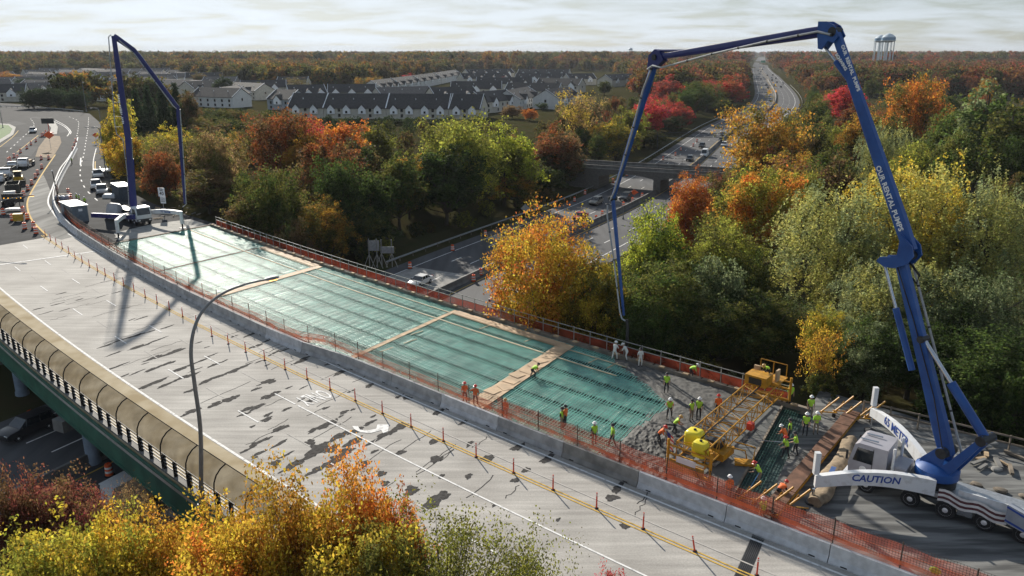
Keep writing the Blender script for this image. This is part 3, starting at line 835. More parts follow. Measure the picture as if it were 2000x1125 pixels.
# upstand form along the far edge with blocks
m_form2 = M('form_plywood', (.20, .175, .14), .8, var=.3, scale=1, world=True)
ff = thing('edge_form', 'grey plywood parapet form along the tree side of the new deck', 'formwork')
w = WF0
while w < 14:
    L = 2.44
    MB().loft([[BW(w + a, v, z) for v, z in ((21.75, -.5), (21.75, .38), (21.85, .38), (21.85, -.5))] for a in (0.01, L - .02)]).build('form_panel', m_form2, ff)
    MB().beam(BW(w + .1, 22.3, .1), BW(w + L - .1, 22.3, .1), .9, .06).build('walkway_board', m_woodd, ff)
    MB().box(BW(w + 1.2, 21.8, .44), (.5, .34, .12), brot(w)).build('form_bracket', m_wood, ff)
    w += L
# far guard railing with netting
fr = thing('edge_guard_railing', 'grey pipe guard railing with dark orange netting on the tree side of new deck', 'railing')
m_frail = M('grey_guard_pipe', (.30, .29, .26), .6, var=.2, scale=3, world=True)
m_dnet = net_mat('dark_orange_netting', (.30, .06, .035), .78)
fw = [(-86 + i * 1.0) for i in range(101)]
def vfar(w): return 22.75
rl = [BW(w, vfar(w), 0) for w in fw]
for z in (.95, 1.42): MB().tube([p + V(0, 0, z) for p in rl[::2]], .04, 6).build('rail', m_frail, fr)
for p in rl[::2]: MB().beam(p + V(0, 0, -.3), p + V(0, 0, 1.5), .07, .07).build('post', m_frail, fr)
for i in range(0, 100, 10):
    seg = rl[i:i + 11]
    MB().strip(*strip_z(seg, .12, .92, .03, i)).build('netting', m_dnet, fr)
# boards, planks and rails on the steel
def planks(name, label, w0, v0, v1, nrow, cat='walkway', width=.3, z=.11, seed=1, mat=None, group=None):
    root = thing(name, label, cat, group=group); r = random.Random(seed)
    for k in range(nrow):
        v = v0
        while v < v1 - .2:
            L = min(r.choice((2.4, 3.0, 3.7)), v1 - v)
            a = BW(w0 + k * width + r.uniform(-.02, .02), v, z + .004 * k); b = BW(w0 + k * width + r.uniform(-.02, .02), v + L - .03, z + .004 * k)
            MB().beam(a, b, width - .02, .045).build('plank', mat or m_wood, root)
            v += L
    return root
m_ply = M('plywood_sheet', (.47, .33, .20), .75, var=.2, scale=.8, world=True)
planks('plank_walkway', 'single dark plank line laid across the rebar beside the left pump', -66.6, 5.2, 20.4, 1, mat=m_woodd)
planks('plank_walkway', 'plywood walkway across the rebar below the curved street lamp', -51.4, 5.2, 21.4, 4, mat=m_ply, seed=2)
planks('plank_walkway', 'narrow plank walkway across the middle of the rebar', -23.9, 5.2, 21.4, 2, seed=3)
rt = planks('plank_walkway', 'wide plywood walkway with a worker kneeling on it', -8.6, 5.2, 21.4, 4, mat=m_ply, seed=4, width=.42)
ro = random.Random(9)
for k in range(11):
    v = 6 + k * 1.3
    MB().box(BW(-8.0 + ro.uniform(-.3, .3), v, .16 + .01 * (k % 3)), (1.2, 1.0, .02), brot(0) + ro.uniform(-.4, .4)).build('plywood_sheet', m_ply, rt)
def lengthwise(label, v, w0, w1, rows, seed, width=.16, mat=None, z=.12, group=None):
    root = thing('screed_rail' if rows == 1 else 'plank_walkway', label, 'rail' if rows == 1 else 'walkway', group=group); r = random.Random(seed)
    for k in range(rows):
        w = w0
        while w < w1 - .3:
            L = min(4.9, w1 - w)
            MB().beam(BW(w, v + k * width, z), BW(w + L - .03, v + k * width + r.uniform(-.04, .04), z), width - .015, .06).build('plank', mat or m_wood, root)
            w += L
    return root
m_rail_w = M('pale_timber_rail', (.50, .41, .27), .75, var=.2, scale=1, world=True)
lengthwise('pale timber rail running along the rebar from left pump to the pour', 18.1, -86, -.5, 1, 1, mat=m_rail_w)
lengthwise('second pale timber rail close to the far edge of the rebar', 20.35, -66, -.5, 1, 2, width=.12, mat=m_rail_w)
lengthwise('board walkway along far edge between the first two cross walkways', 20.7, -66.4, -51.4, 4, 3, width=.28, mat=m_ply)
lengthwise('pale board walkway along far edge leading to wide plywood walkway', 20.4, -23.5, -8.2, 4, 4, width=.3, mat=m_ply)
for k, (w, v) in enumerate(((-22, 11), (-23, 13), (-22.5, 8), (-4, 18.9), (-2, 19.1), (-18, 18.8), (-12, 19.2))):
    tag(MB().beam(BW(w, v, .12), BW(w + .3, v + 1.6, .12), .09, .05).build('loose_board', m_rail_w), 'short pale board lying loose on the rebar', 'board', 'loose boards on the rebar')
# concrete bay edge where the left pump stands
pad = tag(MB().poly([P(x, y, .03) for x, y in ((232, 470), (222, 455), (300, 437), (372, 428), (408, 440), (330, 455))]).build('pump_pad', m_conc_l), kind='structure')
MB().beam(BW(WF0 - .25, 5.2, .1), BW(WF0 - .25, 22, .1), .5, .16).build('end_bulkhead', m_woodd, pad)

# ------------------------------------------------------------------ fresh concrete
def wetmat(name, col, rough, bump, bs, var=.3):
    return M(name, col, rough, var=var, scale=1.3, bump=bump, bscale=bs, world=True, spec=.25)
m_wet1 = wetmat('placed_wet_concrete', (.095, .092, .086), .75, .8, 5)
m_wet2 = wetmat('struck_off_concrete', (.105, .105, .10), .42, .35, 3)
m_wet3 = wetmat('finished_concrete', (.14, .145, .14), .5, .08, 4, var=.15)
def field(name, w_of, v0, v1, nw, nv, zf, mat):
    vs = []; fs = []
    for j in range(nv + 1):
        v = v0 + (v1 - v0) * j / nv; a, b = w_of(v)
        for i in range(nw + 1):
            w = a + (b - a) * i / nw
            vs.append(BW(w, v, zf(w, v, i / nw, j / nv)))
    for j in range(nv):
        for i in range(nw):
            q = j * (nw + 1) + i; fs.append((q, q + 1, q + nw + 2, q + nw + 1))
    mb = MB(); mb.add(vs, fs)
    return mb.build(name, mat, None, smooth=True)
from mathutils import noise as mnoise
def nz(x, y, s): return mnoise.noise(Vector((x * s, y * s, 3.1)))
def lumps(w, v, i, j):
    e = min(1, i * 6) * min(1, (1 - i) * 6)
    rough = 1.0 if v < 12.5 else .45
    r1 = 1 - abs(nz(w, v, 1.1)); r2 = 1 - abs(nz(w + 7, v, 2.6))
    return -.16 * (1 - e) + .06 + e * rough * (.14 * r1 ** 3 + .13 * r2 ** 4 + .05 * nz(w, v, 6))
tag(field('fresh_concrete', lambda v: (wfront(v) - .2 + .35 * nz(v, 1, .9), 10.4), 5.3, 21.6, 74, 130, lumps, m_wet1), 'rough dark wet concrete being placed over the rebar in front of the paver', 'concrete')
tag(field('finished_slab', lambda v: (10.2, 13.75), 5.3, 21.6, 10, 30, lambda w, v, i, j: .115, m_wet3), 'smooth grey finished concrete strip behind the yellow paver', 'concrete')
# joint bay with dark rebar, steel angle beside it
jb_ = MB()
for k in range(40): jb_.beam(BW(13.95 + (k % 2) * .0, 5.3 + k * .42, .03), BW(15.3, 5.3 + k * .42, .03), .03, .03)
for k in range(7): jb_.beam(BW(14.0 + k * .2, 5.3, .06), BW(14.0 + k * .2, 22, .06), .03, .03)
tag(jb_.build('joint_rebar', M('dark_green_bar', (.025, .09, .07), .5)), 'dark rebar cage in the open joint bay between slab and abutment', 'rebar', kind='stuff')
tag(sweep(13.9, 15.85, [(4.95, -.5), (4.95, -.2), (22.6, -.2), (22.6, -.5)], 4).build('joint_floor', m_tgird), kind='structure')
MB().beam(BW(13.82, 5.2, .1), BW(13.82, 22, .1), .14, .2).build('bulkhead', m_woodd, nd)
# embankment edge rail by the pump truck
er = thing('timber_guard_railing', 'brown timber guard railing between the pump truck and the trees', 'railing')
ep = [BR(15 + k * 2.0, 24.2 + .1 * k, 0) for k in range(7)]
for p in ep: MB().beam(p, p + V(0, 0, 1.3), .1, .1).build('post', m_woodd, er)
for a, b in zip(ep, ep[1:]):
    for z in (.65, 1.2): MB().beam(a + V(0, 0, z), b + V(0, 0, z), .05, .13).build('rail', m_woodd, er)
# ------------------------------------------------------------------ foliage
def foliage_mat(name, inst=False, rough=.75, trans=.55):
    m = bpy.data.materials.new(name); m.use_nodes = True
    n, l = m.node_tree.nodes, m.node_tree.links; n.clear()
    out = n.new('ShaderNodeOutputMaterial')
    def attr(nm):
        a = n.new('ShaderNodeAttribute'); a.attribute_type = 'INSTANCER' if inst else 'OBJECT'; a.attribute_name = nm
        return a.outputs['Color']
    tc = n.new('ShaderNodeTexCoord')
    no = n.new('ShaderNodeTexNoise'); no.inputs['Scale'].default_value = 5.5; no.inputs['Detail'].default_value = 3
    l.new(tc.outputs['Object'], no.inputs['Vector'])
    ra = n.new('ShaderNodeValToRGB'); ra.color_ramp.elements[0].position = .44; ra.color_ramp.elements[1].position = .60
    l.new(no.outputs['Fac'], ra.inputs[0])
    mx = n.new('ShaderNodeMix'); mx.data_type = 'RGBA'
    l.new(ra.outputs[0], mx.inputs[0]); l.new(attr('leaf_a'), mx.inputs[6]); l.new(attr('leaf_b'), mx.inputs[7])
    g = n.new('ShaderNodeNewGeometry')
    hs = n.new('ShaderNodeHueSaturation')
    h1 = n.new('ShaderNodeMapRange'); h1.inputs[3].default_value = .475; h1.inputs[4].default_value = .525
    v1 = n.new('ShaderNodeMapRange'); v1.inputs[3].default_value = .55; v1.inputs[4].default_value = 1.5
    wn_ = n.new('ShaderNodeTexWhiteNoise'); wn_.noise_dimensions = '1D'
    l.new(g.outputs['Random Per Island'], wn_.inputs['W'])
    l.new(wn_.outputs['Value'], h1.inputs[0]); l.new(g.outputs['Random Per Island'], v1.inputs[0])
    l.new(h1.outputs[0], hs.inputs['Hue']); l.new(v1.outputs[0], hs.inputs['Value']); l.new(mx.outputs[2], hs.inputs['Color'])
    pb = n.new('ShaderNodeBsdfPrincipled'); pb.inputs['Roughness'].default_value = rough; pb.inputs['Specular IOR Level'].default_value = .12
    l.new(hs.outputs[0], pb.inputs['Base Color'])
    tr = n.new('ShaderNodeBsdfTranslucent'); l.new(hs.outputs[0], tr.inputs[0])
    ms = n.new('ShaderNodeMixShader'); ms.inputs[0].default_value = trans
    l.new(pb.outputs[0], ms.inputs[1]); l.new(tr.outputs[0], ms.inputs[2]); l.new(ms.outputs[0], out.inputs[0])
    MATS[name] = m
    return m
m_leaf = foliage_mat('autumn_leaves'); m_leafi = foliage_mat('distant_leaves', True)
m_bark = M('bark', (.075, .06, .045), .9, var=.35, scale=3, bump=.5, bscale=14)
def leaf_quads(c, size, rng, flat=0.0):
    n = len(c)
    a = rng.normal(size=(n, 3)); a /= np.linalg.norm(a, axis=1)[:, None]
    if flat: a[:, 2] *= flat
    b = rng.normal(size=(n, 3)); b -= a * (np.sum(a * b, 1) / np.maximum(np.sum(a * a, 1), 1e-6))[:, None]
    b /= np.linalg.norm(b, axis=1)[:, None]
    s = size * rng.uniform(.6, 1.35, (n, 1))
    asp = rng.uniform(.45, .8, (n, 1))
    v = np.stack([c - a * s * .5, c + b * s * .5 * asp, c + a * s * .55, c - b * s * .5 * asp], 1).reshape(-1, 3)
    return v
def leaf_mesh(name, v, mat):
    n = len(v) // 4
    me = bpy.data.meshes.new(name)
    me.vertices.add(4 * n); me.vertices.foreach_set('co', v.astype(np.float32).ravel())
    me.loops.add(4 * n); me.loops.foreach_set('vertex_index', np.arange(4 * n, dtype=np.int32))
    me.polygons.add(n); me.polygons.foreach_set('loop_start', np.arange(0, 4 * n, 4, dtype=np.int32))
    me.polygons.foreach_set('loop_total', np.full(n, 4, dtype=np.int32))
    me.materials.append(mat); me.update(calc_edges=True); me.validate()
    return me
UW0 = {'round': .80, 'wide': 1.04, 'tall': .56, 'willow': .98, 'conifer': .58, 'shrub': 1.2, 'sparse': .9}
def crown_pts(kind, rng, nclump, nleaf):
    """points of a unit-height tree; returns leaf centres and the main clump centres"""
    C = []
    if kind == 'conifer':
        for k in range(nclump):
            t = (k + rng.random()) / nclump; z = .08 + .9 * t
            r = (1 - t) ** .9 * .30 * rng.uniform(.55, 1.05) + .012; a = k * 2.399 + rng.normal() * .3
            C.append((r * math.cos(a), r * math.sin(a), z - r * .25, .045 + .05 * (1 - t)))
    else:
        rx, rz, cz, low = {'round': (.36, .38, .60, .24), 'tall': (.24, .42, .57, .16), 'wide': (.46, .36, .60, .28), 'willow': (.44, .43, .56, .12), 'sparse': (.40, .36, .62, .28), 'shrub': (.55, .45, .50, .05)}[kind]
        ph = rng.uniform(0, 6.28, 8)
        for k in range(nclump):
            y = 1 - 2 * (k + .5) / nclump; a = k * 2.399963 + rng.normal() * .25
            q = math.sqrt(max(0, 1 - y * y)); d = np.array([q * math.cos(a), q * math.sin(a), y])
            lobe = 1 + .20 * math.sin(2 * a + ph[0] + 2 * y) + .16 * math.sin(3 * a + ph[1] - 3 * y) + .12 * math.sin(5 * a + ph[2] + 4 * y)
            f = rng.choice([rng.uniform(.78, 1.06), rng.uniform(.35, .75)], p=[.68, .32]) * lobe
            x, yy, z = d * f * np.array([rx, rx, rz]); z += cz
            if z < low: continue
            C.append((x, yy, z, rng.uniform(.055, .115) * (1.25 if kind == 'wide' else 1)))
    C = np.array(C)
    per = max(1, nleaf // len(C)); out = []
    for x, y, z, r in C:
        m = max(4, int(per * (r / C[:, 3].mean()) ** 2))
        if kind == 'willow':
            ns = max(2, m // 18)
            for _ in range(ns):
                b = rng.normal(size=3) * r * .6; L = rng.uniform(.05, .14); t = rng.random((18, 1))
                st = np.array([x, y, z]) + b + np.hstack([t * x * .25 * L / .1 * .5, t * y * .25 * L / .1 * .5, -t * L]) + rng.normal(size=(18, 3)) * .008
                out.append(st)
        else:
            sub = rng.normal(size=(7, 3)) * r * .62
            k = rng.integers(0, 7, m)
            p = np.array([x, y, z]) + sub[k] + rng.normal(size=(m, 3)) * r * .33 * np.array([1, 1, .75])
            out.append(p)
    p = np.vstack(out); p[:, 2] = np.maximum(p[:, 2], .03)
    zq = np.quantile(p[:, 2], .997); rq = np.quantile(np.hypot(p[:, 0], p[:, 1]), .985)
    kz = 1.0 / zq; kr = (UW0[kind] / 2) / rq
    p = p * np.array([kr, kr, kz]); C = C * np.array([kr, kr, kz, 1])
    return p, C
def trunk_mesh(kind, C, rng, thick=.018):
    mb = MB()
    top = .93 if kind in ('conifer', 'tall') else .62
    pts = [V(0, 0, -.06)] + [V(rng.normal() * .008, rng.normal() * .008, top * k / 5) for k in range(1, 6)]
    mb.tube(pts, [thick * 1.35] + [thick * (1 - .16 * k) for k in range(5)], 8)
    lim = 400 if thick < .0125 else 40
    sel = C if len(C) < lim else C[rng.permutation(len(C))[:lim]]
    if kind != 'conifer':
        for x, y, z, r in sel:
            z0 = min(max(.16, z - .30 - .3 * rng.random() * math.hypot(x, y)), top * .95)
            a = V(0, 0, z0); e = V(x, y, z); mid = a.lerp(e, .5) + V(x * .12, y * .12, -.02)
            mb.tube([a, mid, e], [thick * .45, thick * .28, thick * .08], 5, cap=False)
    return mb.mesh('trunk', m_bark, True)
PROTO = {}
def proto(key, kind, nclump, nleaf, leaf, seed, thick=.018, flat=0.0):
    rng = np.random.default_rng(seed)
    p, C = crown_pts(kind, rng, nclump, nleaf)
    PROTO[key] = (leaf_mesh('crown_' + key, leaf_quads(p, leaf, rng, flat), m_leaf), trunk_mesh(kind, C, rng, thick), kind)
for i in range(5): proto('round%d' % i, 'round', 95, 15000, .026, 20 + i)
for i in range(2): proto('wide%d' % i, 'wide', 105, 17000, .024, 40 + i)
for i in range(2): proto('tall%d' % i, 'tall', 70, 8000, .030, 50 + i)
for i in range(2): proto('willow%d' % i, 'willow', 150, 42000, .015, 60 + i, .022)
proto('conifer0', 'conifer', 150, 9000, .028, 70)
for i in range(2): proto('shrub%d' % i, 'shrub', 50, 4500, .05, 80 + i, .014)
for i in range(2): proto('sparse%d' % i, 'sparse', 80, 4200, .024, 90 + i)
for i in range(2): proto('near%d' % i, 'round', 260, 60000, .0165, 100 + i, .012)
proto('nearsparse', 'sparse', 200, 24000, .0125, 110, .010)
for i in range(3): proto('mid%d' % i, 'round', 120, 27000, .0185, 120 + i)
proto('midwide0', 'wide', 130, 32000, .0165, 130)
PAL0 = dict(dark=(.028, .042, .012), green=(.05, .075, .017), olive=(.085, .085, .020), ygreen=(.17, .175, .028), yellow=(.34, .25, .03), gold=(.30, .16, .025), orange=(.38, .14, .025), rust=(.20, .065, .02),
           red=(.30, .04, .025), crimson=(.36, .03, .04), brown=(.10, .062, .028), maroon=(.12, .038, .028), willow=(.23, .22, .062), sage=(.12, .14, .068), conifer=(.018, .032, .014), lime=(.24, .26, .03), tan=(.18, .12, .055))
PAL = {k: tuple(min(.6, v * (1.75 if k in ('willow', 'sage', 'lime', 'ygreen') else 1.6)) for v in c) for k, c in PAL0.items()}
TK = {'round': ['round%d' % i for i in range(5)], 'wide': ['wide0', 'wide1'], 'tall': ['tall0', 'tall1'], 'willow': ['willow0', 'willow1'], 'conifer': ['conifer0'], 'shrub': ['shrub0', 'shrub1'], 'sparse': ['sparse0', 'sparse1'], 'near': ['near0', 'near1'], 'mid': ['mid0', 'mid1', 'mid2'], 'midwide': ['midwide0'], 'nearsparse': ['nearsparse']}
UW = {'round': .80, 'wide': 1.04, 'tall': .56, 'willow': .98, 'conifer': .58, 'shrub': 1.2, 'sparse': .9, 'near': .80, 'mid': .80, 'midwide': 1.04, 'nearsparse': .9}
rt_ = random.Random(77)
def tree(x, y, z, h, wd, kind, ca, cb, label, group=None, name=None):
    nm = name or {'conifer': 'conifer_tree', 'willow': 'willow_tree', 'shrub': 'shrub'}.get(kind, 'deciduous_tree')
    key = rt_.choice(TK[kind]); cr, tk, _ = PROTO[key]
    root = thing(nm, label, 'shrub' if kind == 'shrub' else 'tree', (x, y, z), rt_.uniform(0, 6.28), group)
    s = wd / UW[kind]
    root.scale = (s, s, h)
    c = obj('crown', cr, root); obj('trunk', tk, root)
    j = rt_.uniform(.82, 1.18)
    c['leaf_a'] = [v * j for v in PAL[ca]]; c['leaf_b'] = [v * j for v in PAL[cb]]
    return root
CN = dict(dark='dark green', green='green', olive='olive green', ygreen='yellow green', yellow='bright yellow', gold='golden', orange='orange', rust='rust red', red='red', crimson='crimson', brown='brown', maroon='maroon', willow='pale yellow green', sage='grey green', conifer='dark', lime='lime green', tan='tan')
def ktree(px, py, wpx, Y, kind, ca, cb, label, base=None, group=None):
    wd = wpx * Y / cp / F
    if Y > 110 and base is None:
        for _ in range(60):
            x_ = PD(px, py, Y).x; d_ = float(hw_d(x_, Y)[0][0])
            if abs(d_) > 19.5 + wd * .3: break
            Y *= 1.02 if d_ < 0 else .98
    t = PD(px, py, Y); zb = gz(t.x, Y) if base is None else base
    h = max(7, t.z - zb); wd = wpx * Y / cp / F * 1.0
    KEY.append((t.x, Y, wd / 2))
    if Y < 125 and kind in ('round', 'wide') and base is None: kind = {'round': 'mid', 'wide': 'midwide'}[kind]
    return tree(t.x, Y, zb - .1, h, wd, kind, ca, cb, label, group)
KEY = []
KT = [
 # woods between the left pump and the highway
 (555, 218, 160, 168, 'wide', 'rust', 'brown', 'broad rust brown oak rising above the woods left of the orange maple'),
 (665, 236, 115, 172, 'round', 'orange', 'rust', 'bright orange maple in front of the dark roofed town houses'),
 (612, 232, 52, 190, 'round', 'crimson', 'red', 'small crimson tree tucked between rust oak and orange maple'),
 (737, 240, 75, 192, 'tall', 'olive', 'ygreen', 'olive cone shaped tree beside the orange maple'),
 (890, 228, 190, 168, 'wide', 'ygreen', 'olive', 'broad yellow green tree in front of the town houses'),
 (985, 240, 130, 178, 'round', 'lime', 'olive', 'lime green tree next to the broad yellow green tree'),
 (868, 285, 170, 148, 'round', 'green', 'dark', 'dark green rounded tree in the shade below the yellow green tree'),
 (775, 300, 120, 150, 'round', 'olive', 'green', 'olive rounded tree left of the dark green tree'),
 (1005, 325, 105, 152, 'round', 'olive', 'gold', 'olive tree with golden branch ends beside the highway'),
 (1085, 245, 110, 205, 'round', 'brown', 'rust', 'brown leaved tree between lime tree and the parkway overpass'),
 (1130, 176, 85, 262, 'sparse', 'tan', 'yellow', 'thin pale yellow tree standing before the town houses'),
 (1205, 228, 90, 240, 'round', 'olive', 'yellow', 'olive and yellow tree behind the stone overpass'),
 (1095, 292, 95, 188, 'round', 'dark', 'brown', 'dark tree left of the stone overpass'),
 (1060, 320, 90, 180, 'round', 'dark', 'olive', 'shaded tree on the bank above the highway'),
 (565, 318, 150, 142, 'sparse', 'brown', 'olive', 'thin brown tree with half its leaves gone'),
 (440, 268, 130, 165, 'sparse', 'tan', 'olive', 'thin tan tree behind the brown tree by the left pump boom'),
 (330, 245, 92, 175, 'round', 'yellow', 'ygreen', 'bright yellow tree right of the left pump mast'),
 (308, 295, 78, 152, 'round', 'rust', 'brown', 'rust brown tree just behind the left pump'),
 (232, 185, 46, 215, 'tall', 'ygreen', 'yellow', 'tall narrow yellow green tree behind the left pump mast'),
 (215, 225, 56, 190, 'tall', 'yellow', 'ygreen', 'narrow yellow tree beside the approach road'),
 (243, 262, 80, 172, 'round', 'yellow', 'gold', 'rounded yellow tree beside the parked white trucks'),
 (400, 330, 130, 142, 'round', 'brown', 'olive', 'brown olive tree behind the left pump outrigger'),
 (490, 372, 120, 128, 'round', 'olive', 'brown', 'olive tree close behind the orange edge netting'),
 (625, 385, 130, 122, 'round', 'olive', 'gold', 'olive tree with golden patches close behind the edge netting'),
 (705, 400, 120, 118, 'round', 'dark', 'olive', 'dark tree beside the two standing sign frames'),
 (570, 430, 100, 116, 'round', 'brown', 'dark', 'low brown tree hugging the edge netting'),
 (690, 318, 120, 145, 'round', 'olive', 'brown', 'olive brown tree below the orange maple'),
 (285, 168, 36, 285, 'conifer', 'conifer', 'conifer', 'dark pointed conifer left of the conifer group behind the pump boom'),
 (312, 158, 40, 285, 'conifer', 'conifer', 'conifer', 'tallest dark conifer of the group behind the pump boom'),
 (340, 163, 40, 288, 'conifer', 'conifer', 'conifer', 'dark conifer on the house side of the conifer group'),
 (365, 178, 50, 280, 'round', 'brown', 'dark', 'brown round tree beside the dark conifers'),
 (262, 175, 40, 280, 'conifer', 'conifer', 'conifer', 'dark conifer nearest the approach road'),
 (60, 172, 44, 400, 'round', 'conifer', 'dark', 'dense dark evergreen behind the long guard rail, road side'),
 (88, 170, 44, 400, 'round', 'conifer', 'dark', 'dense dark evergreen behind the guard rail, middle of its row'),
 (118, 172, 40, 400, 'round', 'conifer', 'dark', 'dense dark evergreen behind the guard rail beside the tall lamp'),
 (148, 172, 48, 395, 'round', 'conifer', 'dark', 'dense dark evergreen at the end of its row by the side road'),
 (128, 142, 42, 520, 'round', 'orange', 'rust', 'orange maple among the grey roofs on the left'),
 (166, 140, 30, 530, 'round', 'orange', 'gold', 'smaller orange maple among the grey roofs on the left'),
 # beyond the overpass, left side of the highway
 (1268, 188, 85, 275, 'round', 'crimson', 'red', 'crimson maple behind the tall boom of the big pump'),
 (1325, 200, 66, 292, 'round', 'red', 'maroon', 'red maple right of the crimson maple'),
 (1232, 212, 70, 258, 'round', 'ygreen', 'olive', 'yellow green tree below the crimson maple'),
 (1362, 158, 96, 390, 'wide', 'green', 'olive', 'large green tree amid red maples beside the far highway'),
 (1310, 146, 70, 420, 'round', 'maroon', 'red', 'maroon tree behind the large green tree'),
 (1420, 148, 80, 440, 'round', 'rust', 'red', 'rust red tree beside the far highway bend'),
 (1440, 176, 46, 400, 'round', 'crimson', 'maroon', 'dark crimson tree at the inner edge of the highway bend'),
 (1398, 196, 70, 350, 'round', 'dark', 'olive', 'dark olive tree above the highway guard rail'),
 (1310, 236, 80, 262, 'round', 'dark', 'brown', 'dark tree beside the sign gantry'),
 (1260, 252, 90, 240, 'round', 'olive', 'dark', 'dark olive tree left of the sign gantry'),
 # right side of the highway
 (1500, 200, 178, 186, 'wide', 'gold', 'olive', 'large golden brown tree beside the highway'),
 (1352, 338, 108, 122, 'round', 'rust', 'orange', 'rounded rust orange maple beside the overpass'),
 (1490, 318, 180, 106, 'round', 'ygreen', 'orange', 'green maple turning orange on top behind the rust maple'),
 (1290, 400, 165, 90, 'round', 'lime', 'green', 'lime green tree between the hanging boom and rust maple'),
 (1415, 430, 190, 84, 'round', 'olive', 'ygreen', 'olive yellow tree below the turning maple'),
 (1060, 408, 272, 82, 'wide', 'yellow', 'orange', 'spreading golden orange tree beyond the new deck'),
 (1165, 500, 150, 78, 'round', 'olive', 'yellow', 'olive and yellow tree beside the hanging boom'),
 (1300, 510, 210, 76, 'round', 'olive', 'green', 'broad olive tree right of the hanging boom'),
 (1660, 362, 300, 86, 'willow', 'willow', 'sage', 'huge pale willow left of the blue boom'),
 (1800, 315, 290, 88, 'willow', 'willow', 'yellow', 'huge pale willow behind the blue boom'),
 (1945, 345, 280, 84, 'willow', 'willow', 'sage', 'huge pale willow right of the blue boom'),
 (1745, 500, 240, 71, 'willow', 'sage', 'willow', 'grey green willow in front of the huge willows'),
 (1905, 520, 280, 68, 'willow', 'sage', 'dark', 'dark grey green willow behind the boom cylinder'),
 (1500, 570, 190, 71, 'round', 'dark', 'olive', 'dark tree behind the yellow paver'),
 (1400, 600, 190, 71, 'round', 'dark', 'olive', 'dark tree behind the workers on the pour'),
 (1275, 590, 150, 72, 'round', 'green', 'dark', 'green tree behind the workers in white suits'),
 (1612, 620, 90, 66, 'round', 'ygreen', 'yellow', 'small yellow green tree among dark foliage'),
 (1690, 660, 170, 63, 'round', 'green', 'sage', 'soft green tree left of the boom foot'),
 (1600, 700, 100, 62, 'sparse', 'gold', 'yellow', 'thin golden tree beside the yellow braces'),
 (1950, 640, 300, 59, 'round', 'dark', 'green', 'dark green tree behind the pump cylinder'),
 (1790, 640, 200, 62, 'round', 'dark', 'green', 'dark green tree behind the boom foot'),
 (1735, 245, 130, 150, 'willow', 'sage', 'willow', 'soft grey green tree left of the upper boom'),
 (1690, 215, 100, 190, 'round', 'gold', 'olive', 'golden olive tree behind the boom'),
 (1800, 150, 130, 215, 'wide', 'orange', 'olive', 'broad orange tree right of the boom top'),
 (1625, 285, 110, 140, 'round', 'olive', 'green', 'olive tree right of the golden brown tree'),
 (1865, 215, 120, 170, 'round', 'green', 'olive', 'green tree right of the boom'),
 (1935, 165, 120, 160, 'tall', 'green', 'sage', 'tall green tree near the parked cars'),
 (1985, 200, 120, 150, 'tall', 'olive', 'green', 'tall olive tree near the parked cars'),
 (1585, 230, 90, 200, 'round', 'dark', 'olive', 'dark tree right of the golden brown tree'),
 (1655, 165, 90, 330, 'round', 'crimson', 'red', 'crimson tree by the outer highway bend'),
 (1600, 185, 70, 290, 'round', 'olive', 'green', 'olive tree by the outer highway bend'),
]
for a in KT: ktree(*a)
# foreground trees below the bridge, tops in view
FT = [(690, 912, 160, 33, 'near', 'gold', 'orange', 'orange topped maple in front of the bridge lanes'), (585, 935, 190, 32, 'near', 'gold', 'yellow', 'golden maple left of the orange topped maple'),
      (760, 960, 110, 33.5, 'near', 'orange', 'rust', 'red orange maple edge beside the thin green tree'),
      (460, 985, 190, 31, 'near', 'yellow', 'gold', 'yellow maple below the lamp post'), (330, 985, 190, 32, 'near', 'gold', 'yellow', 'golden maple in front of the railing'), (215, 1010, 180, 31, 'near', 'yellow', 'ygreen', 'yellow maple left of the golden maple by the railing'),
      (60, 1030, 230, 30, 'near', 'ygreen', 'yellow', 'yellow green maple over the shaded highway'), (700, 1040, 240, 29, 'near', 'olive', 'yellow', 'olive maple below the thin green tree'), (400, 1070, 240, 28, 'near', 'yellow', 'orange', 'yellow maple with orange flecks, lowest of the foreground'),
      (95, 925, 150, 41, 'near', 'maroon', 'brown', 'maroon tree beside the shaded highway'), (10, 915, 90, 40, 'near', 'brown', 'maroon', 'maroon tree with rust tips beside the bridge column'), (160, 975, 110, 39, 'near', 'maroon', 'brown', 'maroon and red tree over the guard rail'),
      (860, 985, 330, 31, 'nearsparse', 'olive', 'ygreen', 'thin olive locust tree with bare twigs over the lanes'), (1030, 1040, 230, 30, 'nearsparse', 'ygreen', 'olive', 'thin yellow green locust tree with bare twigs'), (740, 1030, 200, 30, 'nearsparse', 'olive', 'yellow', 'thin olive tree between maple and locust'),
      (1185, 1112, 70, 32, 'near', 'maroon', 'crimson', 'small maroon tree top at the edge of the lanes'),
      (250, 935, 110, 42, 'nearsparse', 'tan', 'brown', 'leafless twiggy shrub tree above the white van')]
for a in FT: ktree(a[0], a[1] + 4, a[2] * (1.6 if a[4] == 'near' else 1.3), *a[3:], base=-4.5 if a[3] < 38 else -7)
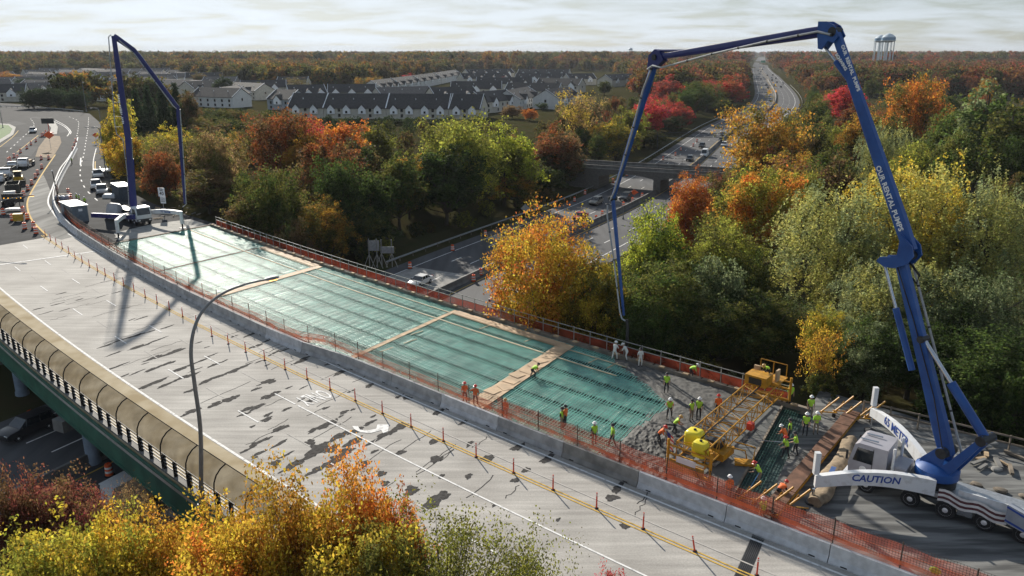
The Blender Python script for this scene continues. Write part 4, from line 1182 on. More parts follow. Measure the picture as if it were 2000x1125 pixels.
# ---- fill: woodland trees one can still tell apart
from mathutils.geometry import intersect_point_tri_2d
def inside(poly, x, y):
    c = False; j = len(poly) - 1
    for i in range(len(poly)):
        if (poly[i][1] > y) != (poly[j][1] > y) and x < (poly[j][0] - poly[i][0]) * (y - poly[i][1]) / (poly[j][1] - poly[i][1]) + poly[i][0]: c = not c
        j = i
    return c
def proj(p):
    Z = p[2] - CAMH; d = p[1] * cp - Z * sp; u = p[1] * sp + Z * cp
    return PCX + F * p[0] / d, PCY - F * u / d
HWV = [(780, 560), (940, 440), (1060, 395), (1160, 370), (1180, 318), (1290, 305), (1370, 250), (1455, 200), (1475, 120), (1500, 120), (1570, 205), (1560, 215), (1440, 235), (1400, 300), (1340, 345), (1320, 385), (1230, 440), (1215, 470), (1195, 440), (1110, 420), (960, 500), (950, 590), (1080, 640), (900, 580)]
APX = [(-400, 480), (-400, 195), (0, 198), (175, 220), (200, 240), (200, 300), (216, 340), (240, 366), (300, 398), (420, 437), (200, 480)]
def envelope(tab, x):
    for (a, p), (b, q) in zip(tab, tab[1:]):
        if a <= x <= b: return p + (q - p) * (x - a) / (b - a)
    return tab[0][1] if x < tab[0][0] else tab[-1][1]
ENV_L = [(180, 250), (260, 262), (380, 262), (470, 255), (560, 250), (700, 275), (800, 300), (850, 262), (1000, 262), (1090, 262), (1180, 240), (1240, 215), (1330, 175), (1480, 120)]
ENV_R = [(1180, 480), (1260, 430), (1330, 380), (1420, 330), (1440, 260), (1500, 230), (1580, 190), (1600, 150), (1700, 140), (1850, 135), (2100, 150)]
def fill(n, yr, xr, dr, env, cols, hr, group, words, sides, maxtry=6000, vmin=26.5, wr=(.62, .85)):
    got = 0; tr = 0; rf = random.Random(hash(group) % 1 + n * 31 + int(yr[0]))
    while got < n and tr < maxtry:
        tr += 1
        Y = yr[0] + (yr[1] - yr[0]) * rf.random() ** 1.25
        px = rf.uniform(*xr); x = (px - PCX) * (Y * cp + 5) / F
        d, zr = hw_d(x, Y); d = float(d[0])
        if not (dr[0] < d < dr[1]): continue
        s_, v_ = w2sv(x, Y)
        if -200 < s_ < 60 and v_ < vmin + 2: continue
        z = gz(x, Y); bx, by = proj((x, Y, z))
        if inside(APX, bx, by): continue
        if any((x - a) ** 2 + (Y - b) ** 2 < (c * .55 + 1.5) ** 2 for a, b, c in KEY): continue
        h = rf.uniform(*hr)
        te = PD(px, envelope(env, px), Y).z
        h = min(h, te - z)
        if h < 5: continue
        wd = h * rf.uniform(*wr)
        bad = False
        for dx in (-.5, -.25, 0, .25, .5):
            for f in (.2, .4, .6, .8, .97):
                q = proj((x + dx * wd, Y, z + h * f))
                if inside(HWV, *q): bad = True
        if bad: continue
        ca, cb = rf.choice(cols); kind = rf.choice(['round', 'round', 'round', 'tall', 'wide', 'sparse'])
        if h < 7: kind = 'shrub'
        nm = '%s %s %s' % (CN[ca], 'shrub' if kind == 'shrub' else {'round': 'rounded tree', 'tall': 'narrow tree', 'wide': 'broad tree', 'sparse': 'thin tree'}[kind], words)
        tree(x, Y, z - .1, h, wd, kind, ca, cb, nm, group)
        KEY.append((x, Y, wd / 2)); got += 1
    return got
CL = [('olive', 'brown'), ('olive', 'green'), ('brown', 'olive'), ('green', 'dark'), ('dark', 'olive'), ('dark', 'brown'), ('gold', 'olive'), ('tan', 'olive'), ('rust', 'brown'), ('ygreen', 'olive')]
CR = [('olive', 'green'), ('green', 'dark'), ('dark', 'olive'), ('maroon', 'red'), ('rust', 'brown'), ('red', 'maroon'), ('gold', 'olive'), ('brown', 'olive'), ('ygreen', 'olive'), ('olive', 'maroon')]
nf = fill(80, (112, 330), (225, 1180), (-400, -26), ENV_L, CL, (9, 16), 'trees in the woods behind the new deck', 'in the woods left of the highway', 'L')
nf += fill(60, (205, 345), (370, 1100), (-420, -24), [(370, 210), (480, 212), (560, 222), (600, 232), (1100, 236)], [('dark', 'olive'), ('olive', 'dark'), ('olive', 'brown'), ('conifer', 'dark'), ('brown', 'olive')], (5, 9), 'low trees in front of the estate', 'in the dark strip before the town houses', 'L', wr=(.8, 1.2))
nf += fill(28, (235, 345), (370, 570), (-500, -24), [(370, 211), (480, 213), (570, 218)], [('dark', 'olive'), ('olive', 'dark'), ('olive', 'brown'), ('conifer', 'dark')], (5, 8), 'bushy trees below the white sided house', 'below the white sided house', 'L', wr=(.9, 1.3))
nf += fill(34, (275, 430), (1075, 1270), (-300, -24), [(1075, 205), (1150, 190), (1270, 185)], [('dark', 'olive'), ('tan', 'olive'), ('olive', 'brown'), ('brown', 'olive'), ('ygreen', 'olive'), ('rust', 'brown')], (5, 9), 'trees at the corner of the estate', 'at the corner of the estate near the highway', 'L', wr=(.7, 1.1))
nf += fill(55, (230, 520), (1150, 1480), (-160, -26), ENV_L, CR, (10, 16), 'trees in the woods beyond the overpass', 'in the woods beyond the stone overpass', 'L')
nf += fill(14, (64, 110), (1120, 1500), (20, 500), [(1100, 520), (1300, 520), (1420, 500), (1600, 480), (2100, 480)], [('dark', 'olive'), ('green', 'dark'), ('olive', 'green'), ('sage', 'dark')], (8, 14), 'trees crowding the new deck', 'crowding the right end of the new deck', 'R', vmin=25.5)
CR2 = [('olive', 'green'), ('green', 'dark'), ('dark', 'olive'), ('olive', 'brown'), ('rust', 'brown'), ('gold', 'olive'), ('brown', 'olive'), ('ygreen', 'olive'), ('green', 'olive'), ('maroon', 'brown')]
nf += fill(50, (125, 520), (1600, 2080), (21, 600), ENV_R, CR2, (9, 15), 'trees in the woods behind the willows', 'in the woods behind the willows', 'R')
nf += fill(35, (110, 520), (1330, 1640), (21, 600), ENV_R, CR, (10, 15), 'trees in the woods right of the highway', 'in the woods right of the highway', 'R')
for i in range(14):
    b = BR(rt_.uniform(17, 44), rt_.uniform(26, 31)); h = rt_.uniform(4, 8)
    tree(b.x, b.y, gz(b.x, b.y) - .1, h, h * 1.1, 'shrub', 'dark', 'green', 'dark green shrub behind the timber railing by the pump truck', 'shrubs behind the timber railing')
for i in range(46):                     # undergrowth along the highway bank and deck edge
    u = rt_.random()
    if i < 24:
        b = BR(rt_.uniform(-70, 14), rt_.uniform(25, 30)); 
    else:
        b = offset(HW[24:72], -20 - rt_.random() * 5)[rt_.randrange(2, 46)]
    z = gz(b.x, b.y); dd = float(hw_d(b.x, b.y)[0][0])
    if abs(dd) < 18.5: continue
    ca, cb = rt_.choice([('olive', 'dark'), ('dark', 'olive'), ('brown', 'olive'), ('sage', 'olive'), ('ygreen', 'olive')])
    h = rt_.uniform(2, 4)
    tree(b.x, b.y, z - .1, h, h * 1.2, 'shrub', ca, cb, CN[ca] + (' shrub at the foot of the new deck' if i < 24 else ' shrub on the bank above the highway guard rail'), 'shrubs at the foot of the deck' if i < 24 else 'shrubs on the highway bank')
# ------------------------------------------------------------------ far woodland: one mass of instanced crowns
HSE = [(-160, 232), (-160, 160), (60, 146), (330, 146), (470, 168), (560, 174), (690, 172), (745, 168), (850, 150), (905, 140), (1190, 140), (1252, 160), (1235, 200), (1105, 236), (940, 240), (560, 244), (440, 215), (370, 212), (200, 205)]
def far_points(n, y0, y1, rng, smin, smax):
    P_ = []; A = []; B = []; S = []; K = []
    while len(P_) < n:
        m = n * 2
        Y = y0 * (y1 / y0) ** rng.random(m); px = rng.uniform(-140, 2140, m); x = (px - PCX) * Y / (F * 1.043)
        d, zr = hw_d(x, Y); g = ground_z(x, Y)
        for i in range(m):
            if len(P_) >= n: break
            if abs(d[i]) < 25: continue
            bx, by = proj((x[i], Y[i], g[i]))
            if inside(HSE, bx, by): continue
            if Y[i] < 520 and (bx > 1150 or by > 215): continue
            if inside(APX, bx, by) or by > 245: continue
            t = rng.random()
            # the right-hand woods are redder, the left-hand ones browner and greener
            red = 1 / (1 + math.exp(-(px[i] - 1250) / 90))
            r = mnoise.noise(Vector((x[i] * .006, Y[i] * .006, 5))) * .5 + .5 + rng.normal() * .22
            r = r + rng.normal() * .18
            names = (['dark', 'conifer', 'green', 'olive', 'brown', 'dark', 'olive', 'gold', 'rust', 'green', 'brown', 'maroon'] if rng.random() > red else ['dark', 'olive', 'green', 'brown', 'rust', 'maroon', 'maroon', 'red', 'rust', 'olive'])
            k = int(min(.999, max(0, r)) * len(names))
            a = [.6 * c + .4 * e for c, e in zip(PAL[names[k]], PAL['olive'])]; b = [.6 * c + .4 * e for c, e in zip(PAL[names[(k + 1) % len(names)]], PAL['brown'])]; j = rng.uniform(.5, 1.15)
            P_.append((x[i], Y[i], g[i] - .3)); A.append([c * j for c in a] + [1]); B.append([c * j for c in b] + [1])
            S.append(rng.uniform(smin, smax)); K.append(int(rng.integers(0, 3)))
    return P_, A, B, S, K
rngf = np.random.default_rng(404)
fp = [far_points(5200, 420, 1300, rngf, 9, 19), far_points(7500, 1250, 7000, rngf, 11, 29)]
Pn = sum([f[0] for f in fp], []); An = sum([f[1] for f in fp], []); Bn = sum([f[2] for f in fp], []); Sn = sum([f[3] for f in fp], []); Kn = sum([f[4] for f in fp], [])
me = bpy.data.meshes.new('far_woodland'); me.from_pydata(Pn, [], [])
at = me.attributes.new('leaf_a', 'FLOAT_COLOR', 'POINT'); at.data.foreach_set('color', np.array(An, np.float32).ravel())
at = me.attributes.new('leaf_b', 'FLOAT_COLOR', 'POINT'); at.data.foreach_set('color', np.array(Bn, np.float32).ravel())
at = me.attributes.new('size', 'FLOAT', 'POINT'); at.data.foreach_set('value', np.array(Sn, np.float32))
at = me.attributes.new('kind_index', 'INT', 'POINT'); at.data.foreach_set('value', np.array(Kn, np.int32))
at = me.attributes.new('turn', 'FLOAT', 'POINT'); at.data.foreach_set('value', rngf.uniform(0, 6.28, len(Pn)).astype(np.float32))
far = tag(obj('far_woodland', me), 'autumn woodland spreading to the horizon behind the houses and highway', 'woodland', kind='stuff')
far_src = []
for i in range(3):
    rr = np.random.default_rng(500 + i)
    pts_, C_ = crown_pts('wide' if i else 'round', rr, 55, 1500)
    lm = leaf_mesh('far_crown', leaf_quads(pts_, .085, rr), m_leafi)
    far_src.append(bpy.data.objects.new('far_crown', lm))
ng = bpy.data.node_groups.new('scatter_crowns', 'GeometryNodeTree')
ng.interface.new_socket('Geometry', in_out='INPUT', socket_type='NodeSocketGeometry'); ng.interface.new_socket('Geometry', in_out='OUTPUT', socket_type='NodeSocketGeometry')
N_, L_ = ng.nodes, ng.links
gi = N_.new('NodeGroupInput'); go = N_.new('NodeGroupOutput'); jn = N_.new('GeometryNodeJoinGeometry')
def named(nm, ty):
    q = N_.new('GeometryNodeInputNamedAttribute'); q.data_type = ty; q.inputs['Name'].default_value = nm; return q.outputs['Attribute']
sz = named('size', 'FLOAT'); kd = named('kind_index', 'INT'); tn = named('turn', 'FLOAT')
cx_ = N_.new('ShaderNodeCombineXYZ'); L_.new(tn, cx_.inputs[2])
for i, so in enumerate(far_src):
    oi = N_.new('GeometryNodeObjectInfo'); oi.inputs['Object'].default_value = so
    ip = N_.new('GeometryNodeInstanceOnPoints')
    cm = N_.new('FunctionNodeCompare'); cm.data_type = 'INT'; cm.operation = 'EQUAL'; cm.inputs[3].default_value = i
    L_.new(kd, cm.inputs[2]); L_.new(cm.outputs[0], ip.inputs['Selection'])
    L_.new(gi.outputs[0], ip.inputs['Points']); L_.new(oi.outputs['Geometry'], ip.inputs['Instance'])
    L_.new(cx_.outputs[0], ip.inputs['Rotation']); L_.new(sz, ip.inputs['Scale'])
    L_.new(ip.outputs[0], jn.inputs[0])
L_.new(jn.outputs[0], go.inputs[0])
md = far.modifiers.new('scatter', 'NODES'); md.node_group = ng

# ------------------------------------------------------------------ town houses
m_sid = M('cream_siding', (.52, .49, .42), .8, var=.1, scale=.8)
m_sidw = M('white_siding', (.60, .60, .58), .75, var=.06, scale=.8)
m_sidg = M('blue_grey_siding', (.30, .33, .36), .8, var=.1, scale=.8)
m_roofd = M('dark_shingles', (.05, .047, .046), .85, var=.25, scale=1.2, bump=.3, bscale=8)
m_roofb = M('grey_brown_shingles', (.125, .112, .102), .85, var=.25, scale=1.2, bump=.3, bscale=8)
m_trim = M('white_trim', (.84, .85, .86), .6, var=.05, scale=2)
def townhouse(xa, ya, xb, yb, label, depth=13, eave=5.2, ridge=9.2, ngab=4, roof=None, wall=None, windows=True, gable_w=3.6, group=None, flip=False, party=1):
    A = P(xa, ya, GZ); B = P(xb, yb, GZ)
    t = (B - A); L = t.length; rz = math.atan2(t.y, t.x)
    root = thing('town_house', label, 'house', A, rz, group)
    roof = roof or m_roofd; wall = wall or m_sid; D = depth
    MB().extr([V(0, 0, -1), V(0, D, -1), V(0, D, eave), V(0, D / 2, ridge - .25), V(0, 0, eave)], (L, 0, 0)).build('wall', wall, root)
    o = .45; k = (ridge - eave) / (D / 2)
    r = MB()
    for sgn in (0, 1):
        y0 = -o if not sgn else D + o; z0 = eave - o * k
        r.add([V(-.3, y0, z0), V(L + .3, y0, z0), V(L + .3, D / 2, ridge), V(-.3, D / 2, ridge), V(-.3, y0, z0 + .2), V(L + .3, y0, z0 + .2), V(L + .3, D / 2, ridge + .2), V(-.3, D / 2, ridge + .2)],
              [(0, 1, 2, 3), (7, 6, 5, 4), (0, 4, 5, 1), (1, 5, 6, 2), (2, 6, 7, 3), (3, 7, 4, 0)])
    ro = r.build('roof', roof, root)
    for e in range(party + 1):
        x = L * e / max(1, party); x = min(max(x, -.28), L + .28)
        MB().beam(V(x, -o, eave - o * k + .3), V(x, D / 2, ridge + .3), .22, .3).build('party_wall_cap', m_trim, ro)
    for g in range(ngab):
        x = L * (g + .5) / ngab; w = gable_w; hz = eave + w * .42
        gb = MB().extr([V(x - w / 2, -.9, eave - 2.6), V(x + w / 2, -.9, eave - 2.6), V(x + w / 2, -.9, eave - .3), V(x, -.9, hz), V(x - w / 2, -.9, eave - .3)], (0, 4.0, 0)).build('gable', m_trim, root)
        rf = MB()
        for sg in (-1, 1): rf.beam(V(x + sg * w * .56, -1.1, eave - .5), V(x, -1.1, hz + .12), .05, .15)
        for sg in (-1, 1):
            rf.add([V(x + sg * (w / 2 + .25), -1.15, eave - .5), V(x, -1.15, hz + .1), V(x, 4, hz + .1), V(x + sg * (w / 2 + .25), 4, eave - .5), V(x + sg * (w / 2 + .25), -1.15, eave - .35), V(x, -1.15, hz + .25), V(x, 4, hz + .25), V(x + sg * (w / 2 + .25), 4, eave - .35)],
                   [(0, 1, 2, 3), (7, 6, 5, 4), (0, 4, 5, 1), (1, 5, 6, 2), (2, 6, 7, 3), (3, 7, 4, 0)])
        rf.build('gable_roof', roof, gb)
        MB().box((x, -.93, eave - 1.75), (.9, .08, 1.0)).build('window', m_glass, gb)
    if windows:
        n = max(2, int(L / 4.2))
        for q in range(n):
            x = L * (q + .5) / n
            if any(abs(x - L * (g + .5) / ngab) < gable_w / 2 + .6 for g in range(ngab)): continue
            for z in ((1.3, 3.6) if eave > 4.5 else (1.4,)):
                wi = MB().box((x, -.03, z), (1.15, .08, 1.35)).build('window', m_glass, root)
        for e, x in ((0, -.03), (1, L + .03)):
            MB().box((x, D / 2, 4.0), (.08, 1.1, 1.4)).build('window', m_glass, root)
    for q in range(max(1, int(L / 9))):
        x = L * (q + .35) / max(1, int(L / 9)); 
        MB().box((x, D * .28, eave + .56 * (ridge - eave) + .35), (.25, .25, .9)).build('vent_pipe', m_trim, root)
    return root
G1 = 'town houses beyond the woods'
TH = [((563, 230, 632, 231), 'end dark roofed town house block with two small white bays', 2, m_roofd, 1), ((633, 231, 754, 232), 'dark roofed town house block with three bays beside the cone shaped tree', 4, m_roofd, 1),
      ((755, 232, 876, 233), 'dark roofed town house block with bays above the yellow green tree', 4, m_roofd, 1), ((877, 233, 938, 234), 'short dark roofed town house block at the end of the front row', 2, m_roofd, 1)]
for c, lb, ng_, rf, pt in TH: townhouse(*c, lb, ngab=ng_, roof=rf, eave=4.6, ridge=10.2, depth=15, gable_w=3.2, party=pt, group=G1)
TH2 = [(566, 201, 640, 199, 3, 0), (641, 199, 735, 198, 3, 0), (745, 200, 848, 196, 0, 1), (850, 208, 935, 205, 2, 0), (950, 222, 1012, 214, 2, 0), (1015, 216, 1055, 205, 2, 2),
       (745, 187, 782, 180, 3, 2), (783, 180, 822, 172, 3, 2), (823, 172, 862, 164, 3, 2), (863, 164, 902, 155, 3, 2), (880, 190, 980, 190, 3, 0), (985, 194, 1090, 196, 3, 0), (930, 178, 1040, 178, 4, 0), (1045, 180, 1130, 182, 3, 0), (905, 166, 1000, 164, 4, 0), (1005, 165, 1110, 166, 4, 0), (1112, 167, 1165, 166, 2, 0),
       (915, 154, 1005, 152, 4, 0), (1010, 153, 1110, 154, 4, 0), (1195, 170, 1252, 166, 3, 0), (1090, 214, 1135, 206, 2, 2),
       (373, 208, 456, 211, 0, 2), (458, 207, 492, 200, 1, 2), (523, 214, 566, 216, 1, 3), (470, 187, 560, 186, 2, 0), (440, 192, 500, 196, 2, 0), (380, 190, 440, 186, 2, 0), (300, 176, 380, 180, 1, 1), (210, 170, 298, 172, 1, 1), (540, 176, 600, 176, 2, 0), (395, 170, 460, 170, 2, 1), (330, 160, 400, 160, 1, 1),
       (-60, 200, 52, 198, 2, 0), (180, 196, 225, 200, 1, 1), (215, 188, 262, 190, 1, 1)]
_rh = random.Random(21)
for _y, _x0, _x1 in ((187, -60, 260), (178, -70, 360), (170, -70, 330), (163, -60, 520), (157, -40, 540), (151, 40, 560), (147, 60, 420)):
    _x = _x0 + _rh.uniform(0, 20)
    while _x < _x1:
        _L = _rh.uniform(55, 85) * (1 if _y > 160 else .8)
        TH2.append((_x, _y + _rh.uniform(-1, 1), _x + _L, _y + _rh.uniform(-2, 2), _rh.choice((0, 1, 2)), 1 if _x < 330 else _rh.choice((0, 1))))
        _x += _L + _rh.uniform(4, 16)
WHO = {0: 'dark roofed town house block with white gables in the estate behind the woods', 1: 'brown grey roofed house block seen from its plain side in the estate', 2: 'white sided town house with pointed gables in the estate', 3: 'blue grey gabled house at the edge of the estate'}
for xa, ya, xb, yb, ng_, st in TH2:
    townhouse(xa, ya, xb, yb, WHO[st], ngab=ng_, roof=m_roofb if st == 1 else m_roofd, wall=[m_sid, m_sid, m_sidw, m_sidg][st], eave=5.4 if st != 1 else 4.2, ridge=9.6 if st != 1 else 8.0, depth=14, gable_w=4.6, windows=(ya > 178), group='houses of the estate behind the woods', party=1)
# trees among the houses
for (px, py, w_, yb_, kind, ca, cb) in [(440, 150, 44, 192, 'round', 'dark', 'conifer'), (505, 160, 40, 186, 'round', 'dark', 'olive'), (720, 150, 60, 182, 'round', 'olive', 'gold'), (690, 165, 50, 176, 'round', 'olive', 'brown'), (860, 195, 40, 230, 'round', 'rust', 'brown'), (1035, 212, 30, 236, 'round', 'orange', 'rust'), (1000, 205, 40, 232, 'round', 'brown', 'tan'), (390, 142, 30, 165, 'round', 'brown', 'olive'), (620, 142, 40, 172, 'round', 'olive', 'brown'), (580, 150, 60, 180, 'sparse', 'olive', 'tan'), (1060, 200, 26, 216, 'round', 'dark', 'green'), (1180, 158, 30, 186, 'round', 'dark', 'olive'), (985, 150, 26, 168, 'round', 'crimson', 'maroon'), (800, 143, 26, 163, 'round', 'crimson', 'maroon'), (50, 152, 34, 172, 'round', 'dark', 'conifer'), (15, 140, 60, 168, 'round', 'gold', 'rust'), (95, 160, 22, 178, 'round', 'maroon', 'rust')]:
    b = P(px, yb_, GZ); t = PD(px, py, b.y)
    tree(b.x, b.y, GZ - .1, t.z - GZ, w_ * b.y / cp / F, kind, ca, cb, CN[ca] + ' tree standing between roofs of the estate', 'trees between the roofs of the estate')
# low hedge in front of the first row
for k in range(20):
    px = 560 + k * 20; b = P(px, 246 + 2 * math.sin(k), GZ)
    tree(b.x, b.y, GZ - .1, 3.4 + .8 * math.sin(k * 2.1), 6.5, 'shrub', 'conifer' if k % 3 else 'dark', 'dark', 'dark clipped hedge shrub in front of the dark roofed front row', 'hedge shrubs in front of the town houses')
# ------------------------------------------------------------------ water towers
m_tank = M('pale_blue_tank', (.45, .53, .58), .5, var=.06, scale=.1)
m_tankd = M('blue_tank_band', (.10, .22, .34), .5, var=.1, scale=.3)
def water_tower(px, py_top, D, R, top, label, group=None):
    x = (px - PCX) * D * 1.0 / (F * 1.045); gzv = gz(x, D)
    root = thing('water_tower', label, 'water tower', (x, D, gzv)); h = top - gzv
    MB().lathe([(.1, h), (R * .35, h - R * .12), (R * .75, h - R * .35), (R, h - R * .6)], (0, 0, 0), 28).build('roof_dome', m_tank, root, smooth=True)
    MB().lathe([(R * 1.0, h - R * .6), (R * 1.0, h - R * 1.0)], (0, 0, 0), 28).build('tank_band', m_tankd, root, smooth=True)
    MB().lathe([(R * 1.06, h - R * 1.0), (R * 1.06, h - R * 1.08), (R * .95, h - R * 1.12), (R * .6, h - R * 1.3), (.3, h - R * 1.38)], (0, 0, 0), 28).build('bowl', m_tank, root, smooth=True)
    for k in range(9):
        a = 2 * math.pi * k / 9
        MB().tube([V(R * .98 * math.cos(a), R * .98 * math.sin(a), -1), V(R * .92 * math.cos(a), R * .92 * math.sin(a), h - R * 1.05)], R * .045, 8).build('leg', m_tank, root)
    MB().tube([V(0, 0, -1), V(0, 0, h - R * 1.2)], R * .10, 10).build('riser_pipe', m_tank, root)
    return root
water_tower(1733.5, 66, 1060, 8.4, 27 + (100 - 66.5) / 1617 * 1060, 'larger blue topped water tower on many legs above the red woods')
water_tower(1718.0, 70, 1120, 7.4, 27 + (100 - 69.5) / 1617 * 1120, 'smaller pale water tower half behind the larger blue topped one')
water_tower(1232, 95, 3000, 7, 27 + (100 - 95) / 1617 * 3000 + 3, 'tiny water tower on the horizon left of the boom')
# ------------------------------------------------------------------ concrete pumps
m_blue = M('pump_blue_paint', (.016, .085, .30), .42, col2=(.010, .055, .22), scale=1.1, spec=.45, detail=10, ramp=(.35, .7))
m_navy = M('pump_navy_paint', (.014, .02, .13), .35, var=.12, scale=.7)
m_wht = M('white_truck_paint', (.66, .67, .68), .45, col2=(.47, .46, .44), scale=2.2, detail=10, ramp=(.52, .78))
m_sil = M('polished_steel', (.55, .56, .58), .22, metal=.9, var=.08, scale=4)
m_pipeg = M('grey_delivery_pipe', (.36, .37, .38), .4, metal=.4, var=.15, scale=3)
m_chr = M('chrome_wheel', (.72, .72, .72), .3, metal=.25, var=.1, scale=6)
m_txtw = M('white_lettering', (.8, .8, .8), .5, var=.03, scale=2)
m_txtb = M('blue_lettering', (.02, .06, .28), .5, var=.05, scale=2)
m_grey = M('grey_cab_paint', (.34, .33, .36), .35, var=.06, scale=1)
m_blk = M('chassis_black', (.02, .02, .022), .55, var=.25, scale=4)
def wheel(root, c, r=.52, w=.32, ax=(0, 1, 0), rim=None, name='wheel', n=20):
    ax = Vector(ax).normalized(); c = Vector(c)
    z = Vector((0, 0, 1)); x = ax.cross(z)
    def ringpts(rad, o): return [c + ax * o + (x * math.cos(2 * math.pi * k / n) + z * math.sin(2 * math.pi * k / n)) * rad for k in range(n)]
    ty = MB().loft([ringpts(r * .62, -w / 2), ringpts(r * .94, -w / 2), ringpts(r, -w / 2 + .05), ringpts(r, w / 2 - .05), ringpts(r * .94, w / 2), ringpts(r * .62, w / 2)]).build(name, m_rubber, root, smooth=True)
    MB().loft([ringpts(r * .60, -w / 2 + .03), ringpts(r * .66, w / 2 + .004), ringpts(r * .56, w / 2 - .05), ringpts(r * .34, w / 2 - .02), ringpts(r * .2, w / 2 + .04)]).build('rim', rim or m_chr, ty, smooth=True)
    for k in range(8):
        a = 2 * math.pi * k / 8
        pass
    return ty
def boom_section(root, name, a, b, w0, h0, w1, h1, mat, side):
    """tapered box girder from a to b; side = unit vector out of the boom plane"""
    a, b = Vector(a), Vector(b); d = (b - a).normalized(); u = side.cross(d).normalized()
    def ring(p, w, h): 
        c = .14
        return [p + side * (w / 2 * x) + u * (h / 2 * y) for x, y in ((-1, -1 + c), (-1, 1 - c), (-1 + c, 1), (1 - c, 1), (1, 1 - c), (1, -1 + c), (1 - c, -1), (-1 + c, -1))]
    return MB().loft([ring(a, w0, h0), ring(a.lerp(b, .12), w0, h0 * 1.12), ring(b, w1, h1)]).build(name, mat, root, smooth=True)
def disc(mb, c, ax, r, t, n=20):
    ax = Vector(ax).normalized(); z = Vector((0, 0, 1)); x = ax.cross(z).normalized(); y = ax.cross(x)
    c = Vector(c)
    mb.loft([[c + ax * o + (x * math.cos(2 * math.pi * k / n) + y * math.sin(2 * math.pi * k / n)) * r for k in range(n)] for o in (-t / 2, t / 2)])
    return mb
def strokes(par, M4, L, n, h, mat, name='worn_lettering'):
    """marks whose words cannot be read in the photograph: short upright strokes"""
    mb = MB(); r = random.Random(n)
    for k in range(n):
        x = -L / 2 + L * (k + .5) / n
        if n > 10 and k in (n // 3, 2 * n // 3 + 1): continue
        mb.box((x, r.uniform(-.06, .06) * h, 0), (L / n * .62, h * r.uniform(.55, 1), .012))
    o = mb.build(name, mat, par); o.data.transform(M4); return o
def plate(mb, pts, side, t):
    mb.extr([p - side * (t / 2) for p in pts], side * t); return mb
def pump_pipe(root, pts, r=.075, clamps=True):
    mb = MB().tube(pts, r, 8); o = mb.build('delivery_pipe', m_pipeg, root, smooth=True)
    L = resample([Vector(p) for p in pts], 2.6)
    for a, b in zip(L, L[1:]):
        MB().tube([a - (b - a).normalized() * .06, a + (b - a).normalized() * .06], r * 1.35, 8).build('pipe_clamp', m_dark, o)
    return o
def cyl(root, a, b, r, f=.52, mat=None):
    a, b = Vector(a), Vector(b); m_ = a.lerp(b, f)
    c = MB().tube([a, m_], r, 12).build('hydraulic_cylinder', mat or m_blue, root, smooth=True)
    MB().tube([m_, b], r * .5, 10).build('piston_rod', m_sil, c, smooth=True)
    return c

# ---- large pump on the right (root stands on the pavement under the turret)
T = BR(22.4, 14.2, 0); tipg = P(1222, 690, 0)
dr = (V(tipg.x, tipg.y, 0) - V(T.x, T.y, 0)).normalized(); side = V(dr.y, -dr.x, 0)
if side.y > 0: side = -side                                   # side faces the camera
pump = thing('concrete_pump_truck', 'large concrete pump truck with towering blue five section boom', 'pump truck', T, 0)
def loc(p): return Vector(p) - T
def LR(s, v, z): return BR(s, v, z) - T
def pvr(x, y): return PV(x, y, T, dr) - T
bt = V(T.x, T.y, 0)
# truck: local frame from bridge coordinates, s runs rearwards
SF, SR, VN, VF = 17.6, 33.0, 12.75, 15.25
def sbox(nm, s0, s1, v0, v1, z0, z1, mat, par=pump, ch=0.0):
    mb = MB(); mb.loft([[LR(s, v, z) for v, z in ((v0, z0), (v0, z1 - ch), (v0 + ch, z1), (v1 - ch, z1), (v1, z1 - ch), (v1, z0))] for s in (s0, s1)])
    return mb.build(nm, mat, par)
sbox('chassis', SF + .3, SR, 13.3, 14.7, .75, 1.15, m_blk)
sbox('deck_frame', 20.2, SR, VN + .05, VF - .05, 1.15, 1.42, m_galv)
for s_ in (18.75, 21.4, 23.4, 25.5, 27.5, 29.4):
    for v_, a_ in ((VN + .12, -1), (VF - .12, 1)):
        nrm = (BR(s_, 15) - BR(s_, 14)).normalized() * a_
        wheel(pump, LR(s_, v_, .55), .55, .34, nrm)
# cab: sloped screen, roof, windows
cab = MB(); q = lambda s, v, z: LR(s, v, z)
prof_c = [(17.55, .75), (17.45, 1.75), (17.75, 3.05), (18.0, 3.2), (19.75, 3.2), (19.8, .75)]
cab.loft([[q(s, v, z) for s, z in prof_c] for v in (12.85, 15.15)])
cb = cab.build('cab', m_grey, pump)
for v_, o in ((12.85, -.012), (15.15, .012)):
    MB().poly([q(s, v_ + o, z) for s, z in ((17.72, 1.95), (17.95, 2.9), (18.95, 2.9), (18.95, 1.95))]).build('side_window', m_glass, cb)
MB().poly([q(s, v, z) for s, v, z in ((17.50, 13.05, 1.85), (17.50, 14.95, 1.85), (17.71, 14.9, 2.95), (17.71, 13.1, 2.95))]).build('windscreen', m_glass, cb)
MB().poly([q(s, 12.835, z) for s, z in ((18.9, .9), (18.9, 3.05), (18.94, 3.05), (18.94, .9))]).build('door_gap', m_blk, cb)
for k in range(2):
    MB().tube([q(17.9 + .1 * k, 13.5 + k * .9, 3.28), q(19.0, 13.5 + k * .9, 3.32)], .05, 8).build('roof_horn', m_sil, cb)
MB().box(q(17.4, 12.65, 2.3), (.12, .1, .6), brot(17)).build('mirror', m_blk, cb); MB().box(q(17.4, 15.35, 2.3), (.12, .1, .6), brot(17)).build('mirror', m_blk, cb)
MB().box(q(17.35, 14, .75), (.25, 2.3, .45), brot(17)).build('bumper', m_chr, cb)
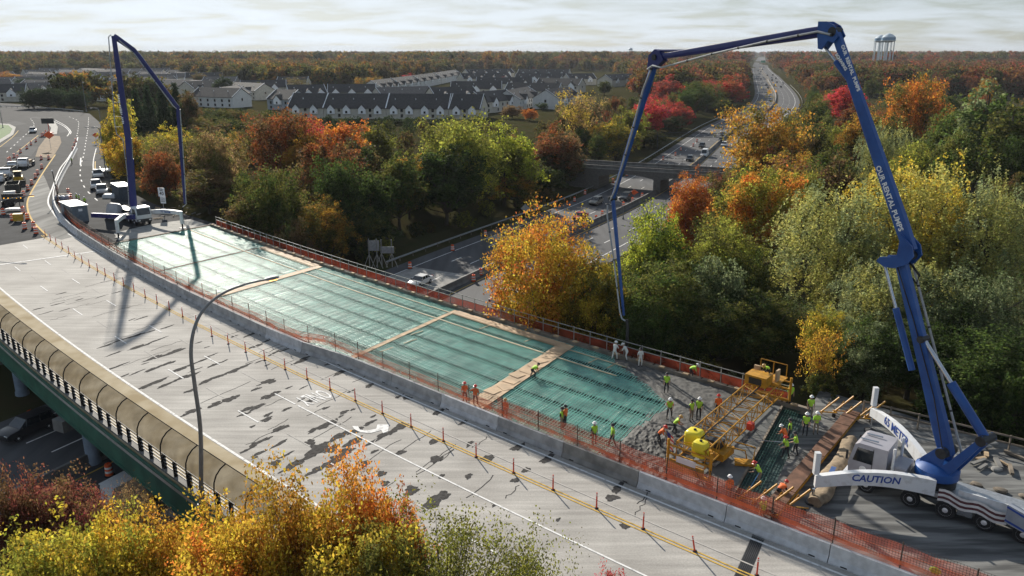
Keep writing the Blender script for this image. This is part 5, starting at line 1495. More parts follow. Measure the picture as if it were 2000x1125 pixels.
cf_ = frame(q(18.4, 12.835, 1.5), q(19, 12.835, 0) - q(18, 12.835, 0), V(0, 0, 1)); em_ = MB().lathe([(.22, 0), (.2, .012)], (0, 0, 0), 16); em_.box((.12, -.27, .006), (.62, .1, .012)); eo_ = em_.build('door_emblem', m_txtw, cb); eo_.data.transform(cf_)
strokes(cb, frame(q(18.5, 12.815, 1.42), q(19, 12.835, 0) - q(18, 12.835, 0), V(0, 0, 1)), .42, 6, .09, m_txtb)
for v_ in (13.0, 15.0): MB().tube([q(20.1, v_, 1.2), q(20.1, v_, 3.4)], .09, 10).build('exhaust_stack', m_chr, pump)
sbox('hydraulic_tank', 20.0, 20.9, 13.1, 14.9, 1.42, 2.2, m_grey, ch=.08)
sbox('valve_block', 21.0, 21.5, 13.2, 14.6, 1.42, 1.9, m_dark)
sbox('fuel_tank', 24.05, 24.85, VN - .05, VN + .6, .55, 1.12, m_sil, ch=.06)
sbox('walkway_plate', 23.9, SR, 13.0, 13.5, 1.9, 1.96, m_galv); sbox('side_rail', 23.9, SR, 12.95, 13.05, 1.42, 2.0, m_wht)
sbox('hopper_frame', 29.5, 32.6, 13.2, 14.9, 1.42, 2.3, m_wht, ch=.1)
# striped banner on the side of the deck
ban = MB(); stripes = []
m_str = M('banner_dark_stripe', (.10, .035, .04), .7); m_stw = M('banner_white_stripe', (.66, .64, .62), .7)
for k in range(5):
    A = []; B = []
    for i in range(13):
        s = 22.9 + 3.7 * i / 12; wv = .10 * math.sin(i * 1.1) - .02 * i
        A.append(LR(s, VN - .07, 1.05 + .16 * k + wv)); B.append(LR(s, VN - .07, 1.21 + .16 * k + wv))
    ban.strip(A, B, k % 2)
ban.build('striped_banner', [m_stw, m_str], pump)
# outriggers: curved front arms swung forward, straight rear arm
def outrigger(name, p0, p1, foot, lett, rot_side, h=.85, arch=.55, size=.62, mat=None):
    """arched box arm from p0 (hinge) to p1 (tip), jack leg down to the ground at p1"""
    p0, p1 = Vector(p0), Vector(p1); d = (p1 - p0); dh = d.copy(); dh.z = 0; dh.normalize(); n_ = V(dh.y, -dh.x, 0)
    n_ = n_ if n_.dot(-(T + (p0 + p1) / 2)) > 0 else -n_
    rings = []
    for i in range(9):
        t = i / 8; c = p0.lerp(p1, t) + V(0, 0, arch * math.sin(math.pi * t)); hh = h * (1 - .28 * t)
        rings.append([c + n_ * (.2 * x) + V(0, 0, hh / 2 * z) for x, z in ((1, -1), (1, 1), (-1, 1), (-1, -1))])
    arm = MB().loft(rings).build('outrigger_arm', mat or m_wht, pump)
    MB().loft([[p1 + V(a * .16, b * .16, z) for a, b in ((-1, -1), (1, -1), (1, 1), (-1, 1))] for z in (foot + .5, p1.z * 0 + .9 + 1.05)]).build('jack_leg', m_wht, arm)
    MB().tube([p1 + V(0, 0, -p1.z + foot + .08), p1 + V(0, 0, -p1.z + foot + 1.0)], .09, 10).build('jack_rod', m_sil, arm, smooth=True)
    MB().lathe([(.42, foot), (.42, foot + .1), (.12, foot + .2)], (p1.x, p1.y, 0), 14).build('jack_foot', m_dark, arm)
    if lett:
        c = p0.lerp(p1, .5) + V(0, 0, arch * .98) + n_ * .215
        text_mesh('lettering', lett, size, m_txtb, arm, frame(c, V(0, 0, 1).cross(n_), V(0, 0, 1)), .006, bold=.014, shear=.12 if lett == 'CAUTION' else 0)
    return arm
outrigger('arm', LR(22.6, 12.9, 1.75), LR(16.6, 9.35, 1.55), 0.0, 'CAUTION', 1, h=1.05, arch=.42)
outrigger('arm', LR(21.6, 15.5, 1.7), LR(16.3, 21.9, 1.55), 0.0, '65 METER', 1, h=.9, arch=.45, size=.85)
ra_ = outrigger('arm', LR(26.6, 12.6, 1.7), LR(33.5, 8.9, 1.4), 0.0, '631-454-', 1, h=1.15, arch=.1, size=.42, mat=M('grey_outrigger_panel', (.27, .29, .33), .45, var=.1, scale=2))
for c_ in kids(ra_):
    if c_.name.startswith('lettering'): c_.data.materials[0] = m_txtw
rp0, rp1 = LR(26.6, 12.6, 1.7), LR(33.5, 8.9, 1.4); rdh = (rp1 - rp0); rdh.z = 0; rdh.normalize(); rn_ = V(rdh.y, -rdh.x, 0); rn_ = rn_ if rn_.y < 0 else -rn_
for dz0, dz1 in ((.42, .26), (-.42, -.26)):
    MB().beam(rp0 + rn_ * .2 + V(0, 0, dz0 + .02), rp1 + rn_ * .2 + V(0, 0, dz1 + .02), .03, .12).build('blue_stripe', m_txtb, ra_)
# turret and boom
MB().lathe([(1.15, 1.42), (1.15, 1.75), (1.0, 1.85), (1.0, 2.05)], (0, 0, 0), 28).build('slew_ring', m_dark, pump, smooth=True)
tur = MB().lathe([(1.25, 2.0), (1.25, 2.5), (.9, 2.75), (.5, 2.9)], (0, 0, 0), 28).build('turret', m_blue, pump, smooth=True)
up = V(0, 0, 1)
A0 = V(0, 0, 0) - dr * .35 + up * 3.7                                         # boom foot pin
S0 = PV(1926, 858, T, dr) - T                                                 # cylinder anchor, behind the turret
yk = MB()
for o in (-.5, .5):
    plate(yk, [up * 2.3 + dr * .3 + side * o, up * 2.3 - dr * .9 + side * o, S0 - up * .38 + side * o, S0 - dr * .32 + side * o, S0 + up * .32 + side * o, up * 3.15 - dr * .7 + side * o], side, .12)
    plate(yk, [up * 2.4 + dr * .95 + side * o, up * 2.95 + dr * .8 + side * o, A0 + dr * .35 + up * .2 + side * o, A0 + up * .38 + side * o, A0 - dr * .32 + up * .1 + side * o, up * 2.4 - dr * .35 + side * o], side, .12)
for o in ():
    plate(yk, [V(0, 0, 0) + dr * .9 + up * 2.5 + side * o, dr * .6 + up * 3.0 + side * o, dr * .25 + up * 4.0 + side * o, A0 + up * .3 + side * o, A0 - dr * .6 + up * .05 + side * o, S0 + up * .32 + side * o, S0 - dr * .35 + side * o, S0 - up * .35 + side * o, V(0, 0, 2.2) - dr * 1.0 + side * o, V(0, 0, 2.2) + side * o], side, .12)
yk.build('turret_yoke', m_blue, tur)
pts = [A0, pvr(1757, 512), pvr(1632, 62), pvr(1283, 112), pvr(1197, 388), pvr(1218, 622)]
b1 = boom_section(pump, 'boom_section', pts[0] - (pts[1] - pts[0]).normalized() * .2, pts[1] + up * .3, .46, .82, .42, .66, m_blue, side)
cyl(pump, S0, pts[0].lerp(pts[1], .60) - dr * .35, .27, .55)
cyl(pump, pts[0].lerp(pts[1], .40) + dr * .95 + side * .1, PV(1727, 515, T, dr) - T, .2, .58)
# elbow at the top of section one
eb = MB()
for o in (-.42, .42):
    plate(eb, [p + side * o for p in (pvr(1720, 508), pvr(1727, 500), pvr(1748, 500), pvr(1760, 497), pvr(1764, 480), pvr(1768, 455), pvr(1790, 480), pvr(1793, 500), pvr(1780, 515), pvr(1755, 522), pvr(1735, 519))], side, .1)
eb.build('elbow_link', m_blue, pump)
E1 = pvr(1779, 490)
b2 = boom_section(pump, 'boom_section', E1, pts[2], .42, .72, .36, .5, m_blue, side)
cyl(pump, pvr(1668, 168), pvr(1611, 92), .17, .62)
hd_ = MB()
for o in (-.3, .3):
    plate(hd_, [p + side * o for p in (pvr(1603, 62), pvr(1604, 95), pvr(1611, 97), pvr(1624, 80), pvr(1634, 84), pvr(1645, 70), pvr(1636, 50), pvr(1622, 42), pvr(1605, 42))], side, .1)
hd_.build('elbow_link', m_blue, pump)
boom_section(pump, 'boom_section', pts[2] + up * .15, pts[3].lerp(pts[2], .02), .5, .62, .32, .42, m_navy, side)
boom_section(pump, 'boom_section', pts[3] + up * .1, pts[4], .34, .5, .26, .34, m_blue, side)
boom_section(pump, 'boom_section', pts[4], pts[5] + up * .3, .24, .3, .16, .2, m_blue, side)
k3 = MB(); plate(k3, [pvr(1271, 108), pvr(1283, 96), pvr(1292, 100), pvr(1300, 118), pvr(1280, 135), pvr(1268, 134)], side, .5); k3.build('elbow_link', m_navy, pump)
MB().tube([pvr(1285, 99), pvr(1342, 99)], .1, 8).build('hydraulic_cylinder', m_navy, pump)
so = side * .42
pump_pipe(pump, [pts[0] + side * -.6 + dr * -.6, pts[1] + side * -.55 - dr * .5, E1 + side * -.55, pts[2] + side * -.45])
pump_pipe(pump, [pvr(1633, 68) + so, pvr(1605, 62) + so, pvr(1500, 82) + so, pvr(1400, 105) + so, pvr(1300, 132) + so, pvr(1282, 128) + so, pvr(1272, 135) + so])
pump_pipe(pump, [pvr(1278, 135) + so * .8, pvr(1262, 175) + so * .8, pvr(1240, 260) + so * .8, pvr(1206, 372) + so * .8, pvr(1197, 392) + so * .8])
pump_pipe(pump, [pvr(1191, 398) + so * .6, pvr(1190, 420) + so * .6, pvr(1202, 500) + so * .6, pvr(1215, 608) + so * .6, pvr(1219, 622) + so * .6, pvr(1224, 626) + so * .4])
MB().tube([pvr(1224, 624), pvr(1226, 640), pvr(1225, 665), pvr(1223, 684)], [.13, .14, .14, .12], 10).build('end_hose', m_dark, pump, smooth=True)
MB().tube([pvr(1770, 515) - so, pvr(1788, 540) - so, pvr(1782, 556) - so, pvr(1774, 545) - so], .07, 8).build('hydraulic_hose', m_rubber, pump)
for pq_, rr_ in ((A0, .34), (S0, .3), (pts[1], .28), (E1 - up * .3, .26), (pts[2], .3), (pts[3], .24), (pts[4], .2), (pts[0].lerp(pts[1], .6) - dr * .35, .22)):
    disc(MB(), pq_, side, rr_, 1.25 if pq_ in (A0, S0) else .75).build('pivot_pin', m_dark, pump, smooth=True)
for u_ in (.2, .45, .7):
    MB().beam(E1.lerp(pts[2], u_) + side * -.1, E1.lerp(pts[2], u_) + side * -.6, .12, .12).build('pipe_bracket', m_dark, pump)
    MB().beam(pts[0].lerp(pts[1], u_) + side * -.1, pts[0].lerp(pts[1], u_) + side * -.6, .12, .12).build('pipe_bracket', m_dark, pump)
MB().tube([A0 + side * .5 + up * .3, pts[0].lerp(pts[1], .3) + side * .32 - dr * .3, pts[0].lerp(pts[1], .7) + side * .3 - dr * .2, pts[1] + side * .35, E1 + side * .3], .035, 6).build('hydraulic_hose', m_rubber, pump)
def boom_text(txt, p0, p1, size, off, up_side, par, bold=.012):
    a = pvr(*p0) + side * off; b = pvr(*p1) + side * off
    x = (b - a).normalized()
    text_mesh('lettering', txt, size, m_txtw, par, frame((a + b) / 2, x, side.cross(x)), .008, bold=bold)
boom_text('OUR RENTAL PUMPS', (1718, 322), (1765, 452), .46, .225, 1, b2)
boom_text('OUR  RENTAL  PUMPS', (1643, 70), (1688, 196), .32, .22, 1, b2)
boom_text('SCHWING', (1640, 110), (1654, 132), .28, .21, 1, b2)

# ---- smaller pump on the left
T2 = P(266, 434, 0)
p2 = thing('concrete_pump_truck', 'smaller concrete pump with navy folded boom and white outriggers beside the shed', 'pump truck', T2, 0)
fw2 = (P(303, 447, 0) - P(205, 428, 0)); fw2 = V(.72, -.69, 0).normalized(); sd2 = V(-fw2.y, fw2.x, 0)
def L2(a, b, z): return fw2 * a + sd2 * b + V(0, 0, z)
def bx2(nm, a0, a1, b0, b1, z0, z1, mat, par=p2, ch=.0):
    return MB().loft([[L2(a, b, z) for b, z in ((b0, z0), (b0, z1 - ch), (b0 + ch, z1), (b1 - ch, z1), (b1, z1 - ch), (b1, z0))] for a in (a0, a1)]).build(nm, mat, par)
bx2('chassis', -6.5, 2.5, -.5, .5, .75, 1.1, m_blk); bx2('deck_frame', -6.5, 1.4, -1.2, 1.2, 1.1, 1.4, m_wht)
c2 = MB().loft([[L2(a, b, z) for a, z in ((1.5, .7), (3.6, .7), (3.65, 1.7), (3.35, 2.9), (1.5, 2.95))] for b in (-1.2, 1.2)]).build('cab', m_wht, p2)
MB().poly([L2(a, b, z) for a, b, z in ((3.665, -1.05, 1.75), (3.665, 1.05, 1.75), (3.40, 1.0, 2.75), (3.40, -1.0, 2.75))]).build('windscreen', m_glass, c2)
for b in (-1.215, 1.215): MB().poly([L2(a, b, z) for a, z in ((2.1, 1.8), (3.45, 1.8), (3.25, 2.7), (2.1, 2.7))]).build('side_window', m_glass, c2)
MB().box(L2(3.68, 0, .85), (.12, 2.3, .5), math.atan2(fw2.y, fw2.x)).build('bumper', m_blk, c2)
for b in (-.85, .85): MB().box(L2(3.72, b, .9), (.1, .35, .2), math.atan2(fw2.y, fw2.x)).build('headlight', m_refl, c2)
for a in (2.6, .3, -2.8, -4.2):
    for b in (-1.1, 1.1): wheel(p2, L2(a, b, .52), .52, .32, sd2 * (1 if b > 0 else -1))
MB().lathe([(.8, 1.4), (.8, 2.0), (.55, 2.4)], (0, 0, 0), 20).build('turret', m_navy, p2, smooth=True)
for (fx, fy), lt in (((232, 464), None), ((357, 446), '117\' BOOM')):
    f = P(fx, fy, 0) - T2; h_ = L2(1.0, -1.1 if fx < 260 else 1.1, 1.5)
    tp = V(f.x, f.y, 2.35); dn = V(f.x - h_.x, f.y - h_.y, 0).normalized(); nn = V(dn.y, -dn.x, 0)
    nn = nn if nn.y < 0 else -nn
    rr = []
    for i in range(7):
        t = i / 6; c = h_.lerp(tp, t) + V(0, 0, .35 * math.sin(math.pi * t * .9))
        hh = .75 - .15 * t
        rr.append([c + nn * .18 * x + V(0, 0, hh / 2 * z) for x, z in ((1, -1), (1, 1), (-1, 1), (-1, -1))])
    arm = MB().loft(rr).build('outrigger_arm', m_wht, p2)
    MB().loft([[V(f.x, f.y, z) + V(a * .2, b * .2, 0) for a, b in ((-1, -1), (1, -1), (1, 1), (-1, 1))] for z in (.75, 2.75)]).build('jack_leg', m_wht, arm)
    MB().tube([V(f.x, f.y, .05), V(f.x, f.y, .9)], .14, 8).build('jack_rod', m_dark, arm); MB().lathe([(.55, .03), (.55, .1), (.15, .2)], (f.x, f.y, 0), 12).build('jack_foot', m_dark, arm)
    c = h_.lerp(tp, .62) + V(0, 0, .3) + nn * .2
    fm_ = frame(c, dn if dn.x > 0 else -dn, V(0, 0, 1))
    if lt: text_mesh('lettering', lt, .5, m_txtb, arm, fm_, .006, bold=.01)
    else: strokes(arm, fm_, 1.1, 5, .3, m_txtb)
d2 = (P(362, 428, 0) - P(262, 434, 0)); d2.z = 0; d2.normalize(); s2 = V(d2.y, -d2.x, 0); s2 = s2 if s2.y < 0 else -s2
pv2 = lambda x, y: PV(x, y, T2, d2) - T2
q0 = pv2(262, 412)
bA = boom_section(p2, 'boom_section', q0, pv2(250, 272), .5, .95, .45, .85, m_navy, s2)
bB = boom_section(p2, 'boom_section', pv2(251, 275), pv2(222, 70), .45, .85, .4, .65, m_navy, s2)
boom_section(p2, 'boom_section', pv2(222, 70), pv2(262, 98), .42, .75, .4, .7, m_navy, s2)
boom_section(p2, 'boom_section', pv2(260, 96), pv2(348, 210), .4, .7, .3, .5, m_navy, s2)
boom_section(p2, 'boom_section', pv2(347, 208), pv2(361, 398), .3, .5, .22, .34, m_navy, s2)
pump_pipe(p2, [pv2(252, 405), pv2(249, 340), pv2(240, 272), pv2(228, 262), pv2(224, 240), pv2(212, 72), pv2(217, 68)], .085)
for y in (115, 158, 200, 228, 248): MB().beam(pv2(219 - (y < 160) * 4 + (y > 220) * 4, y), pv2(232 - (y < 160) * 4 + (y > 220) * 6, y), .06, .06).build('pipe_bracket', m_dark, p2)
pump_pipe(p2, [pv2(232, 78) + s2 * .3, pv2(262, 104) + s2 * .3, pv2(338, 206) + s2 * .3, pv2(345, 212) + s2 * .3], .085)
pump_pipe(p2, [pv2(352, 214) + s2 * .25, pv2(360, 330) + s2 * .25, pv2(364, 398) + s2 * .25, pv2(357, 404) + s2 * .2], .085)
cyl(p2, pv2(263, 370), pv2(257, 270), .18, .6, m_navy)
x_ = (pv2(247, 255) - pv2(234, 180)).normalized()
strokes(bB, frame(pv2(236, 213) + s2 * .25, x_, s2.cross(x_)), 4.6, 17, .34, m_txtw)
MB().tube([pv2(358, 402), pv2(356, 408), pv2(357, 425)], .11, 8).build('end_hose', m_rubber, p2)
MB().loft([[L2(a, b, z) for b, z in ((-1.0, 1.4), (-.8, 1.9), (.8, 1.9), (1.0, 1.4))] for a in (-6.3, -1.0)]).build('pump_cover', m_dark, p2)
# boom rest arm lying back to the left
MB().beam(P(180, 420, 1.7) - T2, P(262, 424, 2.0) - T2, .5, .7).build('rear_outrigger', m_navy, p2)
# white tarp over the hopper
tp = MB(); ap_ = P(222, 396, 3.2)
ring = [P(x, y, 0.3) for x, y in ((204, 424), (214, 428), (232, 428), (248, 420), (240, 412), (218, 410))]
top_ = [ap_ + V(-1.2, 0, -.3), ap_ + V(-.6, -.3, 0), ap_ + V(.6, -.3, -.1), ap_ + V(1.2, 0, -.4), ap_ + V(.6, .5, -.2), ap_ + V(-.6, .5, -.1)]
tp.loft([ring, [a.lerp(b, .5) + V(0, 0, -.3) for a, b in zip(ring, top_)], top_])
tag(tp.build('tarpaulin', M('white_tarpaulin', (.62, .63, .64), .6, var=.1, scale=1.5, bump=.4, bscale=3), smooth=True), 'white tarpaulin draped in a peak over the mixer hopper behind the left pump', 'tarpaulin')

# ------------------------------------------------------------------ bridge deck paver (yellow truss)
m_yel = M('paver_yellow', (.44, .21, .012), .5, var=.25, scale=3)
m_tank_y = M('yellow_plastic_tank', (.72, .60, .03), .35, var=.04, scale=2)
pv_ = thing('deck_paver', 'yellow truss deck paver spanning the fresh concrete', 'paver', BR(9, 8, 0), 0)
o_ = BR(9, 8, 0)
def B9(s, v, z): return BR(s, v, z) - o_
sk = lambda v: -.06 * (v - 7)
def node(side_, v, z): return B9(8.2 + side_ * 2.1 + sk(v), v, z)
zb_, zt_ = 1.1, 2.35
vv = [7.0 + i * 1.15 for i in range(14)]
for sd_ in (0, 1):
    for z in (zb_, zt_):
        MB().tube([node(sd_, vv[0], z), node(sd_, vv[-1], z)], .06, 6).build('chord', m_yel, pv_)
for i in range(len(vv) - 1):
    a, b = vv[i], vv[i + 1]
    for sd_ in (0, 1):
        MB().tube([node(sd_, a, zb_ if i % 2 else zt_), node(sd_, b, zt_ if i % 2 else zb_)], .035, 5).build('truss_diagonal', m_yel, pv_)
        MB().tube([node(sd_, a, zb_), node(sd_, a, zt_)], .03, 5).build('truss_upright', m_yel, pv_)
    for z in (zb_, zt_):
        MB().tube([node(i % 2, a, z), node(1 - i % 2, b, z)], .03, 5).build('cross_brace', m_yel, pv_)
        MB().tube([node(0, a, z), node(1, a, z)], .03, 5).build('cross_strut', m_yel, pv_)
MB().tube([node(.55, v, zt_ + .12 + .06 * math.sin(v * 2)) for v in vv], .05, 6).build('hose_bundle', m_rubber, pv_)
for v, s_ in ((6.8, (-.5, 2.6)), (22.0, (-.5, 2.6))):
    for sx in s_:
        MB().beam(B9(8.2 + sx + sk(v), v, .35), B9(8.2 + sx + sk(v), v, 2.5), .16, .16).build('leg', m_yel, pv_)
        wheel(pv_, B9(8.2 + sx + sk(v), v, .28), .26, .2, (BR(9, 9) - BR(9, 8)), rim=m_yel)
    MB().beam(B9(8.2 + s_[0] + sk(v), v, .55), B9(8.2 + s_[1] + sk(v), v, .55), .18, .2).build('end_carriage', m_yel, pv_)
    MB().beam(B9(8.2 + s_[0] + sk(v), v, 1.5), B9(8.2 + s_[1] + sk(v), v, 1.5), .1, .12).build('end_frame_rail', m_yel, pv_)
    MB().beam(B9(8.2 + s_[0] + sk(v), v, 2.1), B9(8.2 + s_[1] + sk(v), v, 2.1), .1, .1).build('end_frame_rail', m_yel, pv_)
MB().beam(B9(7.9, 6.75, .9), B9(10.4, 6.75, .9), .06, .5).build('side_panel', m_yel, pv_)
MB().beam(B9(8.4, 6.70, 1.3), B9(9.8, 6.70, 1.3), .04, .42).build('name_board', m_txtw, pv_)
for (s_, v_, L_, W_, H_) in ((8.7, 8.5, 1.1, 1.1, 1.1), (9.75, 7.35, .95, .85, 1.05)):
    c = B9(s_, v_, 2.25); R3 = Matrix.Rotation(brot(9), 3, 'Z')
    def rr(z, k): return [c + R3 @ V(x * L_ / 2 * k, y * W_ / 2 * k, z) for x, y in ((-1, -.7), (-.7, -1), (.7, -1), (1, -.7), (1, .7), (.7, 1), (-.7, 1), (-1, .7))]
    tk_ = MB().loft([rr(-H_ / 2, .9), rr(-H_ / 2 + .08, 1), rr(H_ / 2 - .2, 1), rr(H_ / 2 - .05, .85), rr(H_ / 2, .6)]).build('water_tank', m_tank_y, pv_, smooth=True)
    MB().lathe([(.1, 0), (.1, .08), (.06, .1)], c + V(0, 0, H_ / 2), 10).build('tank_cap', m_rubber, tk_)
# carriage with engine deck near the far end, operator stand
def pbox(nm, s, v, z, sz, mat): return MB().box(B9(s, v, z), sz, brot(9)).build(nm, mat, pv_)
pbox('engine_box', 8.2, 19.6, 2.75, (1.7, 1.3, .8), m_yel); pbox('engine_grille', 8.2, 18.93, 2.75, (1.0, .04, .5), m_dark)
pbox('operator_deck', 8.4, 21.0, 2.45, (2.4, 1.9, .1), m_yel)
for ds in (-1.1, 0, 1.1): MB().tube([B9(8.4 + ds, 21.9, 2.5), B9(8.4 + ds, 21.9, 3.5)], .035, 6).build('handrail_post', m_yel, pv_)
MB().tube([B9(7.3, 21.9, 3.5), B9(9.5, 21.9, 3.5)], .035, 6).build('handrail', m_yel, pv_)
pbox('control_panel', 7.6, 20.6, 3.0, (.5, .15, .8), m_wood); pbox('control_panel', 9.3, 20.6, 3.0, (.15, .6, .9), m_wood)
pbox('screed_carriage', 9.5, 10.2, .9, (1.9, 1.7, .5), m_yel); pbox('engine', 9.4, 10.3, 1.4, (1.0, .8, .5), m_dark); pbox('fuel_can', 10.4, 13.6, 1.7, (.4, .5, .5), m_red)
for k in range(3): MB().tube([B9(8.9 + k * .5, 9.3, .3), B9(8.9 + k * .5, 11.2, .3)], .14, 10).build('finishing_roller', m_galv, pv_, smooth=True)
# float pan arm behind the truss
MB().tube([B9(10.2, 10.6, 1.2), B9(11.2, 11.2, 1.0), B9(11.3, 11.3, .4)], .05, 6).build('float_arm', m_yel, pv_)
MB().tube([B9(10.2, 11.6, 1.2), B9(11.6, 11.9, 1.1), B9(11.7, 11.5, .4)], .05, 6).build('float_arm', m_yel, pv_)
MB().box(B9(11.3, 11.0, .24), (1.3, .8, .16), brot(9) + .5).build('float_pan', m_yel, pv_)
MB().tube([B9(10.4, 6.9, .8), B9(10.9, 6.7, 1.3), B9(11.2, 6.6, .5), B9(10.9, 6.5, .2)], .03, 6).build('hydraulic_hose', m_rubber, pv_)
MB().tube([B9(9.4, 6.6, .9), B9(10.0, 6.3, 1.2), B9(10.7, 6.3, .3)], .03, 6).build('hydraulic_hose', m_rubber, pv_)
# flag on the corner of the paver
fg = thing('flag', 'small striped flag drooping from the near corner of the paver', 'flag', BR(7.45, 6.95, .4))
MB().tube([V(0, 0, 0), V(0, 0, 2.6)], .02, 6).build('pole', m_dark, fg)
fs = MB(); m_fr = M('flag_red', (.50, .03, .06), .7); m_fw = M('flag_white', (.75, .75, .75), .7); m_fb = M('flag_blue', (.02, .03, .16), .7)
for k in range(7):
    A = [V(.02 + .09 * i + .03 * math.sin(k), .04 * math.sin(i * 1.6 + k * .5), 2.5 - .14 * k - .10 * i) for i in range(6)]
    fs.strip(A, [p + V(.01, 0, -.14) for p in A], k % 2)
fs.build('stripes', [m_fr, m_fw], fg)
MB().poly([V(.02, -.03, 2.52), V(.25, -.05, 2.3), V(.27, -.05, 1.95), V(.03, -.03, 2.15)]).build('canton', m_fb, fg)
# work bridge: rusty steel plates on a yellow frame
wb = thing('work_bridge', 'long rusty steel walkway platform right of the joint bay', 'work bridge', BR(15, 13, 0)); ow = BR(15, 13, 0)
m_rust = M('rusty_plate', (.15, .075, .045), .7, metal=.2, var=.35, scale=1.5, bump=.2, bscale=12)
for k in range(6):
    v0_, v1_ = 6.0 + k * 2.9, 6.0 + (k + 1) * 2.9 - .04
    MB().loft([[BR(s, v, z) - ow for s, z in ((14.7 - .04 * (v - 6), .5 + .02 * (k % 2)), (14.7 - .04 * (v - 6), .56 + .02 * (k % 2)), (15.75 - .04 * (v - 6), .56 + .02 * (k % 2)), (15.75 - .04 * (v - 6), .5 + .02 * (k % 2)))] for v in (v0_, v1_)]).build('deck_plate', m_rust, wb)
for s_ in (14.72, 15.72):
    MB().beam(BR(s_, 5.8, .4) - ow, BR(s_ - .7, 23.4, .4) - ow, .1, .2).build('side_beam', m_yel, wb)
# yellow braces at both ends
def brace(s, v, tilt, label, group):
    r = thing('yellow_brace', label, 'brace', BR(s, v, 0), brot(s), group)
    MB().beam(V(-.7, -.2, .1), V(.5, .5, 1.6), .10, .10).build('diagonal_tube', m_yel, r)
    MB().beam(V(-.6, .2, .0), V(-.1, .3, 1.1), .07, .07).build('upright', m_yel, r)
    MB().beam(V(-.7, -.2, .3), V(.5, .5, .3), .07, .07).build('foot_rail', m_yel, r)
    MB().lathe([(.14, 0), (.14, .22)], (0.3, .3, 0), 12).build('caster', m_rubber, r)
for k, (s, v) in enumerate(((13.6, 6.6), (14.5, 6.9), (15.4, 7.2), (16.3, 7.6))): brace(s, v, 0, 'yellow steel brace standing by the fence end of the work bridge', 'yellow braces at the fence end')
for k, (s, v) in enumerate(((13.0, 22.3), (13.8, 23.2), (14.6, 22.6), (15.6, 23.0), (16.0, 23.8))): brace(s, v, 0, 'yellow steel brace standing by the tree end of the work bridge', 'yellow braces at the tree end')
# burlap roll
m_burl = M('burlap', (.25, .19, .125), .95, var=.25, scale=2.5, bump=.8, bscale=3, world=True)
bu = MB(); rbz = random.Random(2); brg = []
from mathutils import noise as mn_
for i in range(61):
    v_ = 9.0 + i * .165; sc0 = 16.95 - .1 * (v_ - 9) + .12 * math.sin(v_ * 1.3); wd_ = (.56 + .05 * math.sin(v_ * 2.1)) * (1 if 3 < i < 57 else .75)
    brg.append([BR(sc0 + math.cos(a) * wd_ * (1 + .14 * mn_.noise(V(v_ * 1.6, a, 1))), v_, max(.0, .30 + math.sin(a) * .36 * (1 + .2 * mn_.noise(V(v_ * 2.2, a * 1.3, 7))))) for a in [2 * math.pi * k / 20 for k in range(20)]])
bu.loft(brg)
tag(bu.build('burlap_roll', m_burl, smooth=True), 'lumpy brown burlap roll lying in front of the pump cab', 'burlap')
tag(MB().beam(BR(16.8, 11.4, .9), BR(16.6, 13.0, .95), .3, .03).build('blue_strip', M('blue_plastic', (.06, .12, .30), .5)), 'blue plastic strip lying on the burlap roll', 'plastic strip')
# ------------------------------------------------------------------ people
def body_mesh(name, J, E_, R_):
    """one continuous skinned body from a joint graph"""
    me = bpy.data.meshes.new(name + '_skel'); names = list(J)
    me.from_pydata([J[n] for n in names], [(names.index(a), names.index(b)) for a, b in E_], [])
    o = bpy.data.objects.new(name + '_skel', me); COL.objects.link(o)
    sk_ = o.modifiers.new('skin', 'SKIN'); sk_.use_smooth_shade = True; sk_.branch_smoothing = .4
    for i, n in enumerate(names):
        me.skin_vertices[0].data[i].radius = R_[n]; me.skin_vertices[0].data[i].use_root = (n == 'pelvis')
    sb = o.modifiers.new('sub', 'SUBSURF'); sb.levels = 1; sb.render_levels = 1
    dg = bpy.context.evaluated_depsgraph_get(); out = bpy.data.meshes.new_from_object(o.evaluated_get(dg))
    bpy.data.objects.remove(o); bpy.data.meshes.remove(me)
    # cloth zones by the nearest bone
    seg = [(Vector(J[a]), Vector(J[b]), a, b) for a, b in E_]
    def zone(a, b):
        s = a + b
        if 'head' in s or 'neck' in s and 'chest' not in s: return 0
        if 'hand' in s or 'fing' in s or 'thumb' in s: return 0
        if 'toe' in s: return 3
        if 'knee' in s or 'ankle' in s or 'hip' in s: return 2
        return 1
    mi = []
    for p in out.polygons:
        c = p.center; bd = 9; bz = 1
        for a, b, na, nb in seg:
            ab = b - a; t = max(0, min(1, (c - a).dot(ab) / max(ab.length_squared, 1e-9))); d = (a + ab * t - c).length
            if d < bd: bd = d; bz = zone(na, nb)
        mi.append(bz)
    out.materials.clear()
    for m in (m_skin, m_shirt, m_trou, m_boot): out.materials.append(m)
    out.polygons.foreach_set('material_index', mi)
    return out
m_skin = M('skin', (.42, .26, .18), .6, var=.06, scale=8); m_shirt = M('shirt_cloth', (.06, .07, .09), .85, var=.15, scale=6); m_trou = M('trouser_cloth', (.04, .045, .06), .85, var=.2, scale=6); m_boot = M('boot_leather', (.035, .028, .022), .7)
m_vest = M('lime_vest', (.42, .70, .05), .7, var=.08, scale=6); m_vband = M('vest_reflective', (.62, .62, .58), .4); m_hat = M('white_hard_hat', (.75, .75, .73), .35)
m_vor = M('orange_vest', (.80, .16, .03), .7, var=.08, scale=6); m_hatr = M('red_hard_hat', (.6, .03, .02), .35); m_haty = M('tan_hard_hat', (.55, .33, .10), .4); m_hatd = M('dark_cap', (.03, .03, .035), .7)
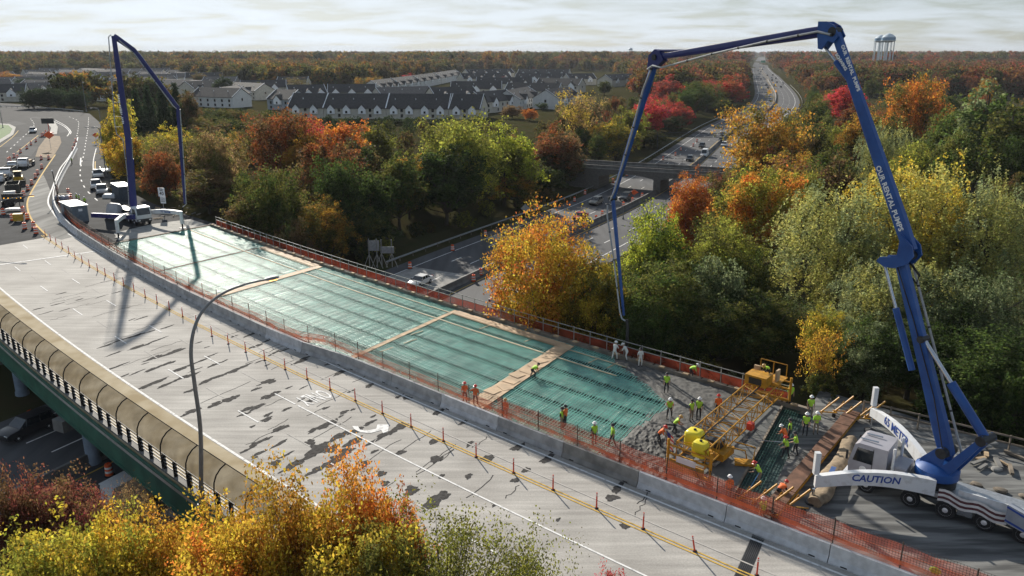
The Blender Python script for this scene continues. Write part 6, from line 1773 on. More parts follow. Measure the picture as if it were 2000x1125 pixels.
m_suit = M('white_coverall', (.70, .69, .66), .8, var=.1, scale=4); m_shO = M('orange_shirt', (.70, .17, .04), .8); m_shG = M('lime_shirt', (.38, .72, .08), .8); m_trT = M('tan_trousers', (.22, .19, .15), .85); m_trD = M('dark_trousers', (.025, .028, .035), .85)
def skel(lean=0.0, knee=0.0, spread=.12, arms='down', step=0.0):
    """joint positions; faces +Y"""
    ph = .93 - knee * .30
    pel = V(0, -knee * .12, ph)
    def up_(d): return pel + V(0, math.sin(lean) * d, math.cos(lean) * d)
    fw = V(0, math.cos(lean), -math.sin(lean))
    ch = up_(.42); nk = up_(.56); hdp = up_(.60) + V(0, .02, .05); ht = hdp + V(0, math.sin(lean * .5) * .16, .16 * math.cos(lean * .5))
    J = dict(pelvis=pel, waist=up_(.16), chest=ch, neck=nk, head=hdp + V(0, .0, .02), headtop=ht)
    for sg, n in ((-1, 'l'), (1, 'r')):
        st = step * sg
        J['hip' + n] = pel + V(sg * .10, 0, -.05); J['ankle' + n] = V(sg * spread, st, .09)
        J['knee' + n] = (J['hip' + n] + J['ankle' + n]) / 2 + V(sg * .02, .05 + knee * .22, .02); J['toe' + n] = V(sg * (spread + .02), st + .17, .04)
        sh = ch + V(sg * .19, 0, .03 * math.cos(lean)) + V(0, 0, .02); J['should' + n] = sh
        if arms == 'down': el = sh + V(sg * .06, -.02, -.29); ha = el + V(0, .08, -.25)
        elif arms == 'tool': el = sh + V(sg * .05, .10, -.26); ha = el + V(-sg * .08, .24, -.10 + .04 * sg)
        elif arms == 'reach': el = sh + V(sg * .04, .08, -.28); ha = el + V(-sg * .04, .10, -.24)
        elif arms == 'fold': el = sh + V(sg * .08, .06, -.27); ha = el + V(-sg * .2, .18, .04)
        elif arms == 'point':
            el = sh + V(sg * .06, -.02, -.29) if sg < 0 else sh + V(.22, .12, -.08); ha = el + (V(0, .08, -.25) if sg < 0 else V(.22, .12, .02))
        J['elbow' + n] = el; J['hand' + n] = ha; dv = (ha - el).normalized()
        sd_ = V(sg, 0, 0)
        for q, (o, L) in enumerate(((-.035, .085), (-.012, .10), (.012, .095), (.033, .075))):
            J['fing%d%s' % (q, n)] = ha + dv * (.05 + L) + V(0, o, 0) + V(-sg * .02, 0, 0)
        J['thumb' + n] = ha + dv * .06 + V(-sg * .05, .04, 0)
    E_ = [('pelvis', 'waist'), ('waist', 'chest'), ('chest', 'neck'), ('neck', 'head'), ('head', 'headtop')]
    for n in 'lr':
        E_ += [('pelvis', 'hip' + n), ('hip' + n, 'knee' + n), ('knee' + n, 'ankle' + n), ('ankle' + n, 'toe' + n), ('chest', 'should' + n), ('should' + n, 'elbow' + n), ('elbow' + n, 'hand' + n), ('hand' + n, 'thumb' + n)]
        E_ += [('hand' + n, 'fing%d%s' % (q, n)) for q in range(4)]
    R_ = {}
    for k in J:
        b = k[:-1] if k[-1] in 'lr' and k not in ('pelvis', 'headtop') else k
        r = dict(pelvis=(.17, .13), waist=(.16, .12), chest=(.19, .13), neck=(.06, .06), head=(.085, .095), headtop=(.075, .085), hip=(.10, .10), knee=(.068, .068), ankle=(.05, .05), toe=(.045, .04), should=(.075, .075), elbow=(.05, .05), hand=(.04, .03), thumb=(.013, .013)).get(b, (.012, .012))
        R_[k] = r
    return J, E_, R_
POSE = {}
def make_pose(key, **kw):
    J, E_, R_ = skel(**kw); POSE[key] = (body_mesh('body', J, E_, R_), J)
    # vest shell from torso faces
    src = POSE[key][0]; bm = bmesh.new(); bm.from_mesh(src)
    pel, nk = J['pelvis'], J['neck']; ax = (nk - pel); L = ax.length; ax = ax / L
    kill = []
    for f in bm.faces:
        c = f.calc_center_median(); t = (c - pel).dot(ax) / L; rad = ((c - pel) - ax * (c - pel).dot(ax)).length
        if not (.02 < t < .93 and rad < .235 and f.material_index == 1): kill.append(f)
    bmesh.ops.delete(bm, geom=kill, context='FACES'); bm.normal_update()
    for v in bm.verts: v.co += v.normal * .022
    for f in bm.faces:
        c = f.calc_center_median(); t = (c - pel).dot(ax) / L
        f.material_index = 1 if .22 < t < .34 else 0
    vm = bpy.data.meshes.new('vest'); bm.to_mesh(vm); bm.free(); vm.materials.clear(); vm.materials.append(m_vest); vm.materials.append(m_vband)
    h0, h1 = J['head'], J['headtop']; d = (h1 - h0).normalized()
    hm = MB(); q = d.to_track_quat('Z', 'Y').to_matrix()
    prof_ = [(.16, .0), (.165, .015), (.125, .03), (.12, .07), (.09, .125), (.045, .15), (.01, .155)]
    rings = [[h0 + q @ V(r * math.cos(2 * math.pi * k / 14), r * 1.12 * math.sin(2 * math.pi * k / 14), z + .075) for k in range(14)] for r, z in prof_]
    hm.loft(rings); fm = MB()
    fwd = V(0, 1, 0); fwd = (fwd - d * fwd.dot(d)).normalized(); sdv = d.cross(fwd)
    c = h0 + d * .055
    fm.extr([c + fwd * .085 + sdv * a + d * b for a, b in ((-.014, -.03), (.014, -.03), (.006, .03), (-.006, .03))], fwd * .035, 0)          # nose
    for sg in (-1, 1):
        fm.box(c + fwd * .092 + sdv * sg * .032 + d * .032, (.022, .014, .012), mi=1); fm.box(c + sdv * sg * .088 + d * .01, (.016, .035, .05), mi=0)   # eyes, ears
    fm.box(c + fwd * .092 - d * .055, (.045, .012, .012), mi=2)
    POSE[key] += (vm, hm.mesh('hard_hat', m_hat, True), fm.mesh('face', [m_skin, m_boot, M('lips', (.3, .12, .09), .6)]))
make_pose('stand', spread=.13); make_pose('walk', spread=.10, step=.22); make_pose('lean', lean=.75, knee=.25, spread=.2, arms='tool', step=.12)
make_pose('bend', lean=1.25, knee=.5, spread=.18, arms='reach', step=.1); make_pose('tool', lean=.28, knee=.1, spread=.18, arms='tool', step=.15); make_pose('fold', arms='fold', spread=.14); make_pose('point', arms='point', spread=.14)
def person(px, py, pose, face, label, vest='lime', hat='white', shirt=None, trou=None, z=.0, h=1.78, at=None, group=None, novest=False):
    p = at if at is not None else P(px, py, z)
    r = thing('person', label, 'person', p, math.radians(face), group); r.scale = (h / 1.78,) * 3
    body, J, vm, hm, fm = POSE[pose]
    b = obj('body', body, r); ms = {}
    if shirt: ms['shirt_cloth'] = shirt
    if trou: ms['trouser_cloth'] = trou
    if ms: swap(b, ms)
    obj('face', fm, b)
    if not novest:
        v = obj('vest', vm, r)
        if vest == 'orange': swap(v, {'lime_vest': m_vor})
    hh = obj('hard_hat', hm, r)
    if hat != 'white': swap(hh, {'white_hard_hat': {'red': m_hatr, 'tan': m_haty, 'dark': m_hatd, 'suit': m_suit}[hat]})
    return r, p
dm_ = .12
def tool(p, face, L, label, down=.15, drop=.95, rake=True, mat=None, up0=.95):
    """long handled tool held in front of a person"""
    d = V(-math.sin(math.radians(face)), math.cos(math.radians(face)), 0)
    a = p + d * .2 + V(0, 0, up0); b = p + d * (.2 + L) + V(0, 0, down)
    t = thing('concrete_rake', label, 'tool', p + d * (.2 + L))
    MB().tube([a - t.location, b - t.location], .022, 6).build('handle', mat or m_galv, t)
    if rake: MB().beam(b - t.location + V(d.y, -d.x, 0) * .3, b - t.location - V(d.y, -d.x, 0) * .3, .05, .12).build('blade', m_dark, t)
PPL = [
 # px, py(feet), pose, facing, label, vest, hat, shirt, trousers
 (1040, 737, 'bend', -60, 'worker kneeling on the wide plywood walkway in orange sleeves', 'lime', 'dark', m_shO, m_trD),
 (908, 786, 'stand', 200, 'worker in orange standing by fence left of the walkway', 'orange', 'red', m_shO, m_trD),
 (929, 792, 'point', 180, 'worker in orange pointing, at the fence end of the walkway', 'orange', 'red', m_shO, None),
 (987, 820, 'stand', 150, 'worker in orange vest leaning at the fence right of the walkway', 'orange', 'tan', m_shO, m_trT),
 (1097, 838, 'stand', -120, 'worker in dark jacket and lime vest by the fence', 'lime', 'dark', m_trD, m_trT), (1104, 834, 'stand', 60, 'worker in orange vest facing the worker in dark jacket', 'orange', 'dark', m_shO, m_trD),
 (1160, 868, 'stand', -150, 'worker in lime vest with white hat behind the fence netting', 'lime', 'white', None, m_trD), (1196, 872, 'walk', 100, 'worker in lime shirt with dark hat behind the fence netting', 'lime', 'dark', m_shG, m_trD),
 (1200, 702, 'tool', -40, 'worker in white suit with harness beside the hose end', 'none', 'white', m_suit, m_suit), (1224, 703, 'lean', 60, 'worker in white suit bending to guide the hose', 'none', 'suit', m_suit, m_suit), (1250, 716, 'stand', 190, 'worker in white suit standing apart on wet concrete', 'none', 'dark', m_suit, m_suit),
 (1348, 736, 'bend', -90, 'worker in lime jacket crouching at the far form', 'lime', 'white', m_shG, m_trD), (1301, 767, 'stand', 170, 'worker in lime vest at the far end of the rebar', 'lime', 'dark', m_trD, m_trD),
 (1307, 816, 'tool', 170, 'worker with white hat raking at the edge of the pour', 'lime', 'white', m_shO, m_trD), (1364, 818, 'stand', 150, 'worker in lime vest and dark sleeves with white hat', 'lime', 'white', m_trD, m_trD), (1349, 822, 'stand', 220, 'worker in lime vest with dark hat close to a colleague', 'lime', 'dark', None, m_trT),
 (1401, 812, 'stand', 0, 'worker in orange hat and shirt behind the paver truss', 'orange', 'red', m_shO, m_trD), (1316, 848, 'lean', -100, 'worker in tan hat leaning into a rake on the rough concrete', 'lime', 'tan', m_shO, m_trD), (1286, 868, 'lean', -110, 'worker in red hat and orange vest leaning over the rough concrete', 'orange', 'red', m_shO, m_trD),
 (1542, 790, 'stand', 190, 'worker with lime helmet standing at the far railing', 'lime', 'white', m_shG, m_trD), (1581, 815, 'stand', 170, 'worker in pale lime shirt near the tree end of the work bridge', 'lime', 'white', m_trT, m_trT), (1572, 850, 'stand', 150, 'worker in dark sleeves and pale vest on the work bridge', 'lime', 'white', m_trD, m_trD), (1592, 848, 'fold', 180, 'worker in lime jacket with folded arms on the work bridge', 'lime', 'white', m_shG, m_trT),
 (1533, 872, 'lean', 40, 'worker in blue hat bending over the joint bay', 'orange', 'white', m_shO, m_trD), (1540, 862, 'stand', 60, 'worker in dark hat within the group at the joint bay', 'lime', 'dark', m_trD, m_trD), (1535, 895, 'tool', 100, 'worker seen from behind holding the long float handle', 'lime', 'red', m_shG, m_trD), (1554, 888, 'tool', 70, 'worker in hooded lime jacket at the joint bay', 'lime', 'dark', m_shG, m_trD),
 (1483, 946, 'lean', 60, 'worker in red hat pushing a blue handled tool', 'lime', 'red', None, m_trT), (1520, 976, 'bend', -60, 'worker in red hat crouching among the yellow braces', 'orange', 'red', m_trD, m_trD), (1422, 978, 'stand', 10, 'worker seen from behind in white hat and orange lime vest at the fence', 'orange', 'white', m_shO, m_trD), (1487, 1022, 'stand', 20, 'worker in white hat leaning on the fence netting near the pump truck', 'lime', 'white', m_haty, m_trT),
 (1495, 748, 'bend', 120, 'operator in dark sleeves bending on the paver engine deck', 'lime', 'tan', m_trD, m_trD),
 (141, 397 - 75, 'stand', 90, 'flagger standing beside the white ramp barrier', 'lime', 'white', m_trD, m_trD), (151, 396, 'stand', 90, 'worker in lime vest left of the pair behind the shed', 'lime', 'white', m_trT, m_trD), (156, 398, 'stand', -60, 'worker in lime jacket between others behind the shed', 'lime', 'white', m_shG, m_trD), (167, 403, 'stand', 40, 'worker in dark trousers right of the pair behind the shed', 'lime', 'white', m_shG, m_trD),
 (1005 - 0, 430 - 0, 'stand', 0, '', '', '', None, None)][:-1]
for (px, py, pose, face, lb, vest, hat, sh, tr) in PPL:
    zz_ = 0.0
    if 900 < px < 1560 and py < 960 and 'fence' not in lb: zz_ = .12
    if 'work bridge' in lb: zz_ = .56
    at = None
    if 'operator' in lb: at = BR(8.4, 20.9, 2.5)
    if 'flagger' in lb: at = P(141, 321, 0)
    r, p = person(px, py, pose, face, lb, vest, hat, sh, tr, z=zz_, at=at, novest=(vest == 'none'))
    if 'raking' in lb or 'leaning into a rake' in lb or 'leaning over the rough' in lb: tool(p, face, 1.3, 'rake held by the ' + ' '.join(lb.split()[:9]))
    if 'blue handled' in lb: tool(p, 140, 2.0, 'blue handled concrete tool held by the red hatted worker', mat=M('blue_handle', (.05, .2, .42), .5))
# long float with pole
bf = thing('bull_float', 'long handled bull float lying on the finished concrete', 'tool', P(1452, 862, .14))
MB().beam(P(1448, 866, .16) - bf.location, P(1475, 835, .16) - bf.location, .25, .05).build('blade', m_dark, bf)
MB().tube([P(1458, 858, .25) - bf.location, P(1560, 866, 1.1) - bf.location], .03, 6).build('pole', m_sil, bf)

# ------------------------------------------------------------------ vehicles
m_carglass = M('car_glass', (.015, .02, .025), .05, var=.05, scale=1, spec=.8); m_lamp = M('car_lamp', (.7, .7, .68), .2); m_tail = M('tail_lamp', (.4, .02, .02), .25); m_trimb = M('car_trim_black', (.02, .02, .022), .5)
PAINT = {k: M('car_paint_' + k, c, .28, var=.03, scale=1, spec=.6) for k, c in dict(white=(.68, .68, .67), silver=(.36, .37, .38), black=(.018, .019, .022), grey=(.12, .125, .13), red=(.40, .025, .02), blue=(.04, .08, .2), tan=(.26, .24, .2), dark=(.05, .055, .06)).items()}
SHAPE = {   # side outlines (x forward, z): body, then greenhouse
 'sedan': (4.8, 1.8, [(-2.4, .35), (-2.4, .85), (-2.25, 1.0), (-1.6, 1.03), (1.0, .98), (2.1, .82), (2.38, .65), (2.4, .35)], [(-1.75, 1.0), (-1.0, 1.42), (.35, 1.45), (1.15, .97)]),
 'suv': (4.8, 1.92, [(-2.35, .4), (-2.4, 1.0), (-2.3, 1.12), (1.0, 1.10), (2.15, 1.0), (2.38, .8), (2.4, .4)], [(-2.2, 1.1), (-1.95, 1.7), (.3, 1.74), (1.15, 1.1)]),
 'pickup': (5.8, 2.0, [(-2.9, .55), (-2.9, 1.15), (-.6, 1.15), (1.2, 1.18), (2.6, 1.1), (2.88, .9), (2.9, .5)], [(-.75, 1.15), (-.55, 1.85), (.75, 1.88), (1.5, 1.16)]),
 'van': (5.9, 2.05, [(-2.9, .4), (-2.95, 1.3), (1.4, 1.3), (2.5, 1.15), (2.9, .9), (2.95, .4)], [(-2.9, 1.28), (-2.85, 2.5), (1.2, 2.55), (2.35, 1.2)])}
def make_car(kind, name):
    L, W, body, gh = SHAPE[kind]; root = thing(name, 'car', 'car')
    hw_ = W / 2
    def ringb(y, k): return [V(x * (1 - .03 * k), y, z - .04 * k * (z > .8)) for x, z in body]
    b = MB().loft([ringb(-hw_, 1), ringb(-hw_ + .12, 0), ringb(hw_ - .12, 0), ringb(hw_, 1)]).build('body', PAINT['white'], root, smooth=True)
    cab = MB(); 
    def ringg(y, s): return [V(x, y * s if z > 1.25 else y, z) for x, z in gh]
    gl = MB().loft([ringg(-hw_ + .08, .86), ringg(hw_ - .08, .86)]).build('windows', PAINT['white'] if kind == 'van' else m_carglass, root)
    rx0, rx1 = gh[1][0], gh[2][0]; rz = gh[1][1]
    MB().box(((rx0 + rx1) / 2, 0, rz + .02), (abs(rx1 - rx0) + .15, (W - .16) * .86 + .04, .06)).build('roof', PAINT['white'], root)
    if kind == 'van':
        a, c = gh[2], gh[3]
        MB().poly([V(a[0] + .02 + (c[0] - a[0]) * t, y * (hw_ - .2), a[1] + (c[1] - a[1]) * t + .03) for t, y in ((.08, -.86), (.08, .86), (.9, 1), (.9, -1))]).build('windscreen', m_carglass, root)
        for sg in (-1, 1): MB().box((1.15, sg * (hw_ - .115), 1.75), (1.0, .06, .6)).build('side_window', m_carglass, root)
    else:
        for x in (rx0 * .95, (rx0 + rx1) / 2, rx1):
            for sg in (-1, 1): MB().beam(V(x, sg * (hw_ - .12) * .9, rz), V(x + (.25 if x > .2 else 0), sg * (hw_ - .075), gh[0][1] - .03), .07, .07).build('pillar', PAINT['white'], root)
    for sg in (-1, 1):
        MB().box((L / 2 - .12, sg * (hw_ - .3), .78 if kind != 'pickup' else 1.0), (.2, .42, .16)).build('headlight', m_lamp, root)
        MB().box((-L / 2 + .05, sg * (hw_ - .22), .9), (.14, .3, .25)).build('tail_light', m_tail, root)
        MB().box((.95, sg * (hw_ + .08), 1.1), (.12, .2, .14)).build('mirror', m_trimb, root)
        for x in (L * .30, -L * .30): wheel(root, (x, sg * (hw_ - .1), .34), .34, .24, (0, sg, 0), n=14)
    MB().box((L / 2 - .02, 0, .48), (.1, W - .3, .22)).build('bumper', m_trimb, root)
    if kind == 'pickup': MB().box((-1.85, 0, 1.16), (1.9, W - .35, .03)).build('load_bed', m_trimb, root)
    return root
CARS = {k: make_car(k, 'pickup_truck' if k == 'pickup' else ('van' if k == 'van' else 'car')) for k in SHAPE}
def car(kind, x, y, z, rz, paint, label, group=None, cat=None):
    o = dup(CARS[kind], (x, y, z), rz, label, group, mats={'car_paint_white': PAINT[paint]})
    o['category'] = cat or {'sedan': 'car', 'suv': 'car', 'pickup': 'pickup truck', 'van': 'van'}[kind]
    return o
def hwcar(px, py, kind, paint, label, toward=True, z=-7, group=None):
    p = P(px, py, z)
    for _ in range(3):
        d, zr = hw_d(p.x, p.y); p = P(px, py, float(zr[0]) + .02)
    i = min(range(len(HW) - 1), key=lambda k: (HW[k] - p).length); t = (HW[min(i + 1, len(HW) - 1)] - HW[max(0, i - 1)]).normalized()
    a = math.atan2(t.y, t.x) + (math.pi if toward else 0)
    return car(kind, p.x, p.y, p.z, a, paint, label, group)
HC = [(821, 556, 'sedan', 'white', 'white sedan passing beyond the far railing of the new deck', 1), (1164, 399, 'suv', 'tan', 'tan wagon driving toward the new bridge in the middle lane', 1), (1222, 390, 'suv', 'dark', 'dark sport utility car passing an orange sign', 1), (1133, 428, 'sedan', 'red', 'red car partly hidden by the golden orange tree', 1),
      (1347, 314, 'suv', 'dark', 'dark car just beyond the stone overpass', 1), (1376, 306, 'van', 'white', 'white high roofed van beyond the stone overpass', 1), (1371, 288, 'suv', 'black', 'black car behind the white van in the outer lane', 1), (1414, 286, 'suv', 'white', 'white car beside the median beyond the gantry', 1), (1409, 277, 'suv', 'black', 'black car beside the median behind the white car', 1), (1411, 265, 'sedan', 'dark', 'dark sedan under the sign gantry', 1), (1437, 256, 'sedan', 'silver', 'silver sedan half hidden by the golden brown tree', 1),
      (55, 846, 'suv', 'black', 'black car in the shade below the sidewalk railing', 1), (280, 972, 'van', 'white', 'white van under the green girder with roof seams', 0), (985, 590, 'pickup', 'white', 'white pickup truck beyond the railing beneath the golden tree', 0), (1020, 598, 'pickup', 'black', 'black pickup truck beneath the golden tree', 0), (1040, 626, 'van', 'red', 'red van beyond the railing under the golden tree', 0)]
for px, py, kd_, pt, lb, tw in HC: hwcar(px, py, kd_, pt, lb, bool(tw))
zc = lambda x, y: (1350 + x / 6.66, 80 + y / 6.66)
FC = [(870, 690, 'white', 1), (1025, 725, 'white', 1), (1020, 775, 'silver', 1), (930, 625, 'white', 1), (995, 620, 'dark', 1), (978, 580, 'black', 1), (910, 550, 'white', 1), (905, 505, 'dark', 1), (955, 500, 'silver', 1), (930, 475, 'white', 1), (880, 470, 'silver', 1), (850, 480, 'white', 1), (1165, 605, 'black', 0), (1190, 560, 'white', 0), (1088, 590, 'black', 0), (1115, 545, 'dark', 0), (1050, 520, 'black', 0), (1045, 490, 'silver', 0), (1100, 495, 'dark', 0), (990, 455, 'black', 0), (1060, 450, 'dark', 0), (870, 420, 'white', 1), (890, 435, 'silver', 1), (905, 405, 'dark', 1), (975, 415, 'white', 0), (925, 375, 'dark', 0), (870, 395, 'black', 1), (895, 345, 'dark', 1), (920, 345, 'white', 0), (945, 345, 'black', 0), (880, 300, 'white', 1), (900, 275, 'silver', 1), (930, 270, 'white', 0)]
for i, (x, y, pt, tw) in enumerate(FC):
    px, py = zc(x, y); hwcar(px, py, ['sedan', 'suv', 'suv'][i % 3], pt, '%s car in the %s traffic on the far highway' % (pt if pt != 'dark' else 'dark grey', 'oncoming' if tw else 'receding'), bool(tw), z=-4, group='traffic on the far highway')
for k in CARS: drop(CARS[k])
# re-made once more for the approach road
CARS = {k: make_car(k, 'pickup_truck' if k == 'pickup' else 'car') for k in ('pickup', 'suv', 'sedan')}
CH.clear()
def apcar(px, py, kind, paint, label, deg, group=None):
    p = P(px, py, .01); return car(kind, p.x, p.y, p.z, math.radians(deg), paint, label, group)
apcar(65, 259, 'pickup', 'white', 'white pickup truck driving round the approach bend', -62)
apcar(192, 347, 'pickup', 'white', 'white pickup truck parked beside the trees', -60); apcar(200, 378, 'pickup', 'silver', 'silver service pickup with open bed behind the left pump', -62); apcar(189, 368, 'pickup', 'white', 'white pickup parked behind the silver service pickup', -62)
for px, py, kd_, pt, lb in ((1770, 345, 'suv', 'white', 'white parked car seen between the willow tops'), (1978, 345, 'pickup', 'white', 'white parked pickup at the edge of the car park'), (1920, 338, 'sedan', 'silver', 'silver parked car at the edge of the car park'), (1995, 365, 'sedan', 'blue', 'blue parked car at the edge of the car park')):
    p = P(px, py, GZ); car(kd_, p.x, p.y, p.z + .05, 1.2, pt, lb)
for k in CARS: drop(CARS[k])

# trucks in the left work zone
m_cyel = M('plant_yellow', (.48, .29, .02), .5, var=.15, scale=2); m_body = M('dark_dump_body', (.035, .035, .03), .6, var=.2, scale=2)
def truck(px, py, deg, label, cabm, bodym, kind='dump', sc_=1.0):
    r = thing('work_truck', label, 'truck', P(px, py, .01), math.radians(deg)); r.scale = (sc_,) * 3
    MB().box((0, 0, .75), (7.4, .9, .3)).build('chassis', m_blk, r)
    c = MB().loft([[V(x, y, z) for x, z in ((1.2, .6), (3.7, .6), (3.75, 1.35), (2.75, 1.55), (2.45, 2.45), (1.2, 2.5))] for y in (-1.1, 1.1)]).build('cab', cabm, r)
    MB().poly([V(2.72, -.95, 1.62), V(2.72, .95, 1.62), V(2.49, .9, 2.35), V(2.49, -.9, 2.35)]).build('windscreen', m_glass, c)
    for sg in (-1, 1):
        MB().poly([V(1.4, sg * 1.115, 1.6), V(2.55, sg * 1.115, 1.6), V(2.4, sg * 1.115, 2.3), V(1.4, sg * 1.115, 2.3)]).build('side_window', m_glass, c)
        MB().box((3.7, sg * .8, 1.05), (.12, .3, .25)).build('headlight', m_lamp, c)
    MB().box((3.78, 0, .95), (.08, 1.0, .6)).build('grille', m_chr, c)
    if kind == 'dump':
        b = MB(); b.loft([[V(x, y, z) for y, z in ((-1.0, 1.0), (-1.2, 2.3), (-1.1, 2.3), (-.9, 1.15), (.9, 1.15), (1.1, 2.3), (1.2, 2.3), (1.0, 1.0))] for x in (-3.9, .9)]); b.build('dump_body', bodym, r)
        MB().box((.92, 0, 1.75), (.1, 2.3, 1.4)).build('body_front', bodym, r); MB().box((-3.92, 0, 1.7), (.1, 2.2, 1.2)).build('tailgate', bodym, r)
    else:
        MB().box((-1.4, 0, 1.05), (5.0, 2.3, .14)).build('flat_bed', bodym, r)
        for x in (-3.6, -1.4, .6): 
            for sg in (-1, 1): MB().box((x, sg * 1.1, 1.45), (.08, .08, .7)).build('stake', bodym, r)
        MB().box((-1.2, .3, 1.4), (2.4, 1.3, .6)).build('load', m_wood, r)
    for x in (2.6, -1.6, -2.9):
        for sg in (-1, 1): wheel(r, (x, sg * 1.0, .5), .5, .3, (0, sg, 0), rim=m_wht, n=14)
    return r
WT = m_wht
truck(17, 346, -70, 'white dump truck facing the camera in the coned work zone', WT, m_body, 'dump', .95); truck(52, 326, -75, 'white flat bed truck behind the dump truck in the work zone', WT, m_body, 'flat', .95); truck(30, 330, -75, 'white crew truck between the work zone trucks', WT, m_dark, 'flat', .8)
truck(20, 398, 115, 'white truck with dark flashing arrow board at the work zone end', WT, m_body, 'flat', .85); truck(3, 355, -70, 'white pickup style truck at the grass side of the work zone', WT, m_dark, 'flat', .8)
# yellow loader and roll-off container
ld = thing('wheel_loader', 'yellow wheel loader with dark bucket between the work zone trucks', 'loader', P(38, 360, .01), math.radians(-60))
MB().box((0, 0, 1.2), (3.6, 1.7, 1.1)).build('engine_body', m_cyel, ld); MB().box((.6, 0, 2.2), (1.4, 1.3, 1.2)).build('cab', m_glass, ld); MB().box((.6, 0, 2.85), (1.6, 1.5, .1)).build('cab_roof', m_cyel, ld)
MB().beam(V(1.6, -.5, 1.5), V(3.1, -.5, .7), .2, .3).build('lift_arm', m_cyel, ld); MB().beam(V(1.6, .5, 1.5), V(3.1, .5, .7), .2, .3).build('lift_arm', m_cyel, ld)
MB().loft([[V(x, y, z) for x, z in ((3.0, .1), (4.1, .1), (3.5, .35), (3.2, .7), (3.2, 1.2), (3.0, 1.2))] for y in (-1.3, 1.3)]).build('bucket', m_body, ld)
for x in (-1.1, 1.3):
    for sg in (-1, 1): wheel(ld, (x, sg * 1.0, .65), .65, .45, (0, sg, 0), rim=m_cyel, n=14)
ct = thing('debris_container', 'dark open steel debris container beside the ramp lane drums', 'container', P(27, 375, .01), math.radians(-62))
for y in (-1.15, 1.15): MB().box((0, y, 1.0), (5.4, .08, 1.7)).build('side_wall', m_body, ct)
for x in (-2.7, 2.7): MB().box((x, 0, 1.0), (.08, 2.3, 1.7)).build('end_wall', m_body, ct)
MB().box((0, 0, .2), (5.4, 2.3, .12)).build('floor', m_body, ct)
for x in (-1.8, -.9, 0, .9, 1.8):
    for y in (-1.2, 1.2): MB().box((x, y, 1.0), (.1, .08, 1.6)).build('side_rib', m_body, ct)
yb = thing('generator_box', 'small yellow equipment box among the traffic drums', 'equipment box', P(37, 433, .01), .3)
MB().box((0, 0, .75), (1.3, 1.0, 1.1)).build('housing', m_cyel, yb); MB().box((0, 0, 1.33), (1.4, 1.1, .06)).build('lid', m_cyel, yb)
for x in (-.5, .5): MB().box((x, 0, .1), (.12, .9, .2)).build('skid', m_blk, yb)
ab = thing('arrow_board', 'dark arrow board with small amber lamps behind the white truck', 'arrow board', P(29, 412, .01), .1)
MB().box((0, 0, 2.3), (3.6, .12, 1.5)).build('panel', m_blk, ab)
for k in range(5): MB().lathe([(.09, 0), (.07, .05)], (-1.4 + k * .7, 0, 0), 8).build('lamp', M('amber_lamp', (.6, .25, .03), .4, emit=((1, .45, .05), 1.5)), ab).matrix_local = Matrix.Translation((0, -.07, 2.3)) @ Matrix.Rotation(math.pi / 2, 4, 'X')
for x in (-1, 1): MB().beam(V(x, 0, .3), V(x, 0, 1.6), .1, .1).build('post', m_blk, ab)
MB().box((0, 0, .4), (2.6, 1.4, .2)).build('trailer_frame', m_wht, ab)
mbd = thing('message_board', 'dark portable message board on the concrete island nose', 'message board', P(97, 262, .09), 0.1)
MB().box((0, 0, 4.4), (4.0, .2, 1.8)).build('panel', m_blk, mbd); MB().beam(V(0, 0, .3), V(0, 0, 3.6), .2, .2).build('mast', m_red, mbd); MB().box((0, 0, .45), (2.0, 1.4, .3)).build('trailer', m_red, mbd)
def osign(px, py, label, h=3.2, s=1.2):
    r = thing('work_sign', label, 'sign', P(px, py, 0.02), .1)
    MB().tube([V(0, 0, 0), V(0, 0, h - .4)], .04, 6).build('post', m_galv, r)
    MB().extr([V(-s, 0, h), V(0, 0, h - s * .75), V(s, 0, h), V(0, 0, h + s * .75)], (0, .04, 0)).build('panel', M('orange_sign_face', (.75, .12, .03), .5), r)
osign(100, 293, 'orange diamond work sign standing in the dirt median', 4.2, 1.5); osign(189, 281, 'orange work sign beside the yellow trees on the approach', 2.6, 1.0)
# small equipment behind the left barrier
shed = thing('site_shed', 'blue grey site shed with pale metal roof behind the barrier', 'shed', P(148, 428, 0), math.radians(-47))
m_shed = M('blue_grey_sheet', (.13, .16, .19), .6, var=.15, scale=2)
MB().extr([V(-3.2, -1.2, 0), V(3.2, -1.2, 0), V(3.2, -1.2, 2.6), V(-3.2, -1.2, 2.6)], (0, 2.4, 0)).build('wall', m_shed, shed)
rf_ = MB().box((0, 0, 2.7), (6.7, 2.8, .12)).build('roof', M('pale_roof_sheet', (.50, .56, .58), .45, var=.1, scale=3), shed)
for x in (-2, 0, 2): MB().box((x, 0, 2.78), (.06, 2.8, .05)).build('roof_rib', MATS['pale_roof_sheet'], rf_)
MB().box((3.22, .1, 2.0), (.05, .6, .4)).build('sign_plate', m_txtw, shed); MB().box((3.22, -.1, 1.0), (.04, .9, 1.9)).build('door', m_shed, shed)
box = thing('site_container', 'dark blue container behind the left pump mast', 'container', P(178 + 62, 386, 0), math.radians(-52))
MB().box((0, 0, 1.25), (6.0, 2.4, 2.5)).build('shell', M('dark_container', (.06, .075, .095), .6, var=.2, scale=2), box)
MB().box((0, 0, 2.55), (6.1, 2.5, .1)).build('roof', MATS['pale_roof_sheet'], box)
for k in range(9): MB().box((-2.7 + k * .68, -1.22, 1.25), (.12, .06, 2.3)).build('corrugation', MATS['dark_container'], box)
pal = thing('pallet_stack', 'pallets of timber and blue wrapped bags behind the ramp barrier', 'pallet', P(124, 392, 0), .3)
MB().box((0, 0, .1), (2.6, 1.8, .2)).build('pallet', m_wood, pal); MB().box((0, 1.4, .6), (2.2, 1.0, .9)).build('timber_pack', m_woodd, pal)
